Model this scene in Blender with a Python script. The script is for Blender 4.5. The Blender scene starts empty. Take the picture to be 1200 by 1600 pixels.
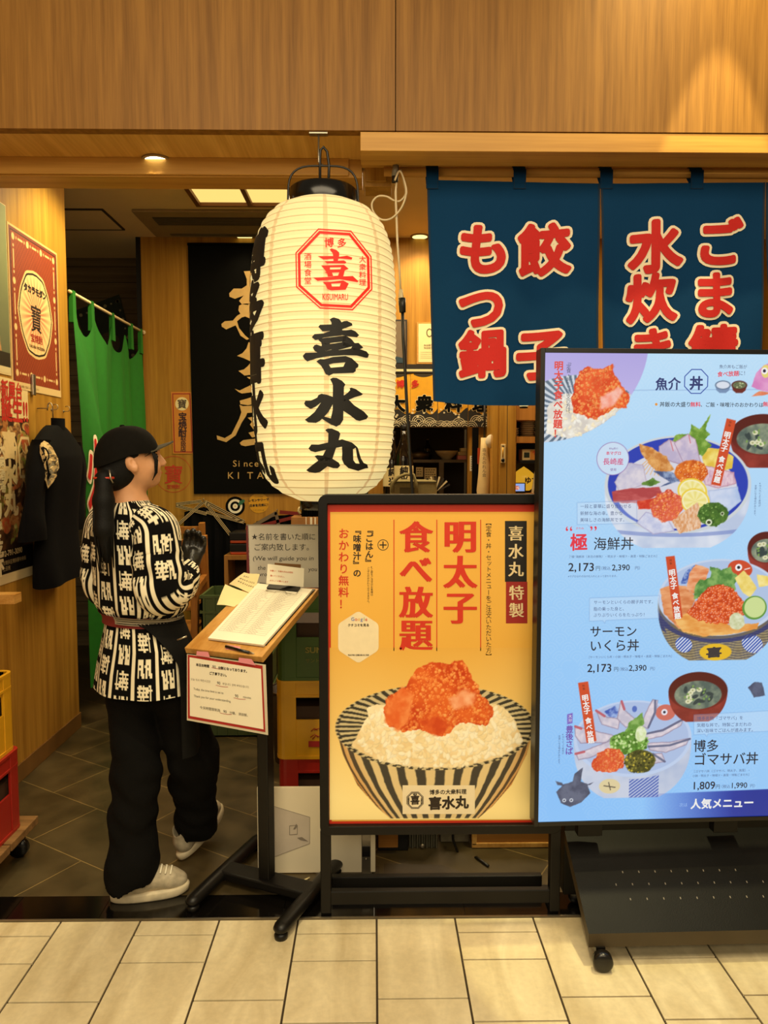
import bpy, bmesh, math, random
import numpy as np
from mathutils import Vector, Matrix
from mathutils.geometry import tessellate_polygon

R = math.radians
scene = bpy.context.scene
COL = scene.collection
random.seed(7)

# ------------------------------------------------------------------ camera
F, CAM_H, PITCH, YAW = 1150.0, 1.49, R(3.98), R(0.8)      # focal length in pixels of the 1200x1600 frame
cam_d = bpy.data.cameras.new('camera')
cam_d.sensor_fit = 'VERTICAL'
cam_d.sensor_height = 36.0
cam_d.lens = F / 1600 * 36.0
cam_d.clip_start = 0.05
cam = bpy.data.objects.new('camera', cam_d)
COL.objects.link(cam)
cam.location = (0, 0, CAM_H)
cam.rotation_euler = (R(90) - PITCH, 0, -YAW)
scene.camera = cam

# ------------------------------------------------------------------ view, world, large lights
scene.view_settings.view_transform = 'Standard'
scene.view_settings.look = 'None'
scene.view_settings.exposure = 0.0
scene.view_settings.gamma = 1.0
scene.view_settings.use_curve_mapping = False
scene.cycles.use_denoising = True
scene.cycles.max_bounces = 6
scene.cycles.transparent_max_bounces = 12
scene.cycles.sample_clamp_indirect = 4.0
w = bpy.data.worlds.new('World')
scene.world = w
w.use_nodes = True
w.node_tree.nodes['Background'].inputs[0].default_value = (1.0, 0.80, 0.52, 1)
w.node_tree.nodes['Background'].inputs[1].default_value = 0.20

def area(name, loc, rot, sx, sy, power, color):
    d = bpy.data.lights.new(name, 'AREA')
    d.shape = 'RECTANGLE'; d.size = sx; d.size_y = sy; d.energy = power; d.color = color
    o = bpy.data.objects.new(name, d); COL.objects.link(o)
    o.location = loc; o.rotation_euler = rot
    return o

def spot(name, loc, target, power, color, angle, blend=0.5, size=0.03):
    d = bpy.data.lights.new(name, 'SPOT')
    d.energy = power; d.color = color; d.spot_size = R(angle); d.spot_blend = blend; d.shadow_soft_size = size
    o = bpy.data.objects.new(name, d); COL.objects.link(o)
    o.location = loc
    o.rotation_euler = (Vector(target) - Vector(loc)).to_track_quat('-Z', 'Y').to_euler()
    return o

WARM = (1.0, 0.78, 0.46)
# the mall's own ceiling light above the corridor, and an added fill behind the viewer
area('corridor_area_light', (0.2, 0.2, 3.6), (R(14), 0, 0), 3.4, 1.2, 78, (1.0, 0.82, 0.54))
area('corridor_area_light', (0.0, -2.6, 3.3), (R(52), 0, 0), 4.5, 1.2, 105, (1.0, 0.82, 0.54))  # unseen fill tilted forward to brighten the curtain pole and tabs
# the ceiling spotlights that wash the fascia and the corridor floor
spot('fascia_spotlight', (1.126, 2.297, 3.52), (1.126, 2.297, 0.0), 210, (1.0, 0.86, 0.42), 29.5, 0.12, 0.012)
spot('fascia_wash', (1.12, 2.05, 3.75), (1.12, 2.5, 2.9), 120, (1.0, 0.84, 0.40), 74, 1.0)
spot('partition_spotlight', (-1.18, 3.80, 3.03), (-1.68, 3.84, 1.9), 62, (1.0, 0.90, 0.42), 104, 0.8, 0.05)
spot('corridor_spotlight', (-0.2, 1.1, 3.5), (0.0, 1.9, 0.0), 130, (1.0, 0.82, 0.48), 70, 0.9, 0.06)
# ceiling light box (its glass is built below), then room lights without fittings
area('light_box_glow', (-0.55, 4.35, 3.04), (0, 0, 0), 1.3, 0.5, 15, WARM)
area('dining_room_light', (0.4, 4.6, 3.04), (0, 0, 0), 2.2, 0.8, 50, WARM)
area('kitchen_light', (0.5, 6.4, 3.0), (0, 0, 0), 0.8, 0.4, 16, WARM)

# ------------------------------------------------------------------ photograph pixels to places
_cf = Vector((math.sin(YAW) * math.cos(PITCH), math.cos(YAW) * math.cos(PITCH), -math.sin(PITCH)))
_cr = Vector((math.cos(YAW), -math.sin(YAW), 0))
_cu = _cr.cross(_cf)
CAM = Vector((0, 0, CAM_H))

def ray(px, py):
    return _cf + _cr * ((px - 600) / F) + _cu * ((800 - py) / F)

def PY(px, py, Y):
    r = ray(px, py); return CAM + r * (Y / r.y)

def PX(px, py, X):
    r = ray(px, py); return CAM + r * (X / r.x)

def PZ(px, py, Z):
    r = ray(px, py); return CAM + r * ((Z - CAM_H) / r.z)

class Plane:
    """A flat sheet in the place: origin, horizontal unit U, upward unit V; at(px, py) is the spot of it the photo shows there."""
    def __init__(s, O, U, V=(0, 0, 1)):
        s.O, s.U, s.V = Vector(O), Vector(U).normalized(), Vector(V).normalized()
        s.N = s.U.cross(s.V).normalized()
        if s.N.dot(CAM - s.O) < 0: s.N = -s.N
    def at(s, px, py, lift=0.0):
        r = ray(px, py)
        t = (s.O + s.N * lift - CAM).dot(s.N) / r.dot(s.N)
        return CAM + r * t
    def uv(s, px, py):
        d = s.at(px, py) - s.O
        return (d.dot(s.U), d.dot(s.V))
    def p(s, u, v, lift=0.0):
        return s.O + s.U * u + s.V * v + s.N * lift

# ------------------------------------------------------------------ materials
M = {}

def lin(c):
    c = [x / 255.0 for x in c]
    return tuple(x / 12.92 if x <= 0.04045 else ((x + 0.055) / 1.055) ** 2.4 for x in c)

def _new(name):
    m = bpy.data.materials.new(name); m.use_nodes = True
    nt = m.node_tree
    return m, nt, nt.nodes['Principled BSDF']

def _link(nt, a, b): nt.links.new(a, b)

def mat(name, rgb, rough=0.6, metal=0.0, var=0.06, scale=14.0, spec=None, bump=0.0, bscale=60.0, coat=0.0):
    """a plain surface whose colour and gloss wander a little with noise"""
    m, nt, b = _new(name)
    c = lin(rgb)
    tc = nt.nodes.new('ShaderNodeTexCoord')
    n = nt.nodes.new('ShaderNodeTexNoise'); n.inputs['Scale'].default_value = scale; n.inputs['Detail'].default_value = 4
    _link(nt, tc.outputs['Object'], n.inputs['Vector'])
    r = nt.nodes.new('ShaderNodeValToRGB')
    r.color_ramp.elements[0].position = 0.3; r.color_ramp.elements[1].position = 0.7
    r.color_ramp.elements[0].color = tuple(x * (1 - var) for x in c) + (1,)
    r.color_ramp.elements[1].color = tuple(min(1, x * (1 + var)) for x in c) + (1,)
    _link(nt, n.outputs['Fac'], r.inputs[0]); _link(nt, r.outputs[0], b.inputs['Base Color'])
    b.inputs['Roughness'].default_value = rough; b.inputs['Metallic'].default_value = metal
    if spec is not None: b.inputs['Specular IOR Level'].default_value = spec
    if coat: b.inputs['Coat Weight'].default_value = coat
    if bump:
        n2 = nt.nodes.new('ShaderNodeTexNoise'); n2.inputs['Scale'].default_value = bscale
        _link(nt, tc.outputs['Object'], n2.inputs['Vector'])
        bp = nt.nodes.new('ShaderNodeBump'); bp.inputs['Strength'].default_value = bump; bp.inputs['Distance'].default_value = 0.004
        _link(nt, n2.outputs['Fac'], bp.inputs['Height']); _link(nt, bp.outputs[0], b.inputs['Normal'])
    M[name] = m
    return m

def wood(name, dark, light, axis='z', scale=1.0, rough=0.45, fine=1.0):
    """straight-grained timber: noise drawn out along one axis"""
    m, nt, b = _new(name)
    tc = nt.nodes.new('ShaderNodeTexCoord')
    mp = nt.nodes.new('ShaderNodeMapping')
    s = [26.0 * scale] * 3; s['xyz'.index(axis)] = 0.9 * scale
    mp.inputs['Scale'].default_value = s
    _link(nt, tc.outputs['Object'], mp.inputs['Vector'])
    n = nt.nodes.new('ShaderNodeTexNoise'); n.inputs['Scale'].default_value = 1.0; n.inputs['Detail'].default_value = 3
    _link(nt, mp.outputs[0], n.inputs['Vector'])
    mp2 = nt.nodes.new('ShaderNodeMapping')
    s2 = [150.0 * scale * fine] * 3; s2['xyz'.index(axis)] = 5.0 * scale
    mp2.inputs['Scale'].default_value = s2
    _link(nt, tc.outputs['Object'], mp2.inputs['Vector'])
    n2 = nt.nodes.new('ShaderNodeTexNoise'); n2.inputs['Scale'].default_value = 1.0; n2.inputs['Detail'].default_value = 2
    _link(nt, mp2.outputs[0], n2.inputs['Vector'])
    ad = nt.nodes.new('ShaderNodeMath'); ad.operation = 'MULTIPLY_ADD'; ad.inputs[1].default_value = 0.42
    _link(nt, n2.outputs['Fac'], ad.inputs[0]); _link(nt, n.outputs['Fac'], ad.inputs[2])
    r = nt.nodes.new('ShaderNodeValToRGB')
    r.color_ramp.elements[0].position = 0.48; r.color_ramp.elements[1].position = 0.92
    r.color_ramp.elements[0].color = lin(dark) + (1,); r.color_ramp.elements[1].color = lin(light) + (1,)
    _link(nt, ad.outputs[0], r.inputs[0]); _link(nt, r.outputs[0], b.inputs['Base Color'])
    b.inputs['Roughness'].default_value = rough
    b.inputs['Specular IOR Level'].default_value = 0.25
    M[name] = m
    return m

def glow(name, rgb, strength=1.0, mottled=0.0):
    """a surface that gives off light"""
    m, nt, b = _new(name)
    b.inputs['Base Color'].default_value = (0.02, 0.02, 0.02, 1)
    b.inputs['Emission Color'].default_value = lin(rgb) + (1,)
    b.inputs['Emission Strength'].default_value = strength
    b.inputs['Roughness'].default_value = 0.4
    M[name] = m
    return m

def vertex_colour(name, emit=0.0, rough=0.4, spec=0.5):
    """print (or picture tube) whose colours are stored on its own mesh"""
    m, nt, b = _new(name)
    a = nt.nodes.new('ShaderNodeAttribute'); a.attribute_name = 'Col'
    if emit:
        b.inputs['Base Color'].default_value = (0.01, 0.01, 0.01, 1)
        _link(nt, a.outputs['Color'], b.inputs['Emission Color']); b.inputs['Emission Strength'].default_value = emit
    else:
        _link(nt, a.outputs['Color'], b.inputs['Base Color'])
    b.inputs['Roughness'].default_value = rough
    b.inputs['Specular IOR Level'].default_value = spec
    M[name] = m
    return m

def ink(rgb, rough=0.5, emit=0.0):
    """flat printing ink of one colour (or lit pixels of one colour)"""
    k = 'ink_%02x%02x%02x_%d_%d' % (*[int(x) for x in rgb], int(rough * 100), int(emit * 100))
    if k not in M:
        if emit: glow(k, rgb, emit)
        else: mat(k, rgb, rough, var=0.03, scale=40)
    return k

# ------------------------------------------------------------------ type
_G = {}

def glyph(s, bold=0.0, res=3):
    """flat shapes of a string in the built-in typeface: (n x 3 array - x, y, hair's breadth of height -, faces), size 1; bold swells every stroke by that much"""
    k = (s, bold, res)
    if k in _G: return _G[k]
    if bold:
        v, f = glyph(s, 0.0, res)
        f = list(f); V = [tuple(p) for p in v]; lay = 0        # every added piece lies a hair above the last, so none shades another
        cnt = {}
        for q in f:
            for i in range(len(q)):
                e = (q[i], q[(i + 1) % len(q)]); e = (min(e), max(e)); cnt[e] = cnt.get(e, 0) + 1
        rim = set()
        for (i, j), c in cnt.items():
            if c != 1: continue
            p, q = np.array(V[i][:2]), np.array(V[j][:2]); d = q - p; L = np.hypot(*d)
            if L < 1e-7: continue
            d = d / L; n = np.array([-d[1], d[0]]) * bold
            m = len(V)
            lay = lay % 22 + 1; h = lay * 14e-6
            V += [(*(p - n), h), (*(q - n), h), (*(q + n), h), (*(p + n), h)]; f.append((m, m + 1, m + 2, m + 3))
            rim.update((i, j))
        sides = 10 if bold > 0.05 else 6
        for i in rim:
            m = len(V); lay = lay % 22 + 1; h = lay * 14e-6
            V += [(V[i][0] + bold * math.cos(2 * math.pi * t / sides), V[i][1] + bold * math.sin(2 * math.pi * t / sides), h) for t in range(sides)]
            f.append(tuple(range(m, m + sides)))
        _G[k] = (np.array(V).reshape(-1, 3), f)
        return _G[k]
    c = bpy.data.curves.new('t', 'FONT'); c.body = s; c.size = 1
    c.dimensions = '2D'; c.resolution_u = res
    o = bpy.data.objects.new('t', c); COL.objects.link(o)
    dg = bpy.context.evaluated_depsgraph_get()
    me = bpy.data.meshes.new_from_object(o.evaluated_get(dg))
    v = np.array([(p.co.x, p.co.y, 0.0) for p in me.vertices]).reshape(-1, 3)
    f = [tuple(p.vertices) for p in me.polygons]
    COL.objects.unlink(o); bpy.data.objects.remove(o); bpy.data.curves.remove(c); bpy.data.meshes.remove(me)
    _G[k] = (v, f)
    return _G[k]

_TURN = set('ー【】「」『』（）()〔〕[]…—｜|〜～')

def type_set(s, vert=False, bold=0.0, sx=1.0, fat=0.0, shear=0.0, pitch=1.0, res=3, rise=0.0):
    """a line of type, size 1. Horizontal: starts at x = 0 on the baseline. Vertical: centred on x = 0, hangs down from y = 0.
    fat thickens the upright strokes only, as a serif face does."""
    V, Fc, n = [], [], 0
    SX = np.array([sx, 1.0, 1.0])
    def put(v, f):
        nonlocal n
        for k, d in enumerate((-fat, fat) if fat else (0.0,)):
            V.append(v + np.array([d, 0.0, k * 4e-4])); Fc.extend([tuple(i + n for i in q) for q in f]); n += len(v)
    if not vert:
        v, f = glyph(s, bold, res)
        if len(v): put(v * SX, f)
        width = (v[:, 0].max() * sx if len(v) else 0.0)
    else:
        y = 0.0
        for ch in s:
            if ch == ' ': y -= 0.5 * pitch; continue
            v, f = glyph(ch, bold, res)
            if len(v):
                q = v - np.array([0.5, 0.38, 0])
                if ch.isascii() and ch not in '()[]|': q = v - np.array([(v[:, 0].max() + v[:, 0].min()) / 2, 0.35, 0])
                if ch in _TURN: q = np.stack([q[:, 1], -q[:, 0], q[:, 2]], 1)
                if ch in '、。': q = q + np.array([0.6, 0.6, 0])
                if ch in 'っゅょャュョッ': q = q + np.array([0.1, 0.1, 0])
                put(q * SX + np.array([0.0, y - 0.5, 0]), f)
            y -= pitch
        width = -y
    if not V: return np.zeros((0, 3)), [], 0.0
    v = np.concatenate(V)
    if shear: v[:, 0] += v[:, 1] * shear
    if rise: v[:, 1] += v[:, 0] * rise
    return v, Fc, width

def slice2d(v, f, step):
    """cut flat faces along a grid so that they can be bent over a curved surface"""
    bm = bmesh.new()
    vs = [bm.verts.new((p[0], p[1], p[2] if len(p) > 2 else 0)) for p in v]
    for q in f:
        try: bm.faces.new([vs[i] for i in q])
        except ValueError: pass
    for ax in (0, 1):
        if not len(v): break
        lo, hi = v[:, ax].min(), v[:, ax].max()
        k = math.ceil(lo / step)
        while k * step < hi:
            co = [0, 0, 0]; co[ax] = k * step; no = [0, 0, 0]; no[ax] = 1
            bmesh.ops.bisect_plane(bm, geom=bm.verts[:] + bm.edges[:] + bm.faces[:], plane_co=co, plane_no=no, dist=1e-7)
            k += 1
    bm.verts.index_update()
    v2 = np.array([tuple(p.co) for p in bm.verts]).reshape(-1, 3)
    f2 = [tuple(x.index for x in q.verts) for q in bm.faces]
    bm.free()
    return v2, f2

# ------------------------------------------------------------------ mesh builder
ROOT = {}

class MB:
    def __init__(s): s.v, s.f, s.m, s.sm = [], [], [], []
    def add(s, verts, faces, m, smooth=False):
        n = len(s.v)
        s.v.extend([tuple(p) for p in verts])
        for q in faces:
            s.f.append(tuple(i + n for i in q)); s.m.append(m); s.sm.append(smooth)
        return s
    def hexa(s, p, m):
        return s.add(p, [(0, 3, 2, 1), (4, 5, 6, 7), (0, 1, 5, 4), (1, 2, 6, 5), (2, 3, 7, 6), (3, 0, 4, 7)], m)
    def box(s, x0, y0, z0, x1, y1, z1, m):
        return s.hexa([(x0, y0, z0), (x1, y0, z0), (x1, y1, z0), (x0, y1, z0), (x0, y0, z1), (x1, y0, z1), (x1, y1, z1), (x0, y1, z1)], m)
    def obox(s, c, a, b, d, m):
        """box about c with half-vectors a, b, d"""
        c, a, b, d = Vector(c), Vector(a), Vector(b), Vector(d)
        return s.hexa([c - a - b - d, c + a - b - d, c + a + b - d, c - a + b - d, c - a - b + d, c + a - b + d, c + a + b + d, c - a + b + d], m)
    def slab(s, pts, d, m):
        """a flat polygon given by its corners, with thickness vector d"""
        n = len(pts); d = Vector(d)
        a = [Vector(p) for p in pts]; b = [p + d for p in a]
        return s.add(a + b, [tuple(range(n))[::-1], tuple(range(n, 2 * n))] + [(i, (i + 1) % n, n + (i + 1) % n, n + i) for i in range(n)], m)
    def bar(s, p, q, w, h, m, up=(0, 0, 1)):
        """square-section bar from p to q"""
        p, q = Vector(p), Vector(q); d = (q - p).normalized(); up = Vector(up)
        a = d.cross(up)
        if a.length < 1e-4: a = d.cross(Vector((0, 1, 0)))
        a.normalize(); b = a.cross(d).normalized()
        return s.obox((p + q) / 2, a * w / 2, (q - p) / 2, b * h / 2, m)
    def tube(s, path, r, m, n=8, cap=True, close=False):
        P = [Vector(p) for p in path]; k = len(P)
        rr = r if isinstance(r, (list, tuple)) else [r] * k
        vs, fs = [], []
        prev = None
        for i, p in enumerate(P):
            if close: t = P[(i + 1) % k] - P[i - 1]
            else: t = P[min(i + 1, k - 1)] - P[max(i - 1, 0)]
            t.normalize()
            a = prev if prev is not None else (Vector((0, 0, 1)) if abs(t.z) < 0.9 else Vector((1, 0, 0)))
            a = (a - t * a.dot(t)).normalized(); prev = a
            b = t.cross(a)
            for j in range(n):
                g = 2 * math.pi * j / n
                vs.append(p + (a * math.cos(g) + b * math.sin(g)) * rr[i])
        for i in range(k if close else k - 1):
            for j in range(n):
                i2 = (i + 1) % k
                fs.append((i * n + j, i * n + (j + 1) % n, i2 * n + (j + 1) % n, i2 * n + j))
        if cap and not close:
            fs += [tuple(range(n))[::-1], tuple(range((k - 1) * n, k * n))]
        return s.add(vs, fs, m, True)
    def lathe(s, prof, c, m, n=24, axis=(0, 0, 1), cap=True):
        ax = Vector(axis).normalized(); c = Vector(c)
        a = Vector((1, 0, 0)) if abs(ax.x) < 0.9 else Vector((0, 1, 0))
        a = (a - ax * a.dot(ax)).normalized(); b = ax.cross(a)
        vs = [c + ax * z + (a * math.cos(2 * math.pi * j / n) + b * math.sin(2 * math.pi * j / n)) * r for r, z in prof for j in range(n)]
        fs = [(i * n + j, i * n + (j + 1) % n, (i + 1) * n + (j + 1) % n, (i + 1) * n + j) for i in range(len(prof) - 1) for j in range(n)]
        if cap: fs += [tuple(range(n))[::-1], tuple(range((len(prof) - 1) * n, len(prof) * n))]
        return s.add(vs, fs, m, True)
    def grid(s, fn, nu, nv, m, smooth=True):
        vs = [fn(i / nu, j / nv) for j in range(nv + 1) for i in range(nu + 1)]
        fs = [(j * (nu + 1) + i, j * (nu + 1) + i + 1, (j + 1) * (nu + 1) + i + 1, (j + 1) * (nu + 1) + i) for j in range(nv) for i in range(nu)]
        return s.add(vs, fs, m, smooth)
    def flat(s, loops, fn, m, step=0.0):
        """flat outline (first loop) with holes, each corner sent through fn(x, y) -> point"""
        t = tessellate_polygon([[Vector((x, y, 0)) for x, y in L] for L in loops])
        v = np.array([q for L in loops for q in L], float)
        f = list(t)
        if step: v, f = slice2d(v, f, step)
        return s.add([fn(p[0], p[1]) for p in v], f, m)
    def type(s, text, fn, size, m, align='l', step=0.0, **kw):
        """type set at size, sent through fn(x, y) -> point (x along the line, y up)"""
        v, f, wd = type_set(text, **kw)
        if not len(v): return s
        v = v * np.array([size, size, 1.0])
        if align == 'c':
            if kw.get('vert'): v[:, 1] += wd * size / 2
            else: v[:, 0] -= (v[:, 0].min() + v[:, 0].max()) / 2
        if step: v, f = slice2d(v, f, step)
        x, y = v[0][:2]; o = Vector(fn(x, y))
        nn = (Vector(fn(x + size * .3, y)) - o).cross(Vector(fn(x, y + size * .3)) - o).normalized()
        return s.add([Vector(fn(p[0], p[1])) + nn * p[2] for p in v], f, m)
    def build(s, name, parent=None, bevel=0.0, subsurf=0, origin=None):
        me = bpy.data.meshes.new(name)
        V = [Vector(p) for p in s.v]
        loc = None
        if parent is not None:
            inv = ROOT[parent.name].inverted()
            V = [inv @ p for p in V]
        else:
            a = np.array([tuple(p) for p in V])
            loc = Vector(origin) if origin is not None else Vector(((a[:, 0].min() + a[:, 0].max()) / 2, (a[:, 1].min() + a[:, 1].max()) / 2, a[:, 2].min()))
            V = [p - loc for p in V]
        me.from_pydata([tuple(p) for p in V], [], s.f)
        slots = list(dict.fromkeys(s.m))
        for k in slots: me.materials.append(M[k])
        ix = {k: i for i, k in enumerate(slots)}
        me.polygons.foreach_set('material_index', [ix[k] for k in s.m])
        me.polygons.foreach_set('use_smooth', s.sm)
        me.update()
        o = bpy.data.objects.new(name, me); COL.objects.link(o)
        if parent is not None:
            o.parent = parent; ROOT[o.name] = ROOT[parent.name]
        else:
            o.location = loc; ROOT[o.name] = Matrix.Translation(loc)
        if bevel:
            b = o.modifiers.new('b', 'BEVEL'); b.width = bevel; b.segments = 2; b.limit_method = 'ANGLE'; b.angle_limit = R(40)
        if subsurf:
            b = o.modifiers.new('s', 'SUBSURF'); b.levels = subsurf; b.render_levels = subsurf
        return o

def tag(o, label, cat, group=None):
    o['label'] = label; o['category'] = cat
    if group: o['group'] = group
    return o

def struct(o):
    o['kind'] = 'structure'; return o

def thing(name, label, cat, loc=(0, 0, 0), rotz=0.0, group=None):
    o = bpy.data.objects.new(name, None); COL.objects.link(o)
    o.empty_display_size = 0.05
    o.location = loc; o.rotation_euler = (0, 0, rotz)
    ROOT[o.name] = Matrix.Translation(Vector(loc)) @ Matrix.Rotation(rotz, 4, 'Z')
    return tag(o, label, cat, group)

def copy_tree(root, loc, rotz, label, group=None):
    def dup(o, parent):
        c = o.copy(); COL.objects.link(c)
        if parent is not None: c.parent = parent
        for ch in list(o.children): dup(ch, c)
        return c
    r = dup(root, None)
    r.location = loc; r.rotation_euler = (0, 0, rotz); r['label'] = label
    if group: r['group'] = group
    ROOT[r.name] = Matrix.Translation(Vector(loc)) @ Matrix.Rotation(rotz, 4, 'Z')
    return r

def sheet_mesh(pic, name, corner, du, dv, matname, parent=None):
    """a printed or lit picture: one face row per picture row; corner = top left, du / dv = step to the right / downwards"""
    H, W = pic.shape[:2]
    c, du, dv = np.array(corner, float), np.array(du, float), np.array(dv, float)
    jj, ii = np.mgrid[0:H, 0:W]
    P = c + ii[..., None] * du + jj[..., None] * dv
    P = P.reshape(-1, 3)
    inv = np.array(ROOT[parent.name].inverted()) if parent is not None else None
    loc = None
    if inv is not None: P = P @ inv[:3, :3].T + inv[:3, 3]
    else:
        loc = P.mean(0); loc[2] = P[:, 2].min(); P = P - loc
    idx = (jj * W + ii)
    q = np.stack([idx[1:, :-1], idx[1:, 1:], idx[:-1, 1:], idx[:-1, :-1]], -1).reshape(-1, 4)
    me = bpy.data.meshes.new(name)
    me.vertices.add(len(P)); me.vertices.foreach_set('co', P.astype(np.float32).ravel())
    me.loops.add(q.size); me.loops.foreach_set('vertex_index', q.astype(np.int32).ravel())
    me.polygons.add(len(q)); me.polygons.foreach_set('loop_start', np.arange(0, q.size, 4, dtype=np.int32))
    me.update(calc_edges=True)
    set_colours(me, pic.reshape(-1, 3))
    me.materials.append(M[matname])
    o = bpy.data.objects.new(name, me); COL.objects.link(o)
    if parent is not None:
        o.parent = parent; ROOT[o.name] = ROOT[parent.name]
    else:
        o.location = loc; ROOT[o.name] = Matrix.Translation(Vector(loc))
    return o

def set_colours(me, srgb):
    c = np.clip(np.asarray(srgb, float), 0, 1)
    l = np.where(c <= 0.04045, c / 12.92, ((c + 0.055) / 1.055) ** 2.4)
    a = me.color_attributes.new('Col', 'FLOAT_COLOR', 'POINT')
    a.data.foreach_set('color', np.concatenate([l, np.ones((len(l), 1))], 1).astype(np.float32).ravel())
# ================================================================== the setting
wood('fascia_wood', (118, 78, 25), (154, 108, 44), 'z', 1.7, 0.5, 1.3)
wood('wall_wood', (148, 102, 33), (186, 138, 54), 'z', 0.8, 0.4)
wood('beam_wood', (176, 126, 54), (208, 158, 76), 'x', 0.8, 0.4)
wood('soffit_wood', (196, 146, 64), (230, 184, 98), 'y', 0.8, 0.4)
wood('pole_wood', (176, 126, 58), (214, 160, 84), 'x', 1.0, 0.45)
wood('plank_wood', (92, 78, 54), (128, 110, 80), 'x', 0.7, 0.7)
mat('ceiling_paint', (232, 206, 152), 0.9, var=0.04, scale=3)
mat('grey_paint', (98, 88, 70), 0.8, var=0.05, scale=3)
mat('grout', (58, 46, 28), 0.9, var=0.1, scale=40)
mat('black_gap', (14, 11, 8), 0.9, var=0.05)
mat('steel', (170, 160, 140), 0.3, 0.9, var=0.05)
mat('black_stone', (12, 10, 8), 0.12, var=0.3, scale=6, spec=0.5)

def tile_material():
    m, nt, b = _new('tile')
    tc = nt.nodes.new('ShaderNodeTexCoord')
    n = nt.nodes.new('ShaderNodeTexNoise'); n.inputs['Scale'].default_value = 5; n.inputs['Detail'].default_value = 8; n.inputs['Distortion'].default_value = 1.2
    mp = nt.nodes.new('ShaderNodeMapping'); mp.inputs['Rotation'].default_value = (0, 0, 0.5); mp.inputs['Scale'].default_value = (1.6, 0.45, 1)
    _link(nt, tc.outputs['Object'], mp.inputs['Vector']); _link(nt, mp.outputs[0], n.inputs['Vector'])
    r = nt.nodes.new('ShaderNodeValToRGB')
    e = r.color_ramp.elements
    e[0].position = 0.32; e[0].color = lin((206, 188, 146)) + (1,)
    e[1].position = 0.72; e[1].color = lin((240, 226, 186)) + (1,)
    _link(nt, n.outputs['Fac'], r.inputs[0])
    n2 = nt.nodes.new('ShaderNodeTexNoise'); n2.inputs['Scale'].default_value = 60; n2.inputs['Detail'].default_value = 3
    _link(nt, tc.outputs['Object'], n2.inputs['Vector'])
    mx = nt.nodes.new('ShaderNodeMix'); mx.data_type = 'RGBA'; mx.blend_type = 'MULTIPLY'; mx.inputs['Factor'].default_value = 0.25
    _link(nt, r.outputs[0], mx.inputs[6]); _link(nt, n2.outputs['Fac'], mx.inputs[7])
    _link(nt, mx.outputs[2], b.inputs['Base Color'])
    b.inputs['Roughness'].default_value = 0.5
    M['tile'] = m
tile_material()

def slate_material():
    m, nt, b = _new('slate')
    tc = nt.nodes.new('ShaderNodeTexCoord')
    mp = nt.nodes.new('ShaderNodeMapping'); mp.inputs['Rotation'].default_value = (0, 0, R(32)); mp.inputs['Location'].default_value = (0.11, 0.07, 0)
    _link(nt, tc.outputs['Object'], mp.inputs['Vector'])
    br = nt.nodes.new('ShaderNodeTexBrick')
    br.offset = 0.5; br.inputs['Scale'].default_value = 1.0
    br.inputs['Brick Width'].default_value = 0.6; br.inputs['Row Height'].default_value = 0.3
    br.inputs['Mortar Size'].default_value = 0.0022; br.inputs['Mortar Smooth'].default_value = 0.2
    br.inputs['Color1'].default_value = lin((78, 66, 42)) + (1,); br.inputs['Color2'].default_value = lin((70, 60, 38)) + (1,)
    br.inputs['Mortar'].default_value = lin((132, 112, 70)) + (1,)
    _link(nt, mp.outputs[0], br.inputs['Vector'])
    n = nt.nodes.new('ShaderNodeTexNoise'); n.inputs['Scale'].default_value = 7; n.inputs['Detail'].default_value = 9
    _link(nt, tc.outputs['Object'], n.inputs['Vector'])
    r = nt.nodes.new('ShaderNodeValToRGB'); r.color_ramp.elements[0].color = (0.55, 0.55, 0.55, 1); r.color_ramp.elements[1].color = (1.25, 1.2, 1.1, 1)
    r.color_ramp.elements[0].position = 0.3; r.color_ramp.elements[1].position = 0.7
    _link(nt, n.outputs['Fac'], r.inputs[0])
    mx = nt.nodes.new('ShaderNodeMix'); mx.data_type = 'RGBA'; mx.blend_type = 'MULTIPLY'; mx.inputs['Factor'].default_value = 1.0
    _link(nt, br.outputs['Color'], mx.inputs[6]); _link(nt, r.outputs[0], mx.inputs[7])
    _link(nt, mx.outputs[2], b.inputs['Base Color'])
    rr = nt.nodes.new('ShaderNodeMapRange'); rr.inputs['To Min'].default_value = 0.25; rr.inputs['To Max'].default_value = 0.5
    _link(nt, n.outputs['Fac'], rr.inputs['Value']); _link(nt, rr.outputs[0], b.inputs['Roughness'])
    M['slate'] = m
slate_material()

# -- corridor floor: columns of beige stone tiles, every second column cut into short and long pieces
YT = 2.312                                     # where the shop begins
mb = MB()
mb.box(-3.2, -1.5, -0.06, 3.4, YT - 0.008, -0.006, 'grout')
cw, x0 = 0.2555, 0.008
longs = [PZ(650, y, 0).y for y in (1560,)]
shorts = [PZ(650, y, 0).y for y in (1457.5, 1500, 1597)]
per = (longs[0] - shorts[2]) * 2 + 0.36
for k in range(-13, 14):
    a = x0 + k * cw
    if k % 2 == 0: cuts = [YT - 0.008, longs[0]] + [longs[0] - i * 0.40 for i in range(1, 8)]
    else: cuts = [YT - 0.008] + shorts + [shorts[2] - i * 0.31 for i in range(1, 9)]
    for p, q in zip(cuts, cuts[1:]):
        mb.box(a + 0.003, q + 0.003, -0.02, a + cw - 0.003, p - 0.003, 0, 'tile')
struct(mb.build('floor_corridor', bevel=0.001))
mb = MB()
mb.box(-3.2, YT - 0.008, -0.05, 3.4, YT, 0.003, 'steel')
struct(mb.build('trim_threshold_edge'))
mb = MB()
x = -3.0
while x < 3.2:
    mb.box(x + 0.0008, YT, -0.05, x + 0.2992, YT + 0.13, 0.0, 'black_stone'); x += 0.3
struct(mb.build('floor_threshold'))
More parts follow.
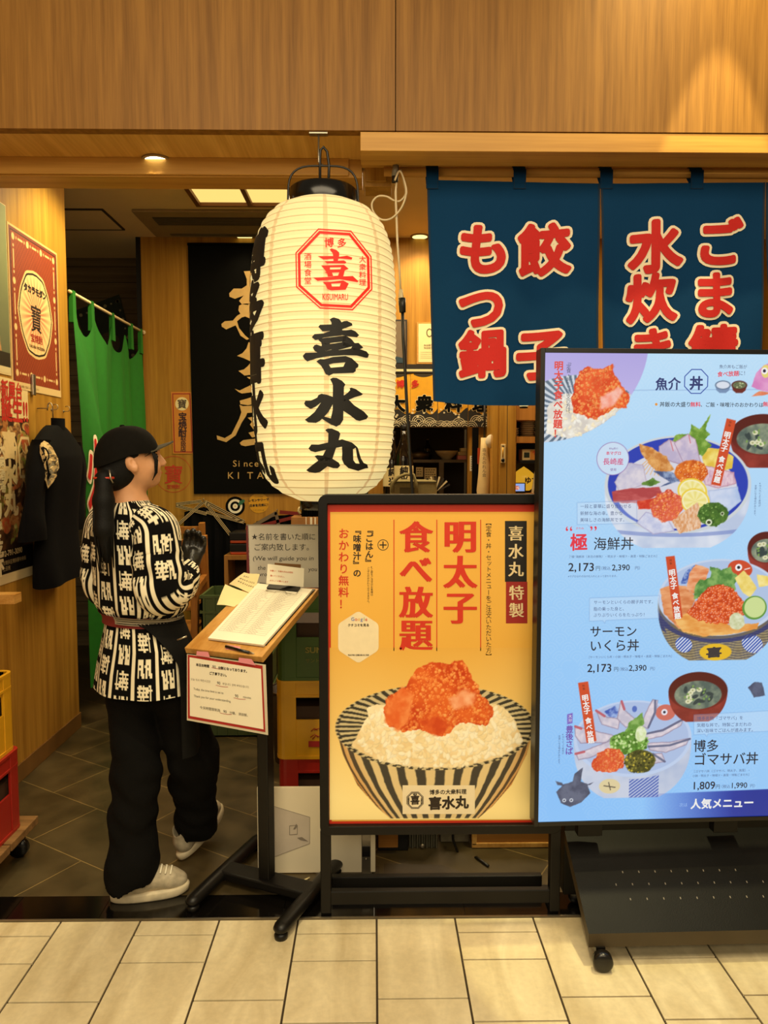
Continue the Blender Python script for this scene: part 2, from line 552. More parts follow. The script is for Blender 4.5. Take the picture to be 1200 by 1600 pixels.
mb = MB(); mb.box(-3.8, YT + 0.13, -0.05, 3.4, 7.6, 0.0, 'slate')
struct(mb.build('floor_dining'))

# -- fascia over the entrance
YF, ZS, YB = 2.48, 2.564, 2.714
XS = PY(618, 150, YF).x
XL = PY(563, 230, YF).x
mb = MB(); mb.box(-3.2, YF, ZS, XS - 0.0015, YF + 0.04, 4.0, 'fascia_wood')
struct(mb.build('wall_front'))
mb = MB(); mb.box(XS + 0.0015, YF, ZS, 3.4, YF + 0.04, 4.0, 'fascia_wood')
struct(mb.build('wall_front'))
mb = MB(); mb.box(-3.2, YF + 0.03, ZS + 0.004, 3.4, YF + 0.05, 4.0, 'black_gap')
struct(mb.build('wall_front_backing'))
mb = MB(); mb.box(-3.2, YF + 0.04, ZS, XL, YB + 0.02, ZS + 0.02, 'soffit_wood')
struct(mb.build('ceiling_soffit'))
zb = PY(300, 276.5, YB).z
mb = MB(); mb.box(-3.2, YB, zb, PY(566, 280, YB).x, YB + 0.12, ZS, 'beam_wood')
mb.box(-3.2, YB - 0.012, zb + 0.004, PY(545, 280, YB).x, YB, ZS, 'beam_wood')
struct(mb.build('trim_1', bevel=0.002))
# lintel over the right half: a front lip, its underside, and a post at its end
zl = PY(800, 236.5, YF).z
mb = MB(); mb.box(XL, YF + 0.002, zl, 3.4, YF + 0.12, ZS - 0.003, 'beam_wood')
mb.box(XL + 0.002, YF + 0.12, PY(800, 246, 2.6).z, 3.4, YF + 0.22, ZS, 'beam_wood')
struct(mb.build('trim_2', bevel=0.0015))
xp0, xp1 = PY(570, 270, 2.72).x, PY(612, 270, 2.72).x
mb = MB(); mb.box(xp0, 2.705, PY(590, 291, 2.7).z, xp1, 2.80, ZS, 'wall_wood')
mb.box(xp0 + 0.004, 2.695, PY(590, 284, 2.7).z, xp1 - 0.02, 2.705, ZS, 'wall_wood')
struct(mb.build('trim_3', bevel=0.0015))
mb = MB(); mb.box(xp1, YB + 0.01, PY(900, 262, YB).z, 3.4, YB + 0.1, ZS, 'beam_wood')
struct(mb.build('trim_4', bevel=0.0015))
ZC = 3.07
mb = MB(); mb.box(-3.2, YB + 0.03, ZS - 0.005, 3.4, YB + 0.11, ZC, 'ceiling_paint')
struct(mb.build('wall_header'))
# -- ceiling of the restaurant
mb = MB(); mb.box(-3.8, YB + 0.03, ZC, 3.4, 7.6, ZC + 0.05, 'ceiling_paint')
struct(mb.build('ceiling'))
# -- left partition, its baseboard
XW = -1.65
YE = 4.06
mb = MB(); mb.box(XW - 0.09, 1.6, 0, XW, YE, ZC, 'wall_wood')
struct(mb.build('wall_left', bevel=0.0015))
mat('base_dark', (116, 80, 34), 0.5, var=0.15, scale=8)
mb = MB(); mb.box(XW, 1.6, 0.0, XW + 0.008, YE + 0.004, 0.085, 'base_dark')
struct(mb.build('baseboard_left', bevel=0.002))
# -- back wall: panel on the left, piece over the kitchen hatch, piece beside it
YK = 5.35
XP = PY(222, 500, YK).x
zh = PY(650, 571, YK).z
xh0, xh1 = PY(603, 600, YK).x, PY(733, 700, YK).x
mb = MB(); mb.box(XP, YK, 0, xh0, YK + 0.10, ZC, 'wall_wood')
struct(mb.build('wall_back', bevel=0.002))
mb = MB(); mb.box(XP - 0.035, YK + 0.004, 0, XP - 0.001, YK + 0.10, ZC, 'black_gap')
struct(mb.build('trim_5'))
mb = MB(); mb.box(xh0, YK, zh, 3.4, YK + 0.10, ZC, 'wall_wood')
struct(mb.build('wall_back'))
mb = MB(); mb.box(xh0, YK + 0.0, 0, xh1, YK + 0.10, 1.20, 'wall_wood')
struct(mb.build('wall_back'))
mb = MB(); mb.box(xh1, YK, 0, PY(776, 700, YK).x, YK + 0.10, zh, 'wall_wood')
struct(mb.build('wall_back'))
mb = MB(); mb.box(PY(776, 700, YK).x, YK + 0.35, 0, 3.4, YK + 0.45, zh + 0.1, 'wall_wood')
struct(mb.build('wall_back'))
mb = MB(); mb.box(-3.8, 5.9, 0, XP + 0.1, 6.0, ZC, 'plank_wood')
for k in range(1, 26):
    mb.box(-3.8, 5.897, k * 0.12, XP + 0.1, 5.9, k * 0.12 + 0.003, 'black_gap')
struct(mb.build('wall_far_left'))
mb = MB(); mb.box(-3.9, 3.2, 0, -3.8, 6.0, ZC, 'grey_paint'); struct(mb.build('wall_side_left'))
mb = MB(); mb.box(3.4, 2.6, 0, 3.5, 7.6, ZC, 'wall_wood'); struct(mb.build('wall_right'))
mb = MB(); mb.box(xh0 - 0.4, 7.4, 0, 3.4, 7.5, ZC, 'grey_paint'); struct(mb.build('wall_kitchen'))
mb = MB(); mb.box(xh0 - 0.45, YK + 0.1, 0, xh0 - 0.4, 7.4, ZC, 'grey_paint'); struct(mb.build('wall_kitchen_side'))

# ceiling fittings
mat('vent_dark', (50, 42, 30), 0.7)
mat('vent_white', (150, 128, 92), 0.6)
mat('box_wood', (110, 66, 26), 0.5)
glow('box_glass', (255, 214, 120), 1.15)
glow('lamp_warm', (255, 246, 214), 6.0)
glow('lamp_yellow', (255, 240, 150), 1.6)
# light box in the ceiling: wooden lattice round lit panes
a, b = PZ(322, 314, ZC), PZ(300, 300, ZC)
lb = thing('ceiling_light_box', 'glowing ceiling light box in a brown wooden lattice', 'ceiling light', (a.x + 0.45, 4.3, ZC - 0.03))
y0, y1, xL = 3.75, PZ(380, 316, ZC).y, PZ(310, 315, ZC).x
xs = [xL + i * 0.318 for i in range(4)]
mb = MB()
for x in xs: mb.box(x - 0.014, y0, ZC - 0.03, x + 0.014, y1, ZC, 'box_wood')
for y in (y0, y1 - 0.02): mb.box(xs[0], y, ZC - 0.0295, xs[-1], y + 0.02, ZC, 'box_wood')
mb.build('frame', lb)
for i in range(3):
    mb = MB(); mb.box(xs[i] + 0.014, y0 + 0.02, ZC - 0.008, xs[i + 1] - 0.014, y1 - 0.02, ZC - 0.004, 'box_glass'); mb.build('pane', lb)
# air conditioner cassette
p0, p1 = PZ(205, 326, ZC), PZ(255, 359, ZC)
ac = thing('air_conditioner', 'recessed ceiling air conditioner with a dark intake slot', 'air conditioner', (p1.x + 0.6, p0.y + 0.2, ZC - 0.02))
xa0, xa1, ya0, ya1 = p0.x, p0.x + 1.25, p0.y, PZ(300, 362, ZC).y
mb = MB(); mb.box(xa0, ya0, ZC - 0.02, xa1, ya1 + 0.06, ZC - 0.001, 'vent_white'); mb.build('panel', ac, bevel=0.006)
mb = MB(); mb.box(xa0 + 0.1, ya0 + 0.1, ZC - 0.022, xa1 - 0.1, ya0 + 0.26, ZC - 0.017, 'vent_dark')
for i in range(5): mb.box(xa0 + 0.1, ya0 + 0.115 + i * 0.03, ZC - 0.025, xa1 - 0.1, ya0 + 0.125 + i * 0.03, ZC - 0.02, 'grey_paint')
mb.build('intake_grille', ac)
mb = MB(); mb.box(xa0 + 0.12, ya1 - 0.02, ZC - 0.024, xa1 - 0.12, ya1 + 0.02, ZC - 0.017, 'grey_paint'); mb.build('flap', ac)
# access hatch
h0, h1 = PZ(105, 357, ZC), PZ(155, 327, ZC)
xh, yh0, yh1 = PZ(192, 358, ZC).x, h1.y, h0.y
mb = MB()
mb.box(xh - 0.75, yh0, ZC - 0.006, xh, yh1, ZC - 0.002, 'ceiling_paint')
for q in ((xh - 0.76, yh0 - 0.014, xh + 0.012, yh0), (xh - 0.76, yh1, xh + 0.012, yh1 + 0.014), (xh, yh0 - 0.012, xh + 0.014, yh1 + 0.012)):
    mb.box(q[0], q[1], ZC - 0.008, q[2], q[3], ZC, 'vent_dark')
tag(mb.build('ceiling_hatch'), 'flush ceiling access hatch outlined by a dark metal frame', 'hatch')

def downlight(c, r, label, lampmat, normal_z=-1):
    t = thing('downlight', label, 'downlight', (c.x, c.y, c.z - 0.01), group=None)
    mb = MB(); mb.lathe([(r * 1.22, -0.006), (r * 1.22, -0.001), (r * 0.98, -0.001), (r * 0.98, -0.007)], c, 'vent_white', 28, cap=False)
    mb.lathe([(r * 0.98, -0.007), (r * 1.22, -0.006)], c, 'vent_white', 28, cap=False)
    mb.build('trim_ring', t)
    mb = MB(); mb.lathe([(r, -0.006), (r * 0.6, -0.0062), (0.001, -0.0063)], c, lampmat, 28); mb.build('lens', t)
    return t
c = PZ(245, 249, ZS)
downlight(c, 0.043, 'bright white downlight in the wooden soffit left of the paper lantern', 'lamp_warm')
spot('soffit_downlight', (c.x, c.y, ZS - 0.02), (c.x, c.y, 0), 26, (1.0, 0.82, 0.52), 96, 0.8, 0.04)
c = PZ(382, 369, ZC)
downlight(c, 0.055, 'small yellow ceiling downlight just left of the paper lantern', 'lamp_yellow')
spot('dining_downlight', (c.x, c.y - 0.1, ZC - 0.03), (c.x, c.y - 0.1, 0), 4, WARM, 120, 0.8, 0.05)
c = PZ(656, 369, ZC)
downlight(c, 0.055, 'small yellow ceiling downlight between the lantern and the blue curtain', 'lamp_yellow')
spot('dining_downlight', (c.x, c.y - 0.1, ZC - 0.03), (c.x, c.y - 0.1, 0), 16, WARM, 120, 0.8, 0.05)
spot('dining_downlight', (1.15, 4.4, ZC - 0.03), (1.15, 4.9, 0.8), 32, WARM, 120, 0.8, 0.05)
spot('dining_downlight', (-1.0, 3.6, ZC - 0.03), (-1.2, 3.7, 0), 14, WARM, 120, 0.8, 0.05)
# ================================================================== the paper lantern
mat('black_lacquer', (10, 9, 8), 0.18, var=0.1)
mat('black_wire', (16, 14, 12), 0.4)
def paper_material(name, rgb, strength):
    m, nt, b = _new(name)
    b.inputs['Base Color'].default_value = lin((188, 166, 120)) + (1,)
    b.inputs['Roughness'].default_value = 0.8
    tc = nt.nodes.new('ShaderNodeTexCoord')
    n = nt.nodes.new('ShaderNodeTexNoise'); n.inputs['Scale'].default_value = 9; n.inputs['Detail'].default_value = 5
    _link(nt, tc.outputs['Object'], n.inputs['Vector'])
    r = nt.nodes.new('ShaderNodeMapRange'); r.inputs['To Min'].default_value = strength * 0.9; r.inputs['To Max'].default_value = strength * 1.1
    _link(nt, n.outputs['Fac'], r.inputs['Value'])
    b.inputs['Emission Color'].default_value = lin(rgb) + (1,)
    _link(nt, r.outputs[0], b.inputs['Emission Strength'])
    M[name] = m
paper_material('lantern_paper', (255, 232, 160), 0.66)
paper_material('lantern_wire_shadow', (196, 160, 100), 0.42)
paper_material('lantern_seam', (236, 196, 132), 0.55)
mat('lantern_black_ink', (12, 10, 8), 0.7)
mat('lantern_red_ink', (206, 26, 14), 0.7)
M['lantern_red_ink'].node_tree.nodes['Principled BSDF'].inputs['Emission Color'].default_value = lin((226, 30, 16)) + (1,)
M['lantern_red_ink'].node_tree.nodes['Principled BSDF'].inputs['Emission Strength'].default_value = 0.45    # lamplight through the thin red ink

LY = 2.50                                                   # hangs under the soffit hook
LX = PY(506, 545, LY).x
lz0, lz1 = PY(506, 783, LY - 0.05).z, PY(504, 313, LY - 0.05).z
LH = lz1 - lz0
LR = (PY(618, 520, LY).x - PY(393, 520, LY).x) / 2
LPROF = [(0.0, 0.34), (0.012, 0.46), (0.028, 0.60), (0.055, 0.745), (0.09, 0.85), (0.13, 0.905), (0.18, 0.945), (0.28, 0.98), (0.40, 1.0), (0.66, 1.0), (0.76, 0.985), (0.83, 0.955), (0.88, 0.91), (0.92, 0.845), (0.95, 0.765), (0.975, 0.66), (0.99, 0.55), (1.0, 0.44)]
def lantern_r(z):
    t = min(1, max(0, (z - lz0) / LH))
    for (a, ra), (b, rb) in zip(LPROF, LPROF[1:]):
        if t <= b: return LR * (ra + (rb - ra) * (t - a) / (b - a))
    return LR * LPROF[-1][1]
lt = thing('paper_lantern', 'large glowing white paper lantern lettered in red and black, hanging at the entrance', 'lantern', (LX, LY, lz0))
mb = MB()
NR, NS = 40, 96
zr = []
for i in range(NR):
    a, b = i / NR, (i + 1) / NR
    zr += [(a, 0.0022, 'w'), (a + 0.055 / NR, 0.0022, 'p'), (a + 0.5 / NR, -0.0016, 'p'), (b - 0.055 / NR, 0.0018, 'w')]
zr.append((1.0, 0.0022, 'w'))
for i in range(len(zr) - 1):
    (a, da, _), (b, db, _) = zr[i], zr[i + 1]
    ring = []
    for t, d in ((a, da), (b, db)):
        z = lz0 + t * LH; r = lantern_r(z) + d
        ring.append([(LX + r * math.sin(2 * math.pi * j / NS), LY - r * math.cos(2 * math.pi * j / NS), z) for j in range(NS)])
    wire = zr[i][2] == 'w'
    for j in range(NS):
        k = (j + 1) % NS
        seam = j % 12 == 1
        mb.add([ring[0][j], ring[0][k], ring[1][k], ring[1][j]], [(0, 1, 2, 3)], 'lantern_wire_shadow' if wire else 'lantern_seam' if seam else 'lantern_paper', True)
def on_lantern(px, py, lift=0.0032):
    Y = LY - LR
    for _ in range(4):
        p = PY(px, py, Y)
        r = lantern_r(p.z) + lift
        dx = max(-r * 0.999, min(r * 0.999, p.x - LX))
        Y = LY - math.sqrt(r * r - dx * dx)
    return PY(px, py, Y)
def traced(loops, ox, oy, sc, m, step=4.0):
    mb.flat([[(ox + x / sc, oy + y / sc) for x, y in L] for L in loops], on_lantern, m, step)
K = 'lantern_black_ink'
k1 = [[[(510,85),(540,62),(570,55),(640,75),(665,100),(680,125),(720,108),(760,105),(830,140),(838,170),(690,225),(690,240),(750,240),(820,230),(880,255),(935,310),(900,340),(745,322),(690,312),(430,345),(345,375),(300,382),(250,340),(290,295),(420,285),(515,250),(405,255),(345,190),(370,160),(535,155),(535,130)]],
      [[(345,365),(430,352),(690,322),(745,320),(820,365),(690,405),(515,425),(400,460),(385,415),(350,385)]],
      [[(690,325),(745,320),(830,375),(870,425),(925,422),(995,490),(940,517),(840,522),(815,505),(835,472),(690,505),(680,460),(690,400)]],
      [[(510,440),(690,412),(800,430),(835,472),(660,520),(600,530),(530,517),(450,543),(440,515),(390,470),(400,430),(515,420)]],
      [[(265,490),(290,455),(320,445),(390,470),(440,515),(450,545),(330,560),(290,535)]],
      [[(120,610),(160,565),(320,560),(450,543),(540,518),(650,526),(815,503),(850,500),(950,515),(1040,545),(1075,590),(1060,635),(1030,638),(900,605),(720,600),(480,615),(320,645),(185,690),(140,650)]],
      [[(315,690),(370,655),(430,658),(560,625),(740,612),(830,645),(925,735),(920,770),(885,795),(885,830),(850,855),(560,865),(500,895),(450,870),(415,800),(380,745)], [(497,735),(560,718),(735,703),(705,765),(525,780)]]]
for L in k1: traced(L, 460, 490, 9.23, K)
k2 = [[[(515,115),(555,92),(610,97),(690,140),(735,190),(715,230),(705,700),(660,770),(605,800),(520,765),(395,685),(430,655),(525,680),(552,560),(555,200),(540,160)]],
      [[(140,465),(160,425),(235,425),(330,380),(345,345),(390,325),(470,340),(560,372),(560,465),(490,590),(425,660),(370,715),(310,745),(200,738),(150,700),(200,665),(290,590),(385,450),(300,515),(235,545),(160,500)]],
      [[(690,366),(770,310),(805,270),(795,245),(825,237),(890,260),(990,330),(960,350),(870,375),(785,412),(700,440)]],
      [[(690,400),(785,412),(860,490),(1000,580),(1065,650),(1040,690),(940,718),(890,705),(810,640),(690,560)]]]
for L in k2: traced(L, 460, 580, 9.23, K)
k3 = [[[(443,110),(480,88),(540,88),(640,130),(662,165),(640,250),(600,370),(550,520),(470,640),(370,715),(300,730),(210,715),(170,690),(270,605),(345,550),(290,485),(330,472),(410,478),(455,395),(300,430),(235,412),(203,375),(245,318),(350,320),(485,290),(490,155)]],
      [[(400,478),(550,525),(640,580),(660,625),(625,662),(560,660),(455,628),(340,550)]],
      [[(590,290),(640,255),(690,243),(830,290),(900,350),(915,370),(960,520),(1000,585),(1050,605),(1065,660),(1020,665),(920,700),(780,660),(715,600),(685,530),(690,440),(685,350),(590,370)], [(845,385),(885,365),(905,500),(940,595),(885,590),(850,545)]]]
for L in k3: traced(L, 460, 660, 9.23, K)
# red crest
RD = 'lantern_red_ink'
def octa(f): return [(575 + (x - 575) * f, 568 + (y - 568) * f) for x, y in ((378,55),(790,82),(1045,405),(1055,820),(810,1080),(400,1058),(100,790),(92,358))]
traced([octa(1.0), octa(0.968)], 450, 350, 8, RD)
traced([octa(0.94), octa(0.872)], 450, 350, 8, RD)
kc = [[[(520,318),(545,305),(600,322),(640,355),(640,400),(620,470),(570,470),(560,370)]],
      [[(370,402),(555,400),(640,410),(740,395),(805,420),(795,445),(740,440),(650,432),(440,442)]],
      [[(455,465),(700,455),(730,475),(715,495),(490,492)]],
      [[(412,518),(700,510),(760,560),(710,580),(690,658),(500,658),(490,620),(455,600),(480,600),(450,560)], [(525,542),(665,540),(655,565),(525,568)], [(550,608),(640,605),(625,645),(565,648)]],
      [[(315,670),(660,655),(810,650),(880,715),(870,728),(650,692),(400,708),(370,712)]],
      [[(432,725),(540,722),(690,705),(760,745),(720,822),(545,830),(520,825),(490,810),(470,760)], [(540,745),(660,740),(645,780),(550,785)]]]
for L in kc: traced(L, 450, 350, 8, RD)
def lt_type(s, px, py, size, m, **kw):
    mb.type(s, lambda x, y: on_lantern(px + x, py - y), size, m, step=5.0, **kw)
lt_type('博', 506.5, 385, 15.5, RD, bold=0.02, rise=0.05)
lt_type('多', 526.5, 385.5, 15, RD, bold=0.02, rise=0.05)
lt_type('酒場食堂', 481, 394.5, 12, RD, vert=True, bold=0.01, pitch=1.06)
lt_type('大衆料理', 566.5, 399.5, 11.5, RD, vert=True, bold=0.01, pitch=1.04)
lt_type('KISUIMARU', 503.5, 468.5, 14, RD, sx=0.57, bold=0.012, rise=-0.01)
# the big lettering on the far left side, seen edge on
a0 = R(-64)
def on_side(x, y):
    z = lz0 + LH * 0.86 + y
    r = lantern_r(z) + 0.0032; a = a0 + x / LR
    return (LX + r * math.sin(a), LY - r * math.cos(a), z)
for i, ch in enumerate('博多喜水丸'):
    mb.type(ch, lambda x, y, i=i: on_side(x - 0.09, y - 0.16 * i - 0.12), 0.17, K, bold=0.05, step=0.02)
mb.build('paper_shade', lt)
# black rims
rz = lz1 - 0.014
mb = MB(); rr = LR * 0.455
mb.lathe([(rr, -0.012), (rr + 0.003, -0.004), (rr + 0.003, 0.058), (rr - 0.003, 0.064), (rr - 0.012, 0.064), (rr - 0.012, 0.0)], (LX, LY, rz), 'black_lacquer', 40, cap=False)
mb.build('top_rim', lt)
mb = MB(); rb = LR * 0.335
mb.lathe([(rb, 0.012), (rb + 0.003, 0.004), (rb + 0.003, -0.03), (rb - 0.01, -0.03), (rb - 0.01, 0.0)], (LX, LY, lz0), 'black_lacquer', 40, cap=False)
mb.build('bottom_rim', lt)
top = rz + 0.064
hk = PZ(502, 233, ZS)
mb = MB(); pts = []
hz = PY(500, 259, LY).z
for i in range(17):
    t = i / 16 * math.pi
    pts.append((LX - (rr + 0.006) * math.copysign(abs(math.cos(t)) ** 0.55, math.cos(t)), LY, top - 0.03 + (hz - top + 0.03) * math.sin(t) ** 0.6))
mb.tube([(LX - rr - 0.006, LY, top - 0.10)] + pts + [(LX + rr + 0.006, LY, top - 0.10)], 0.0036, 'black_wire', 6)
mb.build('wire_handle', lt)
mb = MB()
mb.tube([(hk.x + 0.004, LY, top - 0.02), (hk.x + 0.004, LY, hz + 0.03), (hk.x + 0.006, LY, hz + 0.05), (hk.x + 0.016, LY, hz + 0.06), (hk.x + 0.028, LY, hz + 0.045), (hk.x + 0.034, LY, hz), (hk.x + 0.03, LY, top - 0.02)], 0.0045, 'black_wire', 8)
mb.build('power_cord', lt)
mb = MB()
mb.box(LX - 0.05, LY - 0.012, lz0 + 0.0, LX + 0.05, LY + 0.012, lz0 + 0.01, 'black_lacquer')
mb.build('lamp_bracket', lt)
# chrome clip under the soffit that the handle hangs from
hkt = thing('ceiling_hook', 'small chrome hook plate under the soffit that holds the paper lantern', 'hook', (hk.x, LY, ZS))
mb = MB(); mb.box(hk.x - 0.03, LY - 0.012, ZS - 0.006, hk.x + 0.03, LY + 0.012, ZS - 0.0005, 'steel'); mb.build('plate', hkt)
mb = MB(); mb.tube([(hk.x, LY, ZS - 0.004), (hk.x, LY, hz + 0.012), (hk.x + 0.006, LY, hz - 0.004), (hk.x + 0.012, LY, hz + 0.006)], 0.003, 'steel', 8); mb.build('hook', hkt)

# ================================================================== the cables to the right of the lantern
mat('white_cable', (206, 186, 146), 0.4)
mat('grey_tape', (120, 112, 96), 0.4)
CY = 2.60
cb = thing('hanging_power_cable', 'white power cable with a loose loop, joined to a black cord beside the lantern', 'cable', PY(620, 262, CY))
mb = MB()
p = lambda x, y, d=0.0: tuple(PY(x, y, CY + d))
mb.tube([p(621, 268), p(618, 300), p(619, 330), p(621, 380), p(624, 420), p(626, 455)], 0.0038, 'white_cable', 8)
mb.build('white_cord', cb)
mb = MB()
loop = [(617, 282), (623, 268), (628, 272), (634, 292), (634, 306), (627, 325), (612, 341), (596, 343), (584, 332), (581, 318), (590, 307), (604, 307), (615, 313), (625, 314), (634, 302), (630, 280), (625, 262)]
pts = []
for i in range(len(loop) - 1):
    for t in (0, .25, .5, .75):
        q = [loop[max(i - 1, 0)], loop[i], loop[i + 1], loop[min(i + 2, len(loop) - 1)]]
        c = [0.5 * (2 * q[1][k] + (q[2][k] - q[0][k]) * t + (2 * q[0][k] - 5 * q[1][k] + 4 * q[2][k] - q[3][k]) * t * t + (3 * q[1][k] - q[0][k] - 3 * q[2][k] + q[3][k]) * t ** 3) for k in (0, 1)]
        pts.append(p(c[0], c[1], -0.02 + 0.04 * i / len(loop)))
mb.tube(pts, 0.0034, 'white_cable', 8)
mb.build('cord_loop', cb)
mb = MB(); mb.tube([p(618, 258), p(617, 276)], [0.010, 0.012], 'grey_tape', 10); mb.tube([p(617, 275), p(617, 285)], 0.011, 'black_wire', 10); mb.build('plug', cb)
mb = MB(); mb.tube([p(626, 452), p(627, 470), p(628, 470)], [0.006, 0.011, 0.011], 'white_cable', 10); mb.tube([p(628, 466), p(629, 488)], [0.013, 0.011], 'black_wire', 10); mb.build('inline_connector', cb)
mb = MB(); mb.tube([p(629, 486), p(630, 530), p(633, 580), p(636, 640), p(641, 720, 0.01), p(645, 778, 0.01), p(646, 860, 0.02), p(640, 1000, 0.03)], 0.0055, 'black_wire', 8); mb.build('black_cord', cb)
mb = MB()
q = PY(622, 252, CY)
mb.box(q.x - 0.022, CY - 0.01, q.z - 0.004, q.x + 0.024, CY + 0.02, q.z + 0.004, 'black_wire')
mb.box(q.x - 0.004, CY - 0.004, q.z - 0.05, q.x + 0.002, CY + 0.004, q.z, 'black_wire')
tag(mb.build('pole_bracket', bevel=0.001), 'black metal bracket holding up the left end of the curtain pole', 'bracket')

# ================================================================== the blue shop curtain on its pole
mat('noren_blue', (8, 54, 92), 0.9, spec=0.15, var=0.05, scale=200, bump=0.25, bscale=900)
mat('noren_thread', (8, 38, 62), 0.9)
mat('noren_red', (196, 26, 20), 0.8, var=0.04, scale=200)
mat('noren_cream', (238, 222, 190), 0.8, var=0.03, scale=200)
NY = 2.655
pz0, pz1 = PY(800, 276.5, NY).z, PY(800, 262, NY).z
px0 = PY(600, 270, NY).x
mb = MB(); mb.tube([(px0, NY, (pz0 + pz1) / 2), (2.4, NY, (pz0 + pz1) / 2)], (pz1 - pz0) / 2, 'pole_wood', 24)
tag(mb.build('curtain_pole'), 'round pale wooden pole carrying the blue shop curtain', 'pole')
nz1 = PY(900, 283, NY).z
nr = thing('blue_noren', 'dark blue split shop curtain with red lettering edged in cream', 'shop curtain', (PY(930, 300, NY).x, NY, PY(760, 628, NY).z))
CLY = NY - 0.028
def cloth_y(x, z, seed):
    d = nz1 - z
    k = min(1, d / 0.35)
    return CLY + 0.010 * k * math.sin(x * 13 + seed) + 0.006 * k * math.sin(x * 31 + d * 4 + seed * 2) + 0.004 * k * math.sin(d * 9 + x * 5)
def noren_panel(tl, tr, bl, br, seed, words, zsplit=True):
    """corners given where the photo shows them; words = (text, px, py, size px, sx)"""
    P = [PY(*q, CLY) for q in (tl, tr, bl, br)]
    def pt(u, v, lift=0.0):
        x = (P[0].x + (P[1].x - P[0].x) * u) * (1 - v) + (P[2].x + (P[3].x - P[2].x) * u) * v
        z = (P[0].z + (P[1].z - P[0].z) * u) * (1 - v) + (P[2].z + (P[3].z - P[2].z) * u) * v - 0.006 * math.sin(u * math.pi * 2) * v
        return (x, cloth_y(x, z, seed) - lift, z)
    mb = MB()
    mb.grid(lambda u, v: pt(u, 1 - v), 60, 48, 'noren_blue')
    mb.grid(lambda u, v: tuple(np.add(pt(u, 1 - v), (0, 0.0015, 0))), 60, 48, 'noren_blue')
    for (s, px, py, size, m_bold) in words:
        for m, b, lift in (('noren_cream', 0.095, 0.003), ('noren_red', 0.042, 0.006)):
            def fn(x, y, px=px, py=py, lift=lift):
                q = PY(px + x, py - y, CLY)
                return (q.x, cloth_y(q.x, q.z, seed) - lift, q.z)
            mb.type(s, fn, size, m, step=4.0, vert=True, bold=b, sx=1.0, rise=0.07, res=4)
    # hems
    for u0, u1 in ((0.0, 0.012), (0.988, 1.0)):
        mb.grid(lambda u, v: pt(u0 + (u1 - u0) * u, 1 - v, 0.001), 1, 40, 'noren_thread')
    return mb.build('cloth_panel', nr)
noren_panel((667, 281), (937.5, 287), (677, 627), (933, 640), 0.4, [('も', 755, 348, 84, 0), ('つ', 751, 443, 76, 0), ('鍋', 754, 515, 76, 0), ('餃', 850, 349, 82, 0), ('子', 846, 513, 80, 0)])
noren_panel((938.5, 287), (1196, 285), (945, 640), (1190, 650), 2.3, [('水', 1024, 343, 84, 0), ('炊', 1018, 426, 78, 0), ('き', 1018, 510, 74, 0), ('ご', 1122, 341, 78, 0), ('ま', 1114, 424, 76, 0), ('鯖', 1112, 508, 80, 0)])
noren_panel((1197, 285), (1460, 284), (1203, 650), (1450, 650), 4.1, [])
for i, px in enumerate((674, 809, 943, 1083, 1225, 1360)):
    q0, q1 = PY(px - 9, 262, NY), PY(px + 10, 300, NY)
    ztop, zlow = (pz0 + pz1) / 2, PY(px, 300, NY).z
    rr = (pz1 - pz0) / 2 + 0.003
    mb = MB()
    path = [(CLY - 0.003, zlow), (CLY - 0.003, ztop)]
    path += [(NY - (rr + 0.0) * math.cos(t), ztop + rr * math.sin(t)) for t in [k * math.pi / 10 for k in range(11)]]
    path += [(NY + rr, ztop), (CLY + 0.006, nz1 - 0.02)]
    x0, x1 = q0.x, q1.x
    vs = [(x, y, z) for y, z in path for x in (x0, x1)]
    mb.add(vs, [(2 * k, 2 * k + 1, 2 * k + 3, 2 * k + 2) for k in range(len(path) - 1)], 'noren_blue', True)
    for e in (0.002, x1 - x0 - 0.004):
        mb.add([(x0 + e, CLY - 0.0035, zlow), (x0 + e + 0.0015, CLY - 0.0035, zlow), (x0 + e + 0.0015, CLY - 0.0035, nz1), (x0 + e, CLY - 0.0035, nz1)], [(0, 1, 2, 3)], 'noren_thread')
    mb.add([(x0, CLY - 0.0035, zlow), (x1, CLY - 0.0035, zlow), (x1, CLY - 0.0035, zlow + 0.002), (x0, CLY - 0.0035, zlow + 0.002)], [(0, 1, 2, 3)], 'noren_thread')
    mb.build('tab', nr)
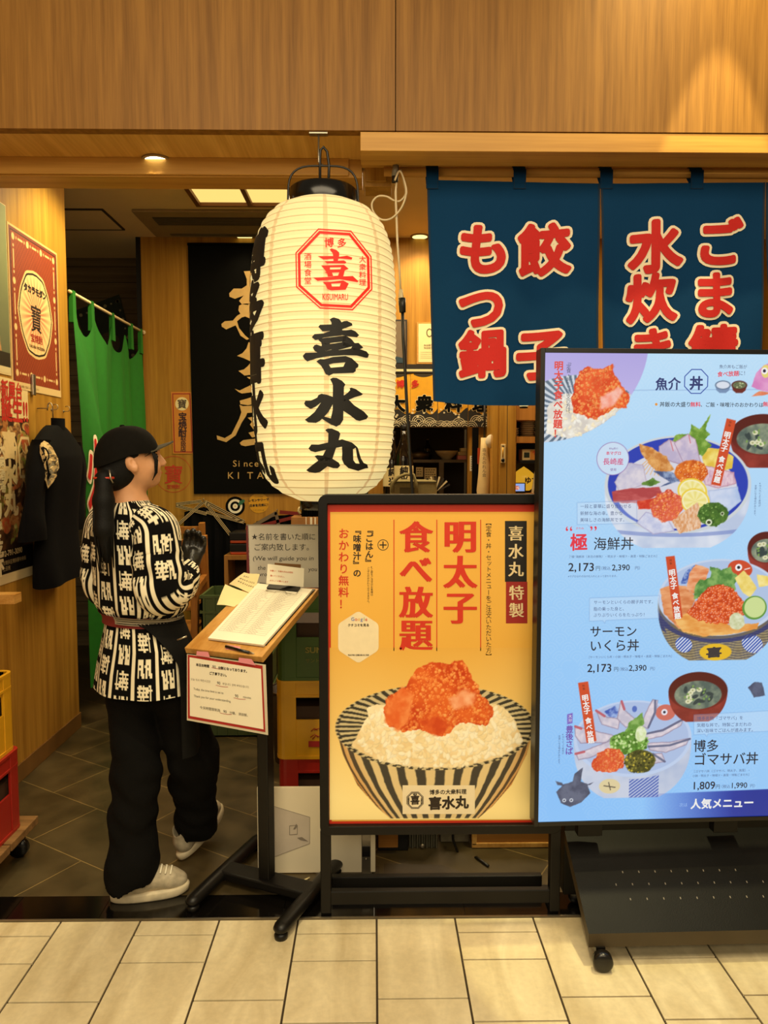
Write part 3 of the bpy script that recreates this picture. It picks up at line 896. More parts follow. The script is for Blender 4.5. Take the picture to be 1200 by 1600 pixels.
# ================================================================== printed and screened pictures of food (the prints' own colours)
class Pic:
    def __init__(s, x0, y0, x1, y1, res=1.0, base=(255, 255, 255)):
        s.x0, s.y0, s.res = x0, y0, res
        s.W, s.H = int(round((x1 - x0) / res)) + 1, int(round((y1 - y0) / res)) + 1
        xs, ys = x0 + np.arange(s.W) * res, y0 + np.arange(s.H) * res
        s.X, s.Y = np.meshgrid(xs, ys)
        s.a = np.ones((s.H, s.W, 3)) * np.array(base) / 255.0
    def noise(s, scale, seed=0, octaves=4, ax=1.0):
        out, amp, tot = np.zeros((s.H, s.W)), 1.0, 0.0
        rng = np.random.RandomState(seed + 1)
        for o in range(octaves):
            g = rng.rand(64, 64)
            u, v = s.X / scale / ax * 2 ** o, s.Y / scale * 2 ** o
            i, j = np.floor(u).astype(int), np.floor(v).astype(int)
            fu, fv = u - i, v - j
            fu, fv = fu * fu * (3 - 2 * fu), fv * fv * (3 - 2 * fv)
            i0, i1, j0, j1 = i % 64, (i + 1) % 64, j % 64, (j + 1) % 64
            n = (g[j0, i0] * (1 - fu) + g[j0, i1] * fu) * (1 - fv) + (g[j1, i0] * (1 - fu) + g[j1, i1] * fu) * fv
            out += n * amp; tot += amp; amp *= 0.55
        return out / tot
    def over(s, al, c):
        c = np.asarray(c, float)
        if c.max() > 1.5: c = c / 255.0
        if c.ndim == 1: c = c[None, None]
        al = np.clip(al, 0, 1)[..., None]
        s.a = s.a * (1 - al) + c * al
    def ell(s, cx, cy, rx, ry, rot=0.0):
        c, n = math.cos(rot), math.sin(rot)
        dx, dy = s.X - cx, s.Y - cy
        u, v = dx * c + dy * n, -dx * n + dy * c
        return (np.sqrt((u / rx) ** 2 + (v / ry) ** 2) - 1) * min(rx, ry)
    def aa(s, sd, soft=1.0): return np.clip(0.5 - sd / (s.res * soft), 0, 1)
    def poly(s, pts):
        P = np.array(pts, float); n = len(P)
        pad = 6 * s.res
        sd = np.full((s.H, s.W), 1e3)
        jx = (s.X[0] > P[:, 0].min() - pad) & (s.X[0] < P[:, 0].max() + pad)
        jy = (s.Y[:, 0] > P[:, 1].min() - pad) & (s.Y[:, 0] < P[:, 1].max() + pad)
        if not jx.any() or not jy.any(): return sd
        X, Y = s.X[np.ix_(jy, jx)], s.Y[np.ix_(jy, jx)]
        d = np.full(X.shape, 1e9); ins = np.zeros(X.shape, bool)
        for i in range(n):
            a, b = P[i], P[(i + 1) % n]
            e = b - a
            t = np.clip(((X - a[0]) * e[0] + (Y - a[1]) * e[1]) / max(1e-9, e @ e), 0, 1)
            d = np.minimum(d, (X - a[0] - t * e[0]) ** 2 + (Y - a[1] - t * e[1]) ** 2)
            if a[1] != b[1]:
                ins ^= ((Y < a[1]) != (Y < b[1])) & (X < (b[0] - a[0]) * (Y - a[1]) / (b[1] - a[1]) + a[0])
        sd[np.ix_(jy, jx)] = np.where(ins, -1, 1) * np.sqrt(d)
        return sd
    def mix(s, a, b, t):
        t = np.clip(t, 0, 1)[..., None]
        return np.array(a) / 255.0 * (1 - t) + np.array(b) / 255.0 * t
    def patch(s, pts, c1, c2, nscale=14, seed=0, rough=1.5, soft=1.2, ax=1.0, edge=None):
        """an outline filled with two wandering tones, its edge a little ragged"""
        sd = s.poly(pts) + (s.noise(6, seed + 5) - 0.5) * rough * 2
        c = s.mix(c1, c2, (s.noise(nscale, seed, ax=ax) - 0.3) / 0.4)
        if edge is not None:
            c = c * (1 - 0.75 * np.clip(1 + sd / 2.2, 0, 1)[..., None]) + np.array(edge) / 255.0 * 0.75 * np.clip(1 + sd / 2.2, 0, 1)[..., None]
        s.over(s.aa(sd, soft), c)
    def blob(s, cx, cy, rx, ry, c1, c2, rot=0.0, nscale=8, seed=0, rough=2.0, soft=1.4):
        sd = s.ell(cx, cy, rx, ry, rot) + (s.noise(9, seed + 3) - 0.5) * rough * 2
        s.over(s.aa(sd, soft), s.mix(c1, c2, (s.noise(nscale, seed) - 0.3) / 0.4))
    def dots(s, n, inside, r0, r1, cols, seed=0, ring=None, hi=None):
        """many little rounds scattered where inside(x, y) holds"""
        rng = np.random.RandomState(seed)
        k = 0
        while k < n:
            x, y = s.x0 + rng.rand() * s.W * s.res, s.y0 + rng.rand() * s.H * s.res
            if not inside(x, y): continue
            k += 1
            r = r0 + (r1 - r0) * rng.rand(); asp = 1 + 0.0 * rng.rand()
            s.dot(x, y, r, r, 0, cols[rng.randint(len(cols))], ring, hi)
    def dot(s, x, y, rx, ry, rot, c, ring=None, hi=None):
        m = max(rx, ry) + 2
        i0, i1 = int(max(0, (x - m - s.x0) / s.res)), int(min(s.W, (x + m - s.x0) / s.res + 2))
        j0, j1 = int(max(0, (y - m - s.y0) / s.res)), int(min(s.H, (y + m - s.y0) / s.res + 2))
        if i1 <= i0 or j1 <= j0: return
        X, Y = s.X[j0:j1, i0:i1] - x, s.Y[j0:j1, i0:i1] - y
        cc, nn = math.cos(rot), math.sin(rot)
        u, v = X * cc + Y * nn, -X * nn + Y * cc
        q = np.sqrt((u / rx) ** 2 + (v / ry) ** 2)
        al = np.clip(0.5 - (q - 1) * min(rx, ry) / s.res, 0, 1)[..., None]
        col = np.array(c) / 255.0
        if ring is not None: col = np.where((q > 0.55)[..., None], np.array(ring) / 255.0, col)
        col = np.broadcast_to(col, al.shape[:2] + (3,))
        s.a[j0:j1, i0:i1] = s.a[j0:j1, i0:i1] * (1 - al) + col * al
        if hi is not None:
            al = np.clip(0.5 - (np.hypot(X + rx * .3, Y + ry * .3) - min(rx, ry) * .3) / s.res, 0, 1)[..., None]
            s.a[j0:j1, i0:i1] = s.a[j0:j1, i0:i1] * (1 - al) + np.array(hi) / 255.0 * al
    def line(s, pts, wd, c, al=1.0):
        P = np.array(pts, float); d = np.full((s.H, s.W), 1e9)
        for a, b in zip(P, P[1:]):
            e = b - a
            t = np.clip(((s.X - a[0]) * e[0] + (s.Y - a[1]) * e[1]) / max(1e-9, e @ e), 0, 1)
            d = np.minimum(d, np.hypot(s.X - a[0] - t * e[0], s.Y - a[1] - t * e[1]))
        s.over(s.aa(d - wd / 2) * al, c)

def grains(p, n, inside, cols, seed, L=5.0, Wd=2.2):
    rng = np.random.RandomState(seed)
    k = 0
    while k < n:
        x, y = p.x0 + rng.rand() * p.W * p.res, p.y0 + rng.rand() * p.H * p.res
        if not inside(x, y): continue
        k += 1
        c = cols[rng.randint(len(cols))]
        th = rng.rand() * math.pi
        p.dot(x + 0.5, y + 0.8, L, Wd, th, tuple(v * 0.92 for v in c))
        p.dot(x, y, L * 0.92, Wd * 0.85, th, c)

def roe_heap(p, pts, seed, light=(246, 168, 92), mid=(226, 104, 40), dark=(196, 62, 20), n=420, r=(1.2, 3.4)):
    sd = p.poly(pts) + (p.noise(10, seed + 9) - 0.5) * 9
    p.over(p.aa(sd, 1.5), p.mix(dark, mid, (p.noise(30, seed) - 0.25) / 0.4))
    ins = lambda x, y: sd[min(p.H - 1, max(0, int((y - p.y0) / p.res))), min(p.W - 1, max(0, int((x - p.x0) / p.res)))] < -1
    p.dots(n, ins, r[0], r[1], [mid, light, (236, 128, 58), (214, 84, 30), (240, 146, 72)], seed, None, (252, 196, 130))
    tone = (p.noise(26, seed + 2) - 0.5)
    p.over(np.where(sd < 0, np.clip(tone * 2.2, 0, 0.6), 0), mid)
    p.over(np.where(sd < 0, np.clip(-tone * 2.4, 0, 0.55), 0), dark)

def bezel(c, k, sc, oy): return lambda x, y: (840 + x / sc, oy + y / sc)

# ---- the rice bowl on the standing poster
def poster_picture():
    p = Pic(515, 1012, 850, 1281, 1.0, (236, 186, 92))
    q = lambda x, y: (490 + x / 3.02, 770 + y / 3.02)
    Q = lambda L: [q(*t) for t in L]
    t = (p.Y - 1012) / 268
    p.a = p.mix((228, 174, 76), (255, 236, 168), 0.05 + 1.1 * t + (p.noise(160, 3, 2) - 0.5) * 0.2)
    cx, cy, rx, ry = 681.0, 1136.0, 157.0, 67.0
    body = p.poly([(cx - rx + 1, cy), (cx - rx + 12, cy + 42), (cx - 122, cy + 90), (cx - 92, cy + 124), (cx - 70, cy + 143), (cx + 70, cy + 143), (cx + 92, cy + 124), (cx + 122, cy + 90), (cx + rx - 12, cy + 42), (cx + rx - 1, cy)])
    yy = np.clip((p.Y - cy) / 143, 0, 1)
    half = rx * (1 - 0.52 * yy ** 1.7)
    th = np.arcsin(np.clip((p.X - cx) / half, -1, 1))
    wob = (p.noise(22, 8) - 0.5) * 0.10
    st = np.sin((th + wob * 0.5) * 27)
    edge = np.abs(th) / 1.57
    base = p.mix((226, 204, 152), (196, 128, 58), np.clip((edge - 0.55) * 2, 0, 0.9))
    p.over(p.aa(body), base)
    p.over(p.aa(body) * np.clip(0.5 + st * 2.4, 0, 1), p.mix((66, 62, 54), (120, 80, 44), np.clip((edge - 0.6) * 2, 0, 1)))
    rim = p.ell(cx, cy, rx, ry)
    p.over(p.aa(rim), (206, 192, 150))
    ang = np.arctan2((p.Y - cy) / ry, (p.X - cx) / rx)
    inn = p.ell(cx, cy, rx - 3, ry - 2.5)
    p.over(p.aa(inn) * np.clip(0.5 + np.sin((ang + wob * 0.3) * 52) * 2.4, 0, 1), (58, 56, 48))
    p.over(np.clip(1.6 - np.abs(rim + 1.2), 0, 1) * np.clip(0.5 + np.sin(ang * 70) * 3, 0, 1), (40, 38, 34))
    rice = Q([(180, 1190), (215, 1130), (255, 1060), (250, 1020), (300, 995), (360, 1000), (700, 980), (880, 995), (945, 1060), (985, 1130), (990, 1190), (900, 1250), (780, 1290), (620, 1306), (480, 1300), (330, 1270), (230, 1225)])
    sd = p.poly(rice) + (p.noise(12, 4) - 0.5) * 7
    sd = np.maximum(sd, p.ell(cx, cy, rx - 8, ry - 4))
    p.over(p.aa(sd, 1.5), p.mix((236, 210, 156), (255, 244, 212), (p.noise(34, 6) - 0.3) / 0.4))
    ins = lambda x, y: sd[min(p.H - 1, max(0, int(y - p.y0))), min(p.W - 1, max(0, int(x - p.x0)))] < -3
    grains(p, 620, ins, [(255, 246, 216), (252, 238, 200), (246, 228, 182), (255, 250, 228)], 3, 5.6, 2.9)
    roe_heap(p, Q([(325, 1030), (350, 960), (440, 910), (465, 870), (490, 820), (560, 795), (640, 805), (700, 790), (735, 850), (770, 900), (800, 960), (850, 1010), (850, 1050), (820, 1095), (740, 1085), (690, 1075), (650, 1130), (590, 1150), (520, 1120), (430, 1125), (350, 1090)]), 5, n=900, r=(1.0, 3.0))
    p.patch(Q([(345, 990), (420, 915), (470, 950), (450, 1080), (400, 1120), (340, 1080)]), (228, 104, 44), (240, 146, 84), 14, 3, 3, 5)
    p.patch(Q([(640, 970), (720, 925), (770, 950), (750, 1000), (660, 1020)]), (240, 150, 104), (248, 188, 150), 12, 5, 3, 6)
    p.patch(Q([(500, 1070), (600, 1050), (650, 1100), (590, 1145), (530, 1120)]), (206, 72, 26), (228, 106, 48), 12, 7, 3, 5)
    return p

# ---- what the big screen shows
def screen_picture():
    p = Pic(848, 548, 1263, 1288, 1.0, (178, 210, 244))
    tx, ty = (p.X - 848) / 400, (p.Y - 548) / 740
    p.a = p.mix((192, 226, 250), (136, 194, 250), np.clip(0.85 * ty + 0.35 * (0.6 - tx) * ty + 0.05, 0, 1))
    u = (p.X + 14 * (np.floor(p.Y / 14) % 2)) % 28 - 14
    v = p.Y % 14
    w_ = np.sin(np.hypot(u, 14 - v) * 1.3)
    p.over(np.clip(w_, 0, 1) * 0.07 * (p.noise(90, 12, 2) > 0.45), (255, 255, 255))
    A = lambda x, y: (840 + x / 3.333, 540 + y / 3.333)
    B = lambda x, y: (840 + x / 3.333, 850 + y / 3.333)
    LA = lambda L: [A(*t) for t in L]
    LB = lambda L: [B(*t) for t in L]
    # round picture in the top left corner
    c0 = A(40, 20)
    disc = p.ell(846, 532, 166, 154)
    m = p.aa(disc)
    p.over(m, p.mix((176, 166, 226), (206, 196, 238), ty * 5))
    lx = np.sin((np.arctan2(p.Y - 640, p.X - 905)) * 44)
    bw = np.maximum(p.ell(905, 640, 92, 56), disc)
    p.over(p.aa(bw), (206, 214, 222))
    p.over(p.aa(bw) * np.clip(0.5 + 2 * lx, 0, 1), (92, 112, 132))
    rc = np.maximum(p.poly(LA([(60, 300), (150, 240), (430, 250), (470, 300), (420, 360), (300, 440), (190, 470), (50, 440)])) + (p.noise(9, 2) - .5) * 6, disc)
    p.over(p.aa(rc, 1.5), p.mix((214, 206, 196), (246, 240, 224), (p.noise(16, 3) - .3) / .4))
    grains(p, 120, lambda x, y: rc[int(min(p.H - 1, max(0, y - p.y0))), int(min(p.W - 1, max(0, x - p.x0)))] < -2, [(248, 244, 232), (236, 228, 210), (252, 236, 200)], 5, 3.4, 1.8)
    roe_heap(p, LA([(180, 250), (200, 180), (215, 130), (260, 100), (330, 110), (385, 95), (410, 150), (440, 200), (480, 240), (470, 320), (400, 300), (370, 330), (300, 365), (250, 350), (190, 335)]), 8, (250, 160, 80), (240, 100, 46), (214, 60, 24), 380, (0.9, 2.4))
    p.patch(LA([(330, 260), (420, 205), (445, 225), (400, 300), (330, 320)]), (246, 150, 126), (250, 190, 172), 9, 2, 2, 4)
    # header rule
    p.line([A(500, 222), A(1400, 212)], 0.6, (120, 150, 200))
    # little bowls in the header
    def small_bowl(cx, cy, body, inside):
        sd = p.poly([(cx - 12, cy - 1), (cx - 10, cy + 6), (cx - 5, cy + 10), (cx + 5, cy + 10), (cx + 10, cy + 6), (cx + 12, cy - 1)])
        p.over(p.aa(sd), body); p.over(p.aa(p.ell(cx, cy - 2, 12.5, 7)), tuple(v * .8 for v in body)); p.over(p.aa(p.ell(cx, cy - 2, 10.5, 5.4)), inside)
    small_bowl(1130, 600, (120, 146, 182), (220, 226, 238))
    small_bowl(1156, 600, (110, 40, 34), (110, 116, 84))
    p.dots(14, lambda x, y: abs(x - 1156) < 7 and abs(y - 598) < 3.5, .8, 1.4, [(196, 206, 150), (80, 100, 60)], 3)
    # pink folk-art fish at the right edge
    p.patch(LA([(1118, 200), (1140, 130), (1180, 90), (1240, 70), (1330, 90), (1360, 180), (1290, 225), (1200, 225), (1150, 215)]), (214, 130, 190), (228, 160, 206), 20, 4, 0.6, 1.2)
    p.over(p.aa(p.ell(*A(1190, 122), 7, 10)), (232, 214, 120)); p.over(p.aa(p.ell(*A(1184, 120), 5, 5)), (250, 244, 250)); p.over(p.aa(p.ell(*A(1183, 120), 2.4, 2.6)), (40, 30, 50))
    p.patch(LA([(1120, 250), (1160, 222), (1230, 232), (1180, 245)]), (222, 120, 84), (236, 150, 110), 9, 1, .6)
    # ---------- soup bowls
    def soup(cx, cy, rx, ry, seed):
        hs = [(k / 16.0, rx * math.sqrt(max(0.0, 1 - (0.93 * k / 16.0) ** 2.2))) for k in range(17)]
        sd = p.poly([(cx - h, cy + ry * 1.6 * t) for t, h in hs] + [(cx + h, cy + ry * 1.6 * t) for t, h in hs[::-1]])
        p.over(p.aa(sd), p.mix((104, 28, 26), (164, 62, 52), p.noise(20, seed)))
        p.over(p.aa(p.ell(cx, cy, rx, ry)), p.mix((88, 24, 22), (126, 40, 34), np.clip((p.Y - cy) / ry, 0, 1)))
        so = p.ell(cx, cy + ry * .2, rx * .8, ry * .74)
        p.over(p.aa(so), p.mix((84, 100, 92), (150, 158, 130), (p.noise(16, seed) - .3) / .4))
        rng = np.random.RandomState(seed)
        for k in range(26):
            t_, r_ = rng.rand() * 6.28, math.sqrt(rng.rand()) * .72
            x, y = cx + math.cos(t_) * rx * .75 * r_, cy + ry * .2 + math.sin(t_) * ry * .68 * r_
            if k < 8: p.dot(x, y, 5 + 3 * rng.rand(), 3, rng.rand() * 3, (52, 66, 66))
            elif k < 14: p.dot(x, y, 4.6, 3.6, 0, (196, 196, 150), (226, 224, 186)); p.dot(x, y, 2.4, 1.8, 0, (160, 160, 110), (214, 212, 170))
            else: p.dot(x, y, 2.2, 1.5, rng.rand() * 3, (126, 160, 84))
    soup(1196, 674, 52, 32, 3)
    soup(1208, 850, 30, 25, 5)
    # ---------- donburi bowls
    def donburi(cx, cy, rx, ry, drop, rim, inner, out1, out2, seed):
        hs = [(k / 16.0, rx * math.sqrt(max(0.0, 1 - (0.91 * k / 16.0) ** 2.6))) for k in range(17)]
        sd = p.poly([(cx - h, cy + drop * t) for t, h in hs] + [(cx + h, cy + drop * t) for t, h in hs[::-1]])
        p.over(p.aa(sd), p.mix(out1, out2, (p.noise(30, seed, 3) - .3) / .4))
        p.over(p.aa(p.ell(cx, cy, rx, ry)), rim); p.over(p.aa(p.ell(cx, cy - 1, rx - 5, ry - 4)), inner)
        return sd
    # first bowl
    cx, cy = A(747, 705)
    sdb = donburi(cx, cy, 116, 76, 98, (206, 212, 216), (38, 62, 178), (186, 200, 226), (222, 228, 240), 2)
    p.over(p.aa(np.maximum(sdb, np.abs(p.Y - (cy + 78 - 0.0006 * (p.X - cx) ** 2 * 1)) - 3)) * .6, (110, 130, 196))
    p.over(p.aa(p.ell(cx - 2, cy + 8, 96, 60)), (214, 214, 226))
    p.patch(LA([(700, 500), (720, 450), (760, 440), (800, 445), (806, 392), (850, 420), (905, 345), (882, 420), (905, 445), (880, 470), (915, 500), (880, 560), (780, 520)]), (96, 140, 44), (150, 184, 84), 8, 1, 2)
    p.patch(LA([(640, 505), (690, 470), (725, 485), (790, 440), (832, 470), (868, 610), (760, 600), (640, 570)]), (188, 176, 204), (226, 208, 218), 16, 2, 1, edge=(150, 110, 130))
    p.line(LA([(720, 490), (770, 590)]), 1, (160, 130, 160)); p.line(LA([(700, 480), (715, 530)]), 1.2, (204, 96, 104)); p.line(LA([(795, 450), (805, 490)]), 1.2, (204, 96, 104))
    p.patch(LA([(868, 560), (900, 515), (960, 520), (1036, 560), (1030, 620), (960, 640), (880, 612)]), (226, 190, 70), (244, 222, 124), 12, 3, 1.5)
    p.patch(LA([(862, 640), (892, 605), (1040, 640), (1056, 700), (960, 722), (890, 705)]), (204, 164, 186), (230, 202, 212), 6, 4, 1, ax=.4, edge=(170, 110, 130))
    p.patch(LA([(905, 735), (1062, 715), (1085, 790), (1010, 852), (930, 850)]), (176, 196, 230), (206, 216, 238), 20, 5, 1, edge=(150, 170, 210))
    p.patch(LA([(535, 492), (605, 515), (680, 560), (725, 625), (640, 650), (590, 600), (545, 540)]), (196, 122, 56), (232, 176, 110), 7, 6, 2)
    for k in range(7): p.line(LA([(600 + k * 8, 560 + k * 4), (510 + k * 22, 640 + k * 3)]), .9, (230, 168, 84))
    p.patch(LA([(410, 690), (440, 640), (480, 590), (560, 600), (585, 700), (440, 745)]), (190, 186, 210), (222, 214, 222), 12, 7, 1, edge=(170, 150, 170))
    p.patch(LA([(550, 700), (610, 670), (650, 690), (600, 715)]), (70, 110, 40), (110, 150, 64), 7, 2, 2)
    p.patch(LA([(610, 632), (700, 636), (800, 680), (730, 690), (640, 720), (700, 690)]), (66, 84, 130), (150, 168, 200), 6, 8, 1)
    p.patch(LA([(398, 738), (500, 722), (645, 715), (660, 745), (560, 800), (408, 796)]), (176, 66, 70), (214, 116, 112), 8, 9, 1, ax=3)
    p.patch(LA([(530, 790), (640, 770), (600, 830), (540, 830)]), (206, 52, 34), (226, 90, 60), 8, 4, 1)
    ins = lambda x, y: ((x - A(815, 0)[0]) / 25) ** 2 + ((y - A(0, 640)[1]) / 18) ** 2 < 1
    p.blob(*A(815, 640), 26, 19, (196, 84, 26), (226, 120, 40)); p.dots(90, ins, 1.8, 2.6, [(226, 110, 34), (240, 140, 52), (206, 84, 24)], 4, None, (255, 216, 160))
    for (x, y) in ((822, 738), (838, 790)):
        lx_, ly_ = A(x, y)
        p.over(p.aa(p.ell(lx_, ly_, 24, 20, .3)), (238, 208, 70)); p.over(p.aa(p.ell(lx_, ly_, 21, 17.5, .3)), (246, 240, 200)); p.over(p.aa(p.ell(lx_, ly_, 19, 15.5, .3)), p.mix((236, 222, 130), (246, 236, 170), np.sin(np.arctan2(p.Y - ly_, p.X - lx_) * 9) * .5 + .5))
    p.patch(LA([(530, 900), (580, 842), (700, 885), (735, 945), (620, 962)]), (190, 196, 226), (222, 222, 236), 12, 11, 1, edge=(150, 140, 180))
    p.patch(LA([(715, 890), (850, 795), (878, 850), (872, 930), (760, 958)]), (216, 150, 96), (240, 206, 176), 5, 12, 1, ax=.5)
    roe_heap(p, LA([(600, 800), (640, 745), (700, 730), (765, 765), (775, 830), (740, 880), (680, 895), (620, 870)]), 21, (246, 160, 130), (228, 104, 74), (204, 70, 50), 200, (.9, 1.8))
    ins = lambda x, y: ((x - A(935, 0)[0]) / 24) ** 2 + ((y - A(0, 858)[1]) / 18) ** 2 < 1
    p.blob(*A(935, 858), 24, 18, (50, 88, 30), (92, 130, 50)); p.dots(60, ins, 1.6, 3, [(96, 140, 56), (62, 104, 38), (140, 176, 90)], 6, (70, 112, 40)); p.dot(*A(915, 900), 5, 5, 0, (60, 70, 40), (226, 232, 200)); p.dot(*A(985, 855), 3, 3, 0, (60, 70, 40), (210, 222, 180))
    p.over(p.aa(p.poly(LA([(992, 362), (1042, 374), (972, 712), (920, 703)]))), (208, 76, 40))
    # round origin badge
    c = A(400, 570); p.over(p.aa(p.ell(*c, 25.5, 25.5)), (150, 110, 170)); p.over(p.aa(p.ell(*c, 24.6, 24.6)), (204, 224, 244))
    # second bowl
    cx, cy = B(985, 262)
    sdb = donburi(cx, cy, 99, 61, 100, (196, 212, 236), (176, 196, 228), (120, 104, 76), (96, 96, 110), 4)
    low = np.maximum(sdb, -p.ell(cx, cy + 4, 101, 62))
    wv = np.sin(p.Y * 1.5 + np.sin(p.X * .16) * 2)
    p.over(p.aa(low) * np.clip(wv * 2, 0, 1) * .6, (196, 176, 120))
    for (x, y, rx_, ry_) in ((800, 510, 14, 12), (1170, 510, 18, 14)):
        e = np.maximum(p.ell(*B(x, y), rx_, ry_, .5), low); p.over(p.aa(e), (54, 86, 176)); p.over(p.aa(e) * np.clip(np.sin((p.X + p.Y) * 1.1) * 2, 0, 1), (226, 232, 244))
    p.over(p.aa(np.maximum(np.abs(low + 3) - 3, p.ell(cx, cy + 8, 99, 62) - 9)) * .8, (44, 52, 112))
    p.over(p.aa(p.ell(*B(972, 552), 26, 13.5)), (232, 186, 40))
    p.patch(LB([(770, 190), (800, 120), (850, 88), (840, 150), (800, 190)]), (60, 90, 170), (190, 210, 240), 5, 3, 1)
    p.over(p.aa(p.ell(*B(1090, 112), 20, 14, .2)), (206, 76, 44)); p.over(p.aa(p.ell(*B(1082, 104), 5.5, 5.5)), (250, 250, 250)); p.over(p.aa(p.ell(*B(1082, 104), 2.6, 2.6)), (30, 30, 40)); p.line(LB([(1115, 115), (1142, 108)]), 1.4, (250, 250, 250))
    p.patch(LB([(665, 215), (730, 190), (800, 200), (860, 260), (830, 330), (850, 440), (770, 425), (690, 345)]), (212, 124, 72), (236, 168, 116), 6, 5, 1.5, ax=3)
    p.patch(LB([(805, 215), (820, 130), (852, 85), (925, 108), (900, 200), (860, 250)]), (222, 130, 80), (240, 176, 130), 5, 6, 1, ax=3)
    p.patch(LB([(745, 380), (830, 330), (950, 380), (1060, 410), (1200, 400), (1190, 430), (1050, 460), (900, 468), (790, 440)]), (226, 146, 64), (244, 190, 110), 7, 7, 1.5, ax=3)
    p.patch(LB([(845, 270), (850, 200), (880, 165), (935, 160), (930, 100), (985, 115), (1040, 95), (1050, 130), (1085, 150), (1060, 190), (1075, 225), (950, 230), (900, 260)]), (74, 128, 58), (136, 176, 96), 8, 8, 3)
    mound = LB([(810, 340), (860, 280), (920, 205), (980, 190), (1050, 215), (1110, 280), (1130, 330), (1080, 400), (960, 395), (870, 380)])
    sdm = p.poly(mound) + (p.noise(6, 9) - .5) * 4
    p.over(p.aa(sdm, 1.4), (196, 66, 24))
    ins = lambda x, y: sdm[int(min(p.H - 1, max(0, y - p.y0))), int(min(p.W - 1, max(0, x - p.x0)))] < 0
    p.dots(420, ins, 1.7, 2.5, [(224, 90, 36), (208, 70, 26), (236, 112, 56)], 11, None, (255, 214, 190))
    p.patch(LB([(1062, 160), (1110, 122), (1150, 160), (1185, 215), (1150, 262), (1110, 240)]), (230, 200, 90), (246, 226, 140), 12, 10, 1)
    p.patch(LB([(1180, 140), (1240, 150), (1250, 200), (1195, 210)]), (236, 208, 96), (248, 230, 150), 12, 11, 1)
    p.over(p.aa(p.ell(*B(1175, 318), 20, 19)), (96, 150, 60)); p.over(p.aa(p.ell(*B(1177, 316), 17, 16.5)), (206, 222, 150))
    p.blob(*B(1080, 388), 13, 14, (200, 204, 156), (228, 230, 196), 0, 6, 3, 2)
    p.over(p.aa(p.poly(LB([(690, 45), (738, 40), (790, 365), (742, 375)]))), (208, 76, 40))
    # third bowl
    cx, cy = B(540, 1010)
    sdb = donburi(cx, cy, 95, 62, 96, (190, 208, 238), (172, 192, 228), (176, 190, 218), (200, 208, 226), 6)
    low = np.maximum(sdb, -p.ell(cx, cy + 3, 97, 63))
    p.over(p.aa(np.maximum(low, np.abs(p.X - B(605, 0)[0]) - 24)) * .9, (70, 96, 178)); p.over(p.aa(np.maximum(low, np.abs(p.X - B(605, 0)[0]) - 24)) * np.clip(np.sin(p.X * .9 + p.Y * 1.2) * 2, 0, 1) * .8, (214, 222, 240))
    e = np.maximum(p.ell(*B(420, 1265), 17, 12), low); p.over(p.aa(e), (222, 206, 160)); p.line(LB([(390, 1262), (450, 1272)]), 1.6, (70, 64, 60)); p.line(LB([(415, 1245), (425, 1285)]), 1.4, (70, 64, 60))
    p.patch(LB([(380, 860), (440, 830), (470, 880), (420, 900)]), (60, 90, 176), (150, 176, 226), 5, 6, 1); p.over(p.aa(p.ell(*B(545, 850), 4, 5)), (80, 110, 190))
    p.over(p.aa(p.ell(*B(712, 872), 16, 13)), (206, 110, 96)); p.over(p.aa(p.ell(*B(706, 870), 5, 5)), (236, 236, 246)); p.over(p.aa(p.ell(*B(706, 870), 2.2, 2.2)), (40, 40, 60))
    sl = [[(335, 850), (400, 890), (470, 900), (460, 960), (370, 930)], [(225, 930), (270, 945), (440, 990), (400, 1030), (260, 1030), (230, 990)], [(235, 1085), (300, 1060), (440, 1010), (430, 1060), (310, 1110), (250, 1120)],
          [(470, 800), (490, 850), (580, 930), (500, 950), (450, 900)], [(640, 800), (670, 805), (660, 880), (620, 960), (580, 940), (600, 880)], [(600, 985), (700, 960), (810, 905), (800, 945), (700, 1000), (610, 1020)],
          [(615, 1035), (740, 1030), (850, 1012), (830, 1050), (720, 1090), (630, 1075)], [(620, 1095), (700, 1090), (720, 1140), (650, 1150)]]
    for k, L in enumerate(sl):
        p.patch(LB(L), (196, 190, 206), (226, 214, 222), 10, 20 + k, .8, edge=(120, 100, 130))
    for L in ([(610, 985), (700, 968), (810, 910)], [(625, 1055), (740, 1050), (848, 1018)], [(655, 808), (655, 870), (622, 950)], [(650, 1095), (715, 1138)]): p.line(LB(L), 3.4, (84, 92, 126), .85)
    for L in ([(340, 855), (385, 885)], [(230, 938), (262, 950)], [(235, 1085), (280, 1075)], [(475, 808), (490, 850)]): p.line(LB(L), 4, (190, 88, 100), .9)
    p.patch(LB([(490, 990), (520, 920), (588, 870), (600, 930), (560, 980)]), (96, 146, 60), (140, 180, 96), 6, 3, 1.5)
    ins = lambda x, y: ((x - B(520, 0)[0]) / 31) ** 2 + ((y - B(0, 1030)[1]) / 19) ** 2 < 1
    p.blob(*B(520, 1030), 31, 19, (70, 120, 36), (120, 166, 70)); p.dots(120, ins, 1.3, 2.6, [(150, 196, 100), (90, 146, 50), (196, 222, 150), (66, 110, 36)], 8)
    p.blob(*B(582, 985), 9, 13, (206, 222, 160), (232, 240, 204), 0, 5, 2, 1)
    roe_heap(p, LB([(320, 1140), (350, 1085), (410, 1062), (470, 1075), (505, 1110), (490, 1170), (420, 1195), (350, 1180)]), 31, (250, 160, 110), (232, 100, 56), (206, 66, 34), 160, (.9, 2))
    ins = lambda x, y: ((x - B(580, 0)[0]) / 25) ** 2 + ((y - B(0, 1135)[1]) / 19) ** 2 < 1
    p.blob(*B(580, 1135), 25, 19, (64, 66, 24), (104, 100, 40)); p.dots(110, ins, 1, 2, [(196, 176, 60), (60, 66, 24), (130, 124, 50), (40, 44, 18)], 9)
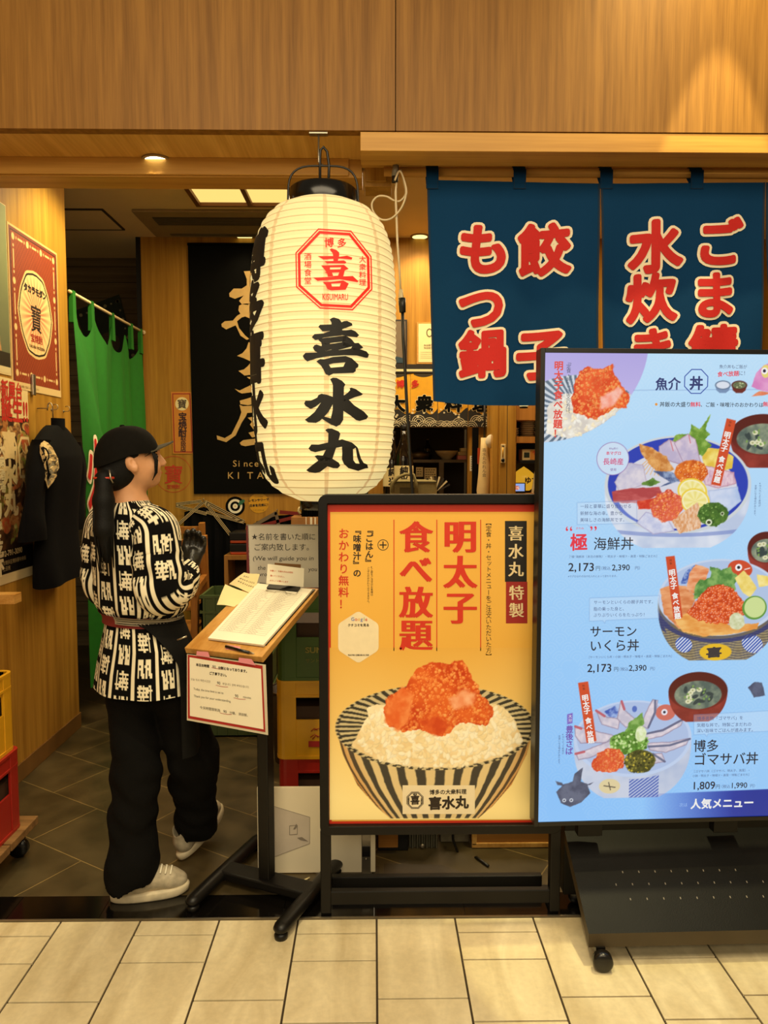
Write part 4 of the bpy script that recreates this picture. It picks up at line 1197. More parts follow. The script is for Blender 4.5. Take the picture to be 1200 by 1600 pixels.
    p.over(p.aa(p.poly(LB([(240, 705), (294, 698), (345, 1018), (292, 1028)]))), (208, 76, 40))
    soup(*B(885, 760), 48, 31, 7)
    # grey fish at the bottom left
    p.patch(LB([(135, 1290), (170, 1250), (220, 1235), (232, 1190), (275, 1160), (265, 1235), (300, 1250), (318, 1300), (270, 1350), (210, 1372), (160, 1350)]), (62, 70, 96), (96, 104, 128), 14, 3, .8)
    p.patch(LB([(130, 1230), (165, 1240), (175, 1258), (140, 1252)]), (70, 76, 100), (96, 104, 128), 9, 1, .5); p.patch(LB([(290, 1255), (336, 1240), (315, 1256)]), (70, 76, 100), (96, 104, 128), 9, 1, .5)
    for x in (178, 216): p.over(p.aa(p.ell(*B(x, 1336), 3, 3)), (214, 220, 230)); p.over(p.aa(p.ell(*B(x, 1336), 1.4, 1.4)), (50, 56, 80))
    p.patch(LB([(1155, 745), (1190, 715), (1230, 720), (1250, 790), (1190, 800)]), (62, 70, 96), (90, 98, 124), 14, 3, .8)
    p.patch(LB([(185, 872), (215, 864), (215, 920), (187, 926)]), (120, 96, 190), (130, 106, 198), 9, 1, .3)
    # speech boxes
    def box(pts, tail):
        sd = p.poly(pts); p.over(p.aa(np.abs(sd) - .4) * .6, (120, 156, 206)); p.over(p.aa(sd + .5) * .35, (214, 230, 248))
    box(LA([(218, 795), (530, 786), (533, 902), (292, 908), (288, 922), (276, 908), (220, 908)]), None)
    box(LB([(292, 258), (662, 248), (664, 368), (382, 376), (376, 392), (364, 377), (294, 380)]), None)
    box(LB([(866, 888), (1300, 872), (1300, 984), (946, 992), (940, 1008), (928, 993), (868, 996)]), None)
    # blue band along the bottom
    y_top = 1243 - 0.016 * (p.X - 1050)
    p.over(np.clip((p.Y - y_top) / 1.0, 0, 1) * np.clip((p.X - 1020) / 150, 0, 1), p.mix((40, 70, 190), (22, 48, 150), (p.X - 1040) / 160))
    return p
# ================================================================== the standing poster frame
mat('frame_black', (11, 9, 7), 0.45, var=0.1, spec=0.3)
mat('poster_red', (206, 52, 28), 0.45, var=0.03)
mat('poster_yellow', (232, 178, 76), 0.4, var=0.04, scale=2)
vertex_colour('poster_print', 0, 0.35, 0.4)
PSY = 2.335
pl = Plane((0.2, PSY, 0.8), (1, 0, 0))
pstand = thing('poster_stand', 'black-framed standing poster of a striped rice bowl on yellow, beside the big screen', 'poster stand', tuple(pl.at(690, 1430)[:2]) + (0,))
xl, zt = pl.uv(497.5, 772)[0] + 0.2, pl.at(690, 772).z
xr = pl.at(880, 1000).x
zbm = pl.at(690, 1299).z
fw = 0.029
def rounded_frame(x0, z0, x1, z1, w, y0, y1, r, m):
    def loop(x0, z0, x1, z1, r):
        pts = []
        for cx, cz, a in ((x1 - r, z1 - r, 0), (x0 + r, z1 - r, 90), (x0 + r, z0 + r, 180), (x1 - r, z0 + r, 270)):
            for k in range(7): t = R(a + k * 15); pts.append((cx + r * math.cos(t), cz + r * math.sin(t)))
        return pts
    A, B = loop(x0, z0, x1, z1, r), loop(x0 + w, z0 + w, x1 - w, z1 - w, max(0.002, r - w))
    n = len(A)
    vs = [(x, y, z) for y in (y0, y1) for L in (A, B) for x, z in L]
    fs = []
    for i in range(n):
        j = (i + 1) % n
        fs += [(i, j, n + j, n + i), (2 * n + i, 3 * n + i, 3 * n + j, 2 * n + j), (i, 2 * n + i, 2 * n + j, j), (n + i, n + j, 3 * n + j, 3 * n + i)]
    mb.add(vs, fs, m)
mb = MB(); rounded_frame(xl, zbm, xr, zt, fw, PSY - 0.022, PSY + 0.022, 0.028, 'frame_black')
mb.build('frame', pstand, bevel=0.002)
mb = MB(); mb.box(xl + 0.015, PSY + 0.003, zbm + 0.015, xr - 0.015, PSY + 0.016, zt - 0.015, 'frame_black'); mb.build('back_panel', pstand)
# printed poster
pf = Plane((0.2, PSY - 0.001, 0.8), (1, 0, 0))
mb = MB()
a, b = pf.at(510.5, 788.5), pf.at(852, 1288)
mb.box(a.x, PSY - 0.001, b.z, xr - fw + 0.001, PSY + 0.003, a.z, 'poster_red')
a2, b2 = pf.at(516, 800), pf.at(850, 1281)
mb.box(a2.x, PSY - 0.0016, b2.z, xr - fw - 0.010, PSY, a2.z, 'poster_yellow')
pf = Plane((0.2, PSY - 0.0022, 0.8), (1, 0, 0))
def pt_(s, px, py, size, m, plane=pf, **kw):
    mb.type(s, lambda x, y: plane.at(px + x, py - y), size, m, **kw)
def rect(px0, py0, px1, py1, m, plane=pf):
    mb.add([plane.at(px0, py1), plane.at(px1, py1), plane.at(px1, py0), plane.at(px0, py0)], [(0, 1, 2, 3)], m)
RED, DK, CR = ink((206, 50, 26)), ink((40, 30, 22)), ink((226, 206, 160))
pt_('明太子', 719, 811, 54, RED, vert=True, sx=0.98, fat=0.035, pitch=1.03, bold=0.008, res=4)
pt_('食べ放題', 650, 813, 52, RED, vert=True, sx=1.0, fat=0.035, pitch=0.98, bold=0.008, res=4)
for x in (615.5, 682.5, 751):
    rect(x - 0.7, 812, x + 0.7, 1017, RED)
pt_('【定食・丼・セットメニューをご注文いただいた方】', 763.5, 812, 9.4, DK, vert=True, pitch=0.965)
rect(789, 814, 823, 909, ink((26, 22, 20)))
rect(790.5, 909, 824, 974, ink((150, 34, 30)))
pf2 = Plane((0.2, PSY - 0.0028, 0.8), (1, 0, 0))
pt_('喜水丸', 806, 821, 24.5, CR, plane=pf2, vert=True, pitch=1.14, fat=0.02, bold=0.005)
pt_('特製', 807, 914, 24, CR, plane=pf2, vert=True, pitch=1.14, fat=0.02, bold=0.005)
ring = [(598.5 + 8.6 * math.cos(R(k * 15)), 851.5 + 8.6 * math.sin(R(k * 15))) for k in range(24)]
ring2 = [(598.5 + 7.6 * math.cos(R(k * 15)), 851.5 + 7.6 * math.sin(R(k * 15))) for k in range(24)]
mb.flat([ring, ring2], lambda x, y: pf.at(x, y), DK)
rect(593, 850.6, 604, 852.4, DK); rect(597.6, 846, 599.4, 857, DK)
pt_('『ごはん』', 577, 822, 12.8, DK, vert=True, bold=0.025, pitch=0.98)
pt_('『味噌汁』の', 558, 822, 13, DK, vert=True, bold=0.025, pitch=1.03)
pt_('おかわり無料！', 537, 825, 17, RED, vert=True, bold=0.015, pitch=1.08)
pt_('※ご飯をご注文のお客様は', 581, 884, 4.0, DK, vert=True, pitch=0.98)
pt_('ごはんのおかわりはできません。', 575.5, 886, 4.0, DK, vert=True, pitch=0.98)
cor = [(560 + 36.5 * math.cos(R(90 + 60 * k)), 995.5 - 41 * math.sin(R(90 + 60 * k))) for k in range(6)]
hx = []
for k in range(6):
    p0, p1, p2 = Vector(cor[k - 1]), Vector(cor[k]), Vector(cor[(k + 1) % 6])
    a, c = p1.lerp(p0, 0.14), p1.lerp(p2, 0.14)
    for t in (0, .25, .5, .75, 1): hx.append(tuple(a.lerp(p1, t).lerp(p1.lerp(c, t), t)))
mb.flat([hx], lambda x, y: pf2.at(x, y), ink((236, 220, 182)))
pf4 = Plane((0.2, PSY - 0.0038, 0.8), (1, 0, 0))
gx = 548.3
for ch, c, wd in (('G', (66, 110, 200), 5.9), ('o', (210, 60, 40), 4.6), ('o', (226, 170, 40), 4.6), ('g', (66, 110, 200), 4.7), ('l', (60, 150, 80), 2.2), ('e', (210, 60, 40), 4.4)):
    pt_(ch, gx, 970, 7.8, ink(c), plane=pf4); gx += wd
pt_('クチコミを見る', 560, 978.5, 4.8, DK, plane=pf4, align='c', bold=0.02)
pt_('明太子食べ放題 喜水丸 天神', 560, 1024.5, 2.6, DK, plane=pf4, align='c', bold=0.02)
sheet = mb.build('printed_poster', pstand)
pp = poster_picture()
c = pf.at(pp.x0, pp.y0)
c1 = pf.at(pp.x0 + (pp.W - 1) * pp.res, pp.y0); c2 = pf.at(pp.x0, pp.y0 + (pp.H - 1) * pp.res)
sheet_mesh(pp.a, 'printed_bowl_picture', c, (c1 - c) / (pp.W - 1), (c2 - c) / (pp.H - 1), 'poster_print', pstand)
# the shop's name label on the bowl
mb = MB()
rect(629, 1227, 742, 1272, ink((236, 222, 188)), plane=pf2)
pf3 = Plane((0.2, PSY - 0.0034, 0.8), (1, 0, 0))
def octl(cx, cy, r): return [(cx + r * math.cos(R(22.5 + 45 * k)), cy + r * math.sin(R(22.5 + 45 * k))) for k in range(8)]
for r0, r1 in ((14.4, 13.6), (12.9, 11.7)):
    mb.flat([octl(648.5, 1250.5, r0), octl(648.5, 1250.5, r1)], lambda x, y: pf3.at(x, y), DK)
pt_('喜', 648.5, 1256, 15, DK, plane=pf3, align='c', bold=0.03, rise=0.05)
pt_('博多', 648.5, 1243, 3.4, DK, plane=pf3, align='c', bold=0.03)
pt_('酒場食堂', 638.6, 1246, 2.6, DK, plane=pf3, vert=True, bold=0.03)
pt_('大衆料理', 658.5, 1246, 2.6, DK, plane=pf3, vert=True, bold=0.03)
pt_('博多の大衆料理', 700, 1241, 8.3, DK, plane=pf3, align='c', bold=0.02, rise=0.02)
pt_('喜水丸', 701, 1263.5, 21, DK, plane=pf3, align='c', bold=0.04, rise=0.04)
mb.build('shop_name_label', pstand)
# legs and feet
for x in (xl, xr - 0.034):
    mb = MB(); mb.box(x, PSY - 0.017, 0.008, x + 0.034, PSY + 0.017, zbm + 0.012, 'frame_black'); mb.build('leg', pstand, bevel=0.003)
    mb = MB(); mb.box(x + 0.002, PSY - 0.012, 0.0, x + 0.032, PSY + 0.135, 0.012, 'frame_black'); mb.build('foot', pstand, bevel=0.003)
for y, z in ((PSY - 0.012, 0.035), (PSY + 0.11, 0.013)):
    mb = MB(); mb.box(xl + 0.03, y, z, xr - 0.03, y + 0.024, z + 0.045, 'frame_black'); mb.build('base_rail', pstand, bevel=0.003)

# ================================================================== the big upright menu screen
mat('screen_body', (14, 13, 13), 0.35, var=0.1)
mat('bezel_edge', (60, 58, 56), 0.3)
vertex_colour('screen_light', 0.95, 0.25, 0.5)
ST = R(2.3)
SU = Vector((math.cos(ST), math.sin(ST), 0))
SO = PY(846, 917, 2.225)
sp = Plane(SO, SU)
scr = thing('menu_screen', 'tall lit digital menu screen showing blue-bowl rice dishes, on a low black stand', 'digital sign', (SO.x + 0.42, SO.y + 0.05, 0))
u0, v1 = sp.uv(845, 543.5); _, v0 = sp.uv(846, 1291)
u1 = u0 + (v1 - v0) * 0.574
def sbox(u0, u1, v0, v1, d0, d1, m):
    """block in the screen's own frame; d = depth behind its face"""
    q = lambda u, v, d: sp.O + SU * u + Vector((0, 0, v)) - sp.N * d
    mb.hexa([q(u0, v0, d0), q(u1, v0, d0), q(u1, v0, d1), q(u0, v0, d1), q(u0, v1, d0), q(u1, v1, d0), q(u1, v1, d1), q(u0, v1, d1)], m)
mb = MB(); sbox(u0, u1, v0, v1, 0.004, 0.055, 'screen_body'); mb.build('housing', scr, bevel=0.003)
pic = screen_picture()
iu0, iv1 = sp.uv(852, 551); iu1, iv0 = u1 - (iu0 - u0), sp.uv(852, 1284.5)[1]
mb = MB()
for q in ((u0, iu0, v0, v1), (iu1, u1, v0, v1), (iu0, iu1, v0, iv0), (iu0, iu1, iv1, v1)): sbox(*q, -0.002, 0.006, 'screen_body')
mb.build('bezel', scr, bevel=0.001)
# picture: rows and columns follow the screen's own axes
c = sp.p(iu0, iv1, -0.002)
ux = sp.uv(1190, 551)[0]; pitch_u = (ux - iu0) / (1190 - 852)
pitch_v = (iv1 - iv0) / (1284.5 - 551)
ncol = int((iu1 - iu0) / pitch_u); a = pic.a[3:738, 4:4 + ncol]
# the whole width of the panel is lit, also where the frame cuts it off
if a.shape[1] < ncol: a = np.concatenate([a, np.repeat(a[:, -1:], ncol - a.shape[1], 1)], 1)
sheet_mesh(a, 'lit_picture', c, SU * ((iu1 - iu0) / (a.shape[1] - 1)), Vector((0, 0, -(iv1 - iv0) / (a.shape[0] - 1))), 'screen_light', scr)
E1 = 0.95
def si(c): return ink(c, 0.4, E1)
mb = MB()
def S(x, y, lift=0.0):
    """a dot of the screen's picture -> its place on the panel"""
    return sp.p(iu0 + (x - 852) * pitch_u, iv1 - (y - 551) * pitch_v, lift)
def st(s, x, y, size, c, lift=0.0005, rot=0.0, **kw):
    cs, sn = math.cos(rot), math.sin(rot)
    mb.type(s, lambda X, Y: S(x + X * cs + Y * sn, y - Y * cs + X * sn, lift), size, si(c), **kw)
NVY, BLK, RD2, GRY, WHT, PUR = (20, 44, 110), (16, 22, 44), (226, 44, 70), (66, 84, 130), (240, 240, 236), (110, 70, 170)
def A(x, y): return (840 + x / 3.333, 540 + y / 3.333)
def B(x, y): return (840 + x / 3.333, 850 + y / 3.333)
# photo rows climb a little to the right; the panel's own rows are level, so each line is set from its left end
st('明太子食べ放題！', 873, 563, 14.6, (222, 60, 56), vert=True, pitch=1.0, bold=0.03)
st('「定食・丼」ご注文の方は、', 888.5, 561, 7.6, (40, 60, 90), vert=True, pitch=0.86)
st('魚介', *A(612, 216), 20, NVY, bold=0.025, rise=0.03)
st('丼', *A(790, 212), 22, NVY, bold=0.03)
for r0, r1 in ((20.5, 18.8),):
    o1 = [(A(826, 176)[0] + r0 * math.cos(R(22.5 + 45 * k)), A(826, 176)[1] + r0 * math.sin(R(22.5 + 45 * k))) for k in range(8)]
    o2 = [(A(826, 176)[0] + r1 * math.cos(R(22.5 + 45 * k)), A(826, 176)[1] + r1 * math.sin(R(22.5 + 45 * k))) for k in range(8)]
    mb.flat([o1, o2], lambda x, y: S(x, y, 0.0005), si((50, 84, 170)))
st('魚介丼もご飯が', *A(945, 108), 6.3, (60, 70, 110), rise=0.0)
st('食べ放題', *A(936, 150), 8.6, RD2, bold=0.02, rise=0.05); st('に！', *A(1048, 142), 7.6, (60, 70, 110))
mb.flat([[(A(620, 293)[0] + 2.2 * math.cos(k), A(620, 293)[1] + 2.2 * math.sin(k)) for k in [i * .7 for i in range(9)]]], lambda x, y: S(x, y, 0.0005), si((226, 150, 60)))
st('丼飯の大盛り', *A(637, 303), 8.3, BLK, bold=0.01); st('無料', *A(798, 303), 8.3, RD2, bold=0.02); st('、ご飯・味噌汁のおかわりは', *A(852, 303), 7.7, BLK, bold=0.01); st('無料', *A(1182, 300), 8.3, RD2, bold=0.02)
def label(x, y, dx, dy, n):
    """white type down an orange strip"""
    L = math.hypot(dx, dy); rot = math.atan2(-dx, dy)
    st('特製', x, y, 4.2, (60, 24, 16), rot=rot, vert=True, pitch=1.15)
    st('明太子', x + dx * .165, y + dy * .165, 10.8, WHT, rot=rot, vert=True, pitch=0.98, bold=0.03)
    st('ー', x + dx * .475, y + dy * .475, 6, (250, 190, 160), rot=rot + R(90), vert=True)
    st('食べ放題', x + dx * .55, y + dy * .55, 10.4, WHT, rot=rot, vert=True, pitch=1.03, bold=0.03)
label(*A(1014, 376), -20, 98, 0)
label(*B(716, 56), 15, 96, 0)
label(*B(268, 712), 15, 96, 0)
st('80kg級の', *A(402, 522), 3.6, (120, 70, 150), align='c'); st('本マグロ', *A(402, 549), 6.0, (214, 50, 100), align='c', bold=0.02); st('長崎産', *A(402, 598), 11, (206, 60, 120), align='c', bold=0.01); st('使用', *A(402, 632), 5, (120, 70, 150), align='c')
st('一段と豪華に盛り合わせる', *A(234, 822), 6.75, GRY); st('新鮮な海の幸。豊かな', *A(234, 858), 6.75, GRY); st('美味しさの海鮮丼です。', *A(234, 892), 6.75, GRY)
st('きわみ', *A(212, 932), 4.4, RD2); st('“', *A(156, 985), 30, RD2); st('極', *A(184, 1034), 28, RD2, bold=0.025, rise=0.02); st('”', *A(284, 985), 30, RD2)
st('海鮮丼', *A(306, 1034), 21.5, BLK, bold=0.005)
st('［“極”海鮮丼（本日の鮮魚）・明太子・味噌汁・高菜・特製ごまだれ］', *A(172, 1079), 4.55, GRY)
st('2,173', *A(176, 1148), 18, BLK, bold=0.012, sx=1.05); st('円', *A(320, 1144), 8, BLK); st('（税込', *A(338, 1142), 6.2, GRY); st('2,390', *A(406, 1146), 13, BLK, bold=0.012); st('円）', *A(528, 1142), 6.2, GRY)
st('※マグロはその日の仕入れによって変わります。', *A(176, 1180), 3.7, GRY)
st('サーモンといくらの親子丼です。', *B(314, 287), 6.6, GRY); st('脂の乗った身と、', *B(314, 322), 6.6, GRY); st('ぷりぷりいくらをたっぷり！', *B(314, 354), 6.6, GRY)
st('サーモン', *B(296, 456), 19, BLK, bold=0.01); st('いくら丼', *B(296, 532), 20, BLK, bold=0.01)
st('［サーモンいくら丼・小鉢・明太子・味噌汁・高菜・特製ごまだれ］', *B(284, 573), 4.5, GRY)
st('2,173', *B(286, 646), 18, BLK, bold=0.012); st('円', *B(428, 643), 8, BLK); st('（税込', *B(446, 641), 6.2, GRY); st('2,390', *B(508, 643), 13, BLK, bold=0.012); st('円）', *B(622, 641), 6.2, GRY)
st('大分', *B(201, 870), 6, WHT, vert=True, pitch=1.05, lift=0.001); st('豊後さば', *B(199, 928), 12.5, PUR, vert=True, pitch=0.94, bold=0.02)
st('※日によって産地が', *B(166, 970), 3.8, GRY, vert=True); st('変更になる場合があります。', *B(146, 980), 3.8, GRY, vert=True)
st('※仕入れにより産地が', *A(1184, 690), 3.9, GRY, vert=True); st('変更になる場合があります。', *A(1160, 705), 3.9, GRY, vert=True)
st('博多名物「ゴマサバ」を', *B(884, 914), 6.9, GRY); st('気軽な丼で。特製ごまだれの', *B(884, 950), 6.9, GRY); st('深い旨味でごはんが進みます。', *B(884, 980), 6.9, GRY)
st('博多', *B(868, 1080), 21, BLK, bold=0.01); st('ゴマサバ丼', *B(870, 1154), 21.5, BLK, bold=0.01)
st('［ゴマサバ丼（ゴマサバ、明太子、高菜）・', *B(866, 1198), 4.8, GRY); st('小鉢・明太子・味噌汁・高菜・特製ごまだれ］', *B(868, 1222), 4.6, GRY)
st('1,809', *B(866, 1290), 17.5, BLK, bold=0.012); st('円', *B(996, 1288), 7.8, BLK); st('（税込', *B(1016, 1286), 6.2, GRY); st('1,990', *B(1078, 1288), 12.6, BLK, bold=0.012); st('円）', *B(1186, 1286), 6.2, GRY)
st('次は', *B(800, 1382), 7, (150, 186, 240)); st('人気メニュー', *B(862, 1392), 17.5, WHT, bold=0.03)
st('喜', *B(922, 575), 17, (50, 44, 50), bold=0.05, rise=0.06, sx=1.5)
mb.build('lettering', scr)
# ---- its stand: two uprights, and a sloping foot plate on castors
bx0 = 0.634
yf, zf = 2.075, 0.095
yr, zr_ = 2.36, 0.262
bw = 0.80
for u in (u0 + 0.16, u1 - 0.24):
    mb = MB(); sbox(u, u + 0.08, 0.28 - SO.z, v0 + 0.35, 0.056, 0.09, 'frame_black'); mb.build('upright', scr, bevel=0.002)
mat('plate_black', (10, 10, 10), 0.5, var=0.3, scale=9, spec=0.2, bump=0.15, bscale=300)
mat('plate_rim', (62, 50, 30), 0.5, var=0.1)
cs, sn = math.cos(R(1.2)), math.sin(R(1.2))
def bp(x, y, z): return (bx0 + x * cs - (y - yf) * 0.0, y + x * sn, z)
mb = MB()
th = 0.042
P = [bp(0, yf, zf - th), bp(bw, yf, zf - th), bp(bw, yr, zr_ - th), bp(0, yr, zr_ - th), bp(0, yf, zf), bp(bw, yf, zf), bp(bw, yr, zr_), bp(0, yr, zr_)]
mb.add(P, [(4, 5, 6, 7), (0, 3, 2, 1), (2, 3, 7, 6)], 'plate_black'); mb.add(P, [(0, 1, 5, 4), (1, 2, 6, 5), (3, 0, 4, 7)], 'plate_rim')
# rows of small pale marks pressed into the plate
mat('speck', (120, 112, 100), 0.6)
for row, (t, n0, n1) in enumerate(((0.44, 2, 10), (0.56, 1, 11), (0.70, 2, 11))):
    for k in range(n0, n1):
        x = 0.05 + k * 0.052 + (0.02 if row == 1 else 0); q = 1 - t
        y, z = yf + (yr - yf) * q, zf + (zr_ - zf) * q + 0.0006
        a = Vector(bp(x, y, z))
        mb.add([a + Vector((-.0016, -.003, -.0016)), a + Vector((.0016, -.003, -.0016)), a + Vector((.0016, .003, .0018)), a + Vector((-.0016, .003, .0018))], [(0, 1, 2, 3)], 'speck')
mb.build('foot_plate', scr)
mb = MB(); mb.hexa([bp(0.0, yr, 0.04), bp(bw, yr, 0.04), bp(bw, yr + 0.05, 0.04), bp(0.0, yr + 0.05, 0.04), bp(0.0, yr, 0.30), bp(bw, yr, 0.30), bp(bw, yr + 0.05, 0.30), bp(0.0, yr + 0.05, 0.30)], 'frame_black'); mb.build('rear_box', scr, bevel=0.003)
mat('castor_black', (18, 16, 14), 0.25)
for x, y in ((0.035, yf - 0.008), (bw - 0.035, yf - 0.008), (0.05, yr + 0.02), (bw - 0.05, yr + 0.02)):
    q = Vector(bp(x, y, 0.0))
    fy = -0.018 if y < yf + 0.1 else 0.0
    mb = MB(); mb.lathe([(0.001, -0.017), (0.024, -0.016), (0.029, -0.011), (0.029, 0.011), (0.024, 0.016), (0.001, 0.017)], q + Vector((0, fy, 0.029)), 'castor_black', 28, axis=(0.12, 1, 0)); cw_ = mb.build('castor', scr)
    mb = MB(); mb.box(q.x - 0.014, q.y + 0.002, 0.034, q.x + 0.014, q.y + 0.04, 0.056, 'castor_black'); o = mb.build('castor_fork', cw_)
# ================================================================== the reception stand
wood('board_wood', (176, 122, 54), (212, 162, 88), 'y', 0.7, 0.35)
mat('stand_black', (13, 11, 9), 0.4, var=0.2, scale=20, spec=0.35)
mat('paper_white', (240, 232, 206), 0.7, var=0.02)
mat('paper_note', (236, 218, 160), 0.7, var=0.03)
mat('card_brown', (120, 84, 40), 0.8)
mat('tape_pink', (226, 142, 150), 0.5)
mat('plastic_clear', (206, 196, 170), 0.15)
mat('card_red', (164, 34, 30), 0.5)
LA_ = R(-23.5)
e1 = Vector((math.cos(LA_), math.sin(LA_), 0)); e2 = Vector((-math.sin(LA_), math.cos(LA_), 0))
ctr = Vector((-0.372, 2.466, 0))
lec = thing('reception_stand', 'wooden-topped reception stand on a black H-shaped base, holding a waiting list', 'stand', tuple(ctr), LA_)
FL = PY(288, 1012, 2.353); FR = FL + e1 * 0.292
BV = (e2 * 0.378 + Vector((0, 0, 0.152)))
BVn = BV.normalized(); Nb = e1.cross(BVn).normalized()
mb = MB()
P = [FL, FR, FR + BV, FL + BV]
mb.slab([p - Nb * 0.022 for p in P], Nb * 0.022, 'board_wood')
mb.build('top_board', lec, bevel=0.002)
mb = MB()
tp = FL + e1 * 0.146 + BV * 0.5 - Nb * 0.024
mb.obox((ctr + Vector((0, 0, (tp.z - 0.0) / 2 + 0.02))), e1 * 0.021, e2 * 0.021, Vector((0, 0, tp.z / 2 - 0.03)), 'stand_black'); mb.build('post', lec, bevel=0.003)
mb = MB(); mb.obox(tp - Nb * 0.006, e1 * 0.09, BVn * 0.10, Nb * 0.004, 'stand_black'); mb.build('mounting_plate', lec)
def foot(a, b, name):
    mb = MB()
    d = (b - a).normalized(); s_ = Vector((-d.y, d.x, 0))
    ring = []
    for t, k in ((0, .35), (0.02, .8), (0.06, 1), (0.94, 1), (0.98, .8), (1, .35)):
        c = a.lerp(b, t) + Vector((0, 0, 0.034))
        ring.append([c + s_ * 0.026 * k * math.cos(R(i * 22.5)) + Vector((0, 0, 1)) * 0.019 * k * math.sin(R(i * 22.5)) for i in range(16)])
    n = 16
    mb.add([p for r in ring for p in r], [(i * n + j, i * n + (j + 1) % n, (i + 1) * n + (j + 1) % n, (i + 1) * n + j) for i in range(5) for j in range(n)] + [tuple(range(n))[::-1], tuple(range(5 * n, 6 * n))], 'stand_black', True)
    o = mb.build(name, lec)
    for t in (0.05, 0.95):
        c = a.lerp(b, t); mb = MB(); mb.lathe([(0.02, 0), (0.022, 0.012), (0.018, 0.02)], (c.x, c.y, 0), 'stand_black', 16); mb.build('rubber_pad', o)
V3 = lambda x, y: Vector((x, y, 0))
foot(V3(-.611, 2.337), V3(-.440, 2.770), 'foot_bar'); foot(V3(-.300, 2.19), V3(-.127, 2.60), 'foot_bar')
mb = MB(); mb.bar(V3(-.531, 2.535) + Vector((0, 0, .036)), V3(-.210, 2.395) + Vector((0, 0, .036)), 0.075, 0.032, 'stand_black'); mb.build('cross_bar', lec, bevel=0.006)
# things lying on the board
bpln = Plane(FL, e1, BVn)
def on_board(px, py, lift=0.0): return bpln.at(px, py, lift)
def lay(pts, z, t, m):
    mb.slab([on_board(x, y, z) for x, y in pts], bpln.N * t, m)
def c4(x, y): return (270 + x / 3.808, 780 + y / 3.808)
clipb = thing('clipboard', 'clipboard holding a thick sheaf of waiting-list sheets on the reception stand', 'clipboard', tuple(on_board(408, 960)))
mb = MB(); lay([c4(222, 828), c4(556, 872), c4(848, 540), c4(520, 500)], 0.0005, 0.003, 'stand_black'); mb.build('backing_board', clipb)
mb = MB(); lay([c4(212, 836), c4(541, 878), c4(834, 546), c4(507, 510)], 0.004, 0.007, 'paper_white')
sheet = [bpln.uv(*c4(*q)) for q in ((212, 836), (541, 878), (834, 546), (507, 510))]
def sh(u, v): # 0..1 across, 0..1 up the sheet
    a, b, c, d = [Vector((*q, 0)) for q in sheet]
    q = (a * (1 - u) + b * u) * (1 - v) + (d * (1 - u) + c * u) * v
    return bpln.p(q.x, q.y, 0.0113)
GRL = ink((170, 160, 140))
for i in range(26):
    v = 0.12 + i * 0.03
    mb.add([sh(0.08, v), sh(0.92, v), sh(0.92, v + 0.0035), sh(0.08, v + 0.0035)], [(0, 1, 2, 3)], GRL)
for u in (0.08, 0.17, 0.46, 0.56, 0.92): mb.add([sh(u, .12), sh(u + .004, .12), sh(u + .004, .87), sh(u, .87)], [(0, 1, 2, 3)], GRL)
rng = random.Random(3)
for i in range(25):
    for u in (0.2, 0.58):
        w_ = 0.10 + 0.12 * rng.random(); v = 0.128 + i * 0.03
        pts = [sh(u + w_ * k / 8, v + 0.006 + 0.006 * math.sin(k * 2.1 + i)) for k in range(9)]
        for p, q in zip(pts, pts[1:]): mb.add([p, q, q + BVn * 0.0012, p + BVn * 0.0012], [(0, 1, 2, 3)], ink((120, 112, 100)))
mb.build('paper_sheaf', clipb)
mb = MB(); lay([c4(560, 535), c4(745, 552), c4(760, 530), c4(575, 512)], 0.012, 0.006, 'stand_black')
a, b = on_board(*c4(562, 535), 0.018), on_board(*c4(744, 552), 0.018)
mb.tube([a, a - BVn * 0.012, a.lerp(b, .3) - BVn * 0.014, a.lerp(b, .42) - BVn * 0.002, a.lerp(b, .58) - BVn * 0.002, a.lerp(b, .7) - BVn * 0.014, b - BVn * 0.012, b], 0.0012, 'steel', 6)
mb.build('clip', clipb)
pen = thing('pen', 'black ballpoint pen lying at the front edge of the reception stand', 'pen', tuple(on_board(372, 1012)))
mb = MB(); a, b = on_board(*c4(315, 876), 0.006), on_board(*c4(455, 912), 0.006); mb.tube([a, b], 0.0045, 'black_lacquer', 10); mb.build('barrel', pen)
mb = MB(); mb.tube([b, b.lerp(on_board(*c4(487, 919), 0.005), 0.6), on_board(*c4(487, 919), 0.005)], [0.004, 0.0025, 0.0006], 'steel', 10); mb.build('tip', pen)
mb = MB(); mb.obox(a.lerp(b, .2) + bpln.N * 0.006, (b - a) * 0.16, bpln.V * 0.001, bpln.N * 0.001, 'steel'); mb.build('pocket_clip', pen)
mb = MB(); lay([c4(312, 893), c4(398, 905), c4(402, 878), c4(322, 866)], 0.0004, 0.0006, 'tape_pink'); tag(mb.build('tape_strip'), 'pink tape strip stuck flat on the board under the pen', 'tape')
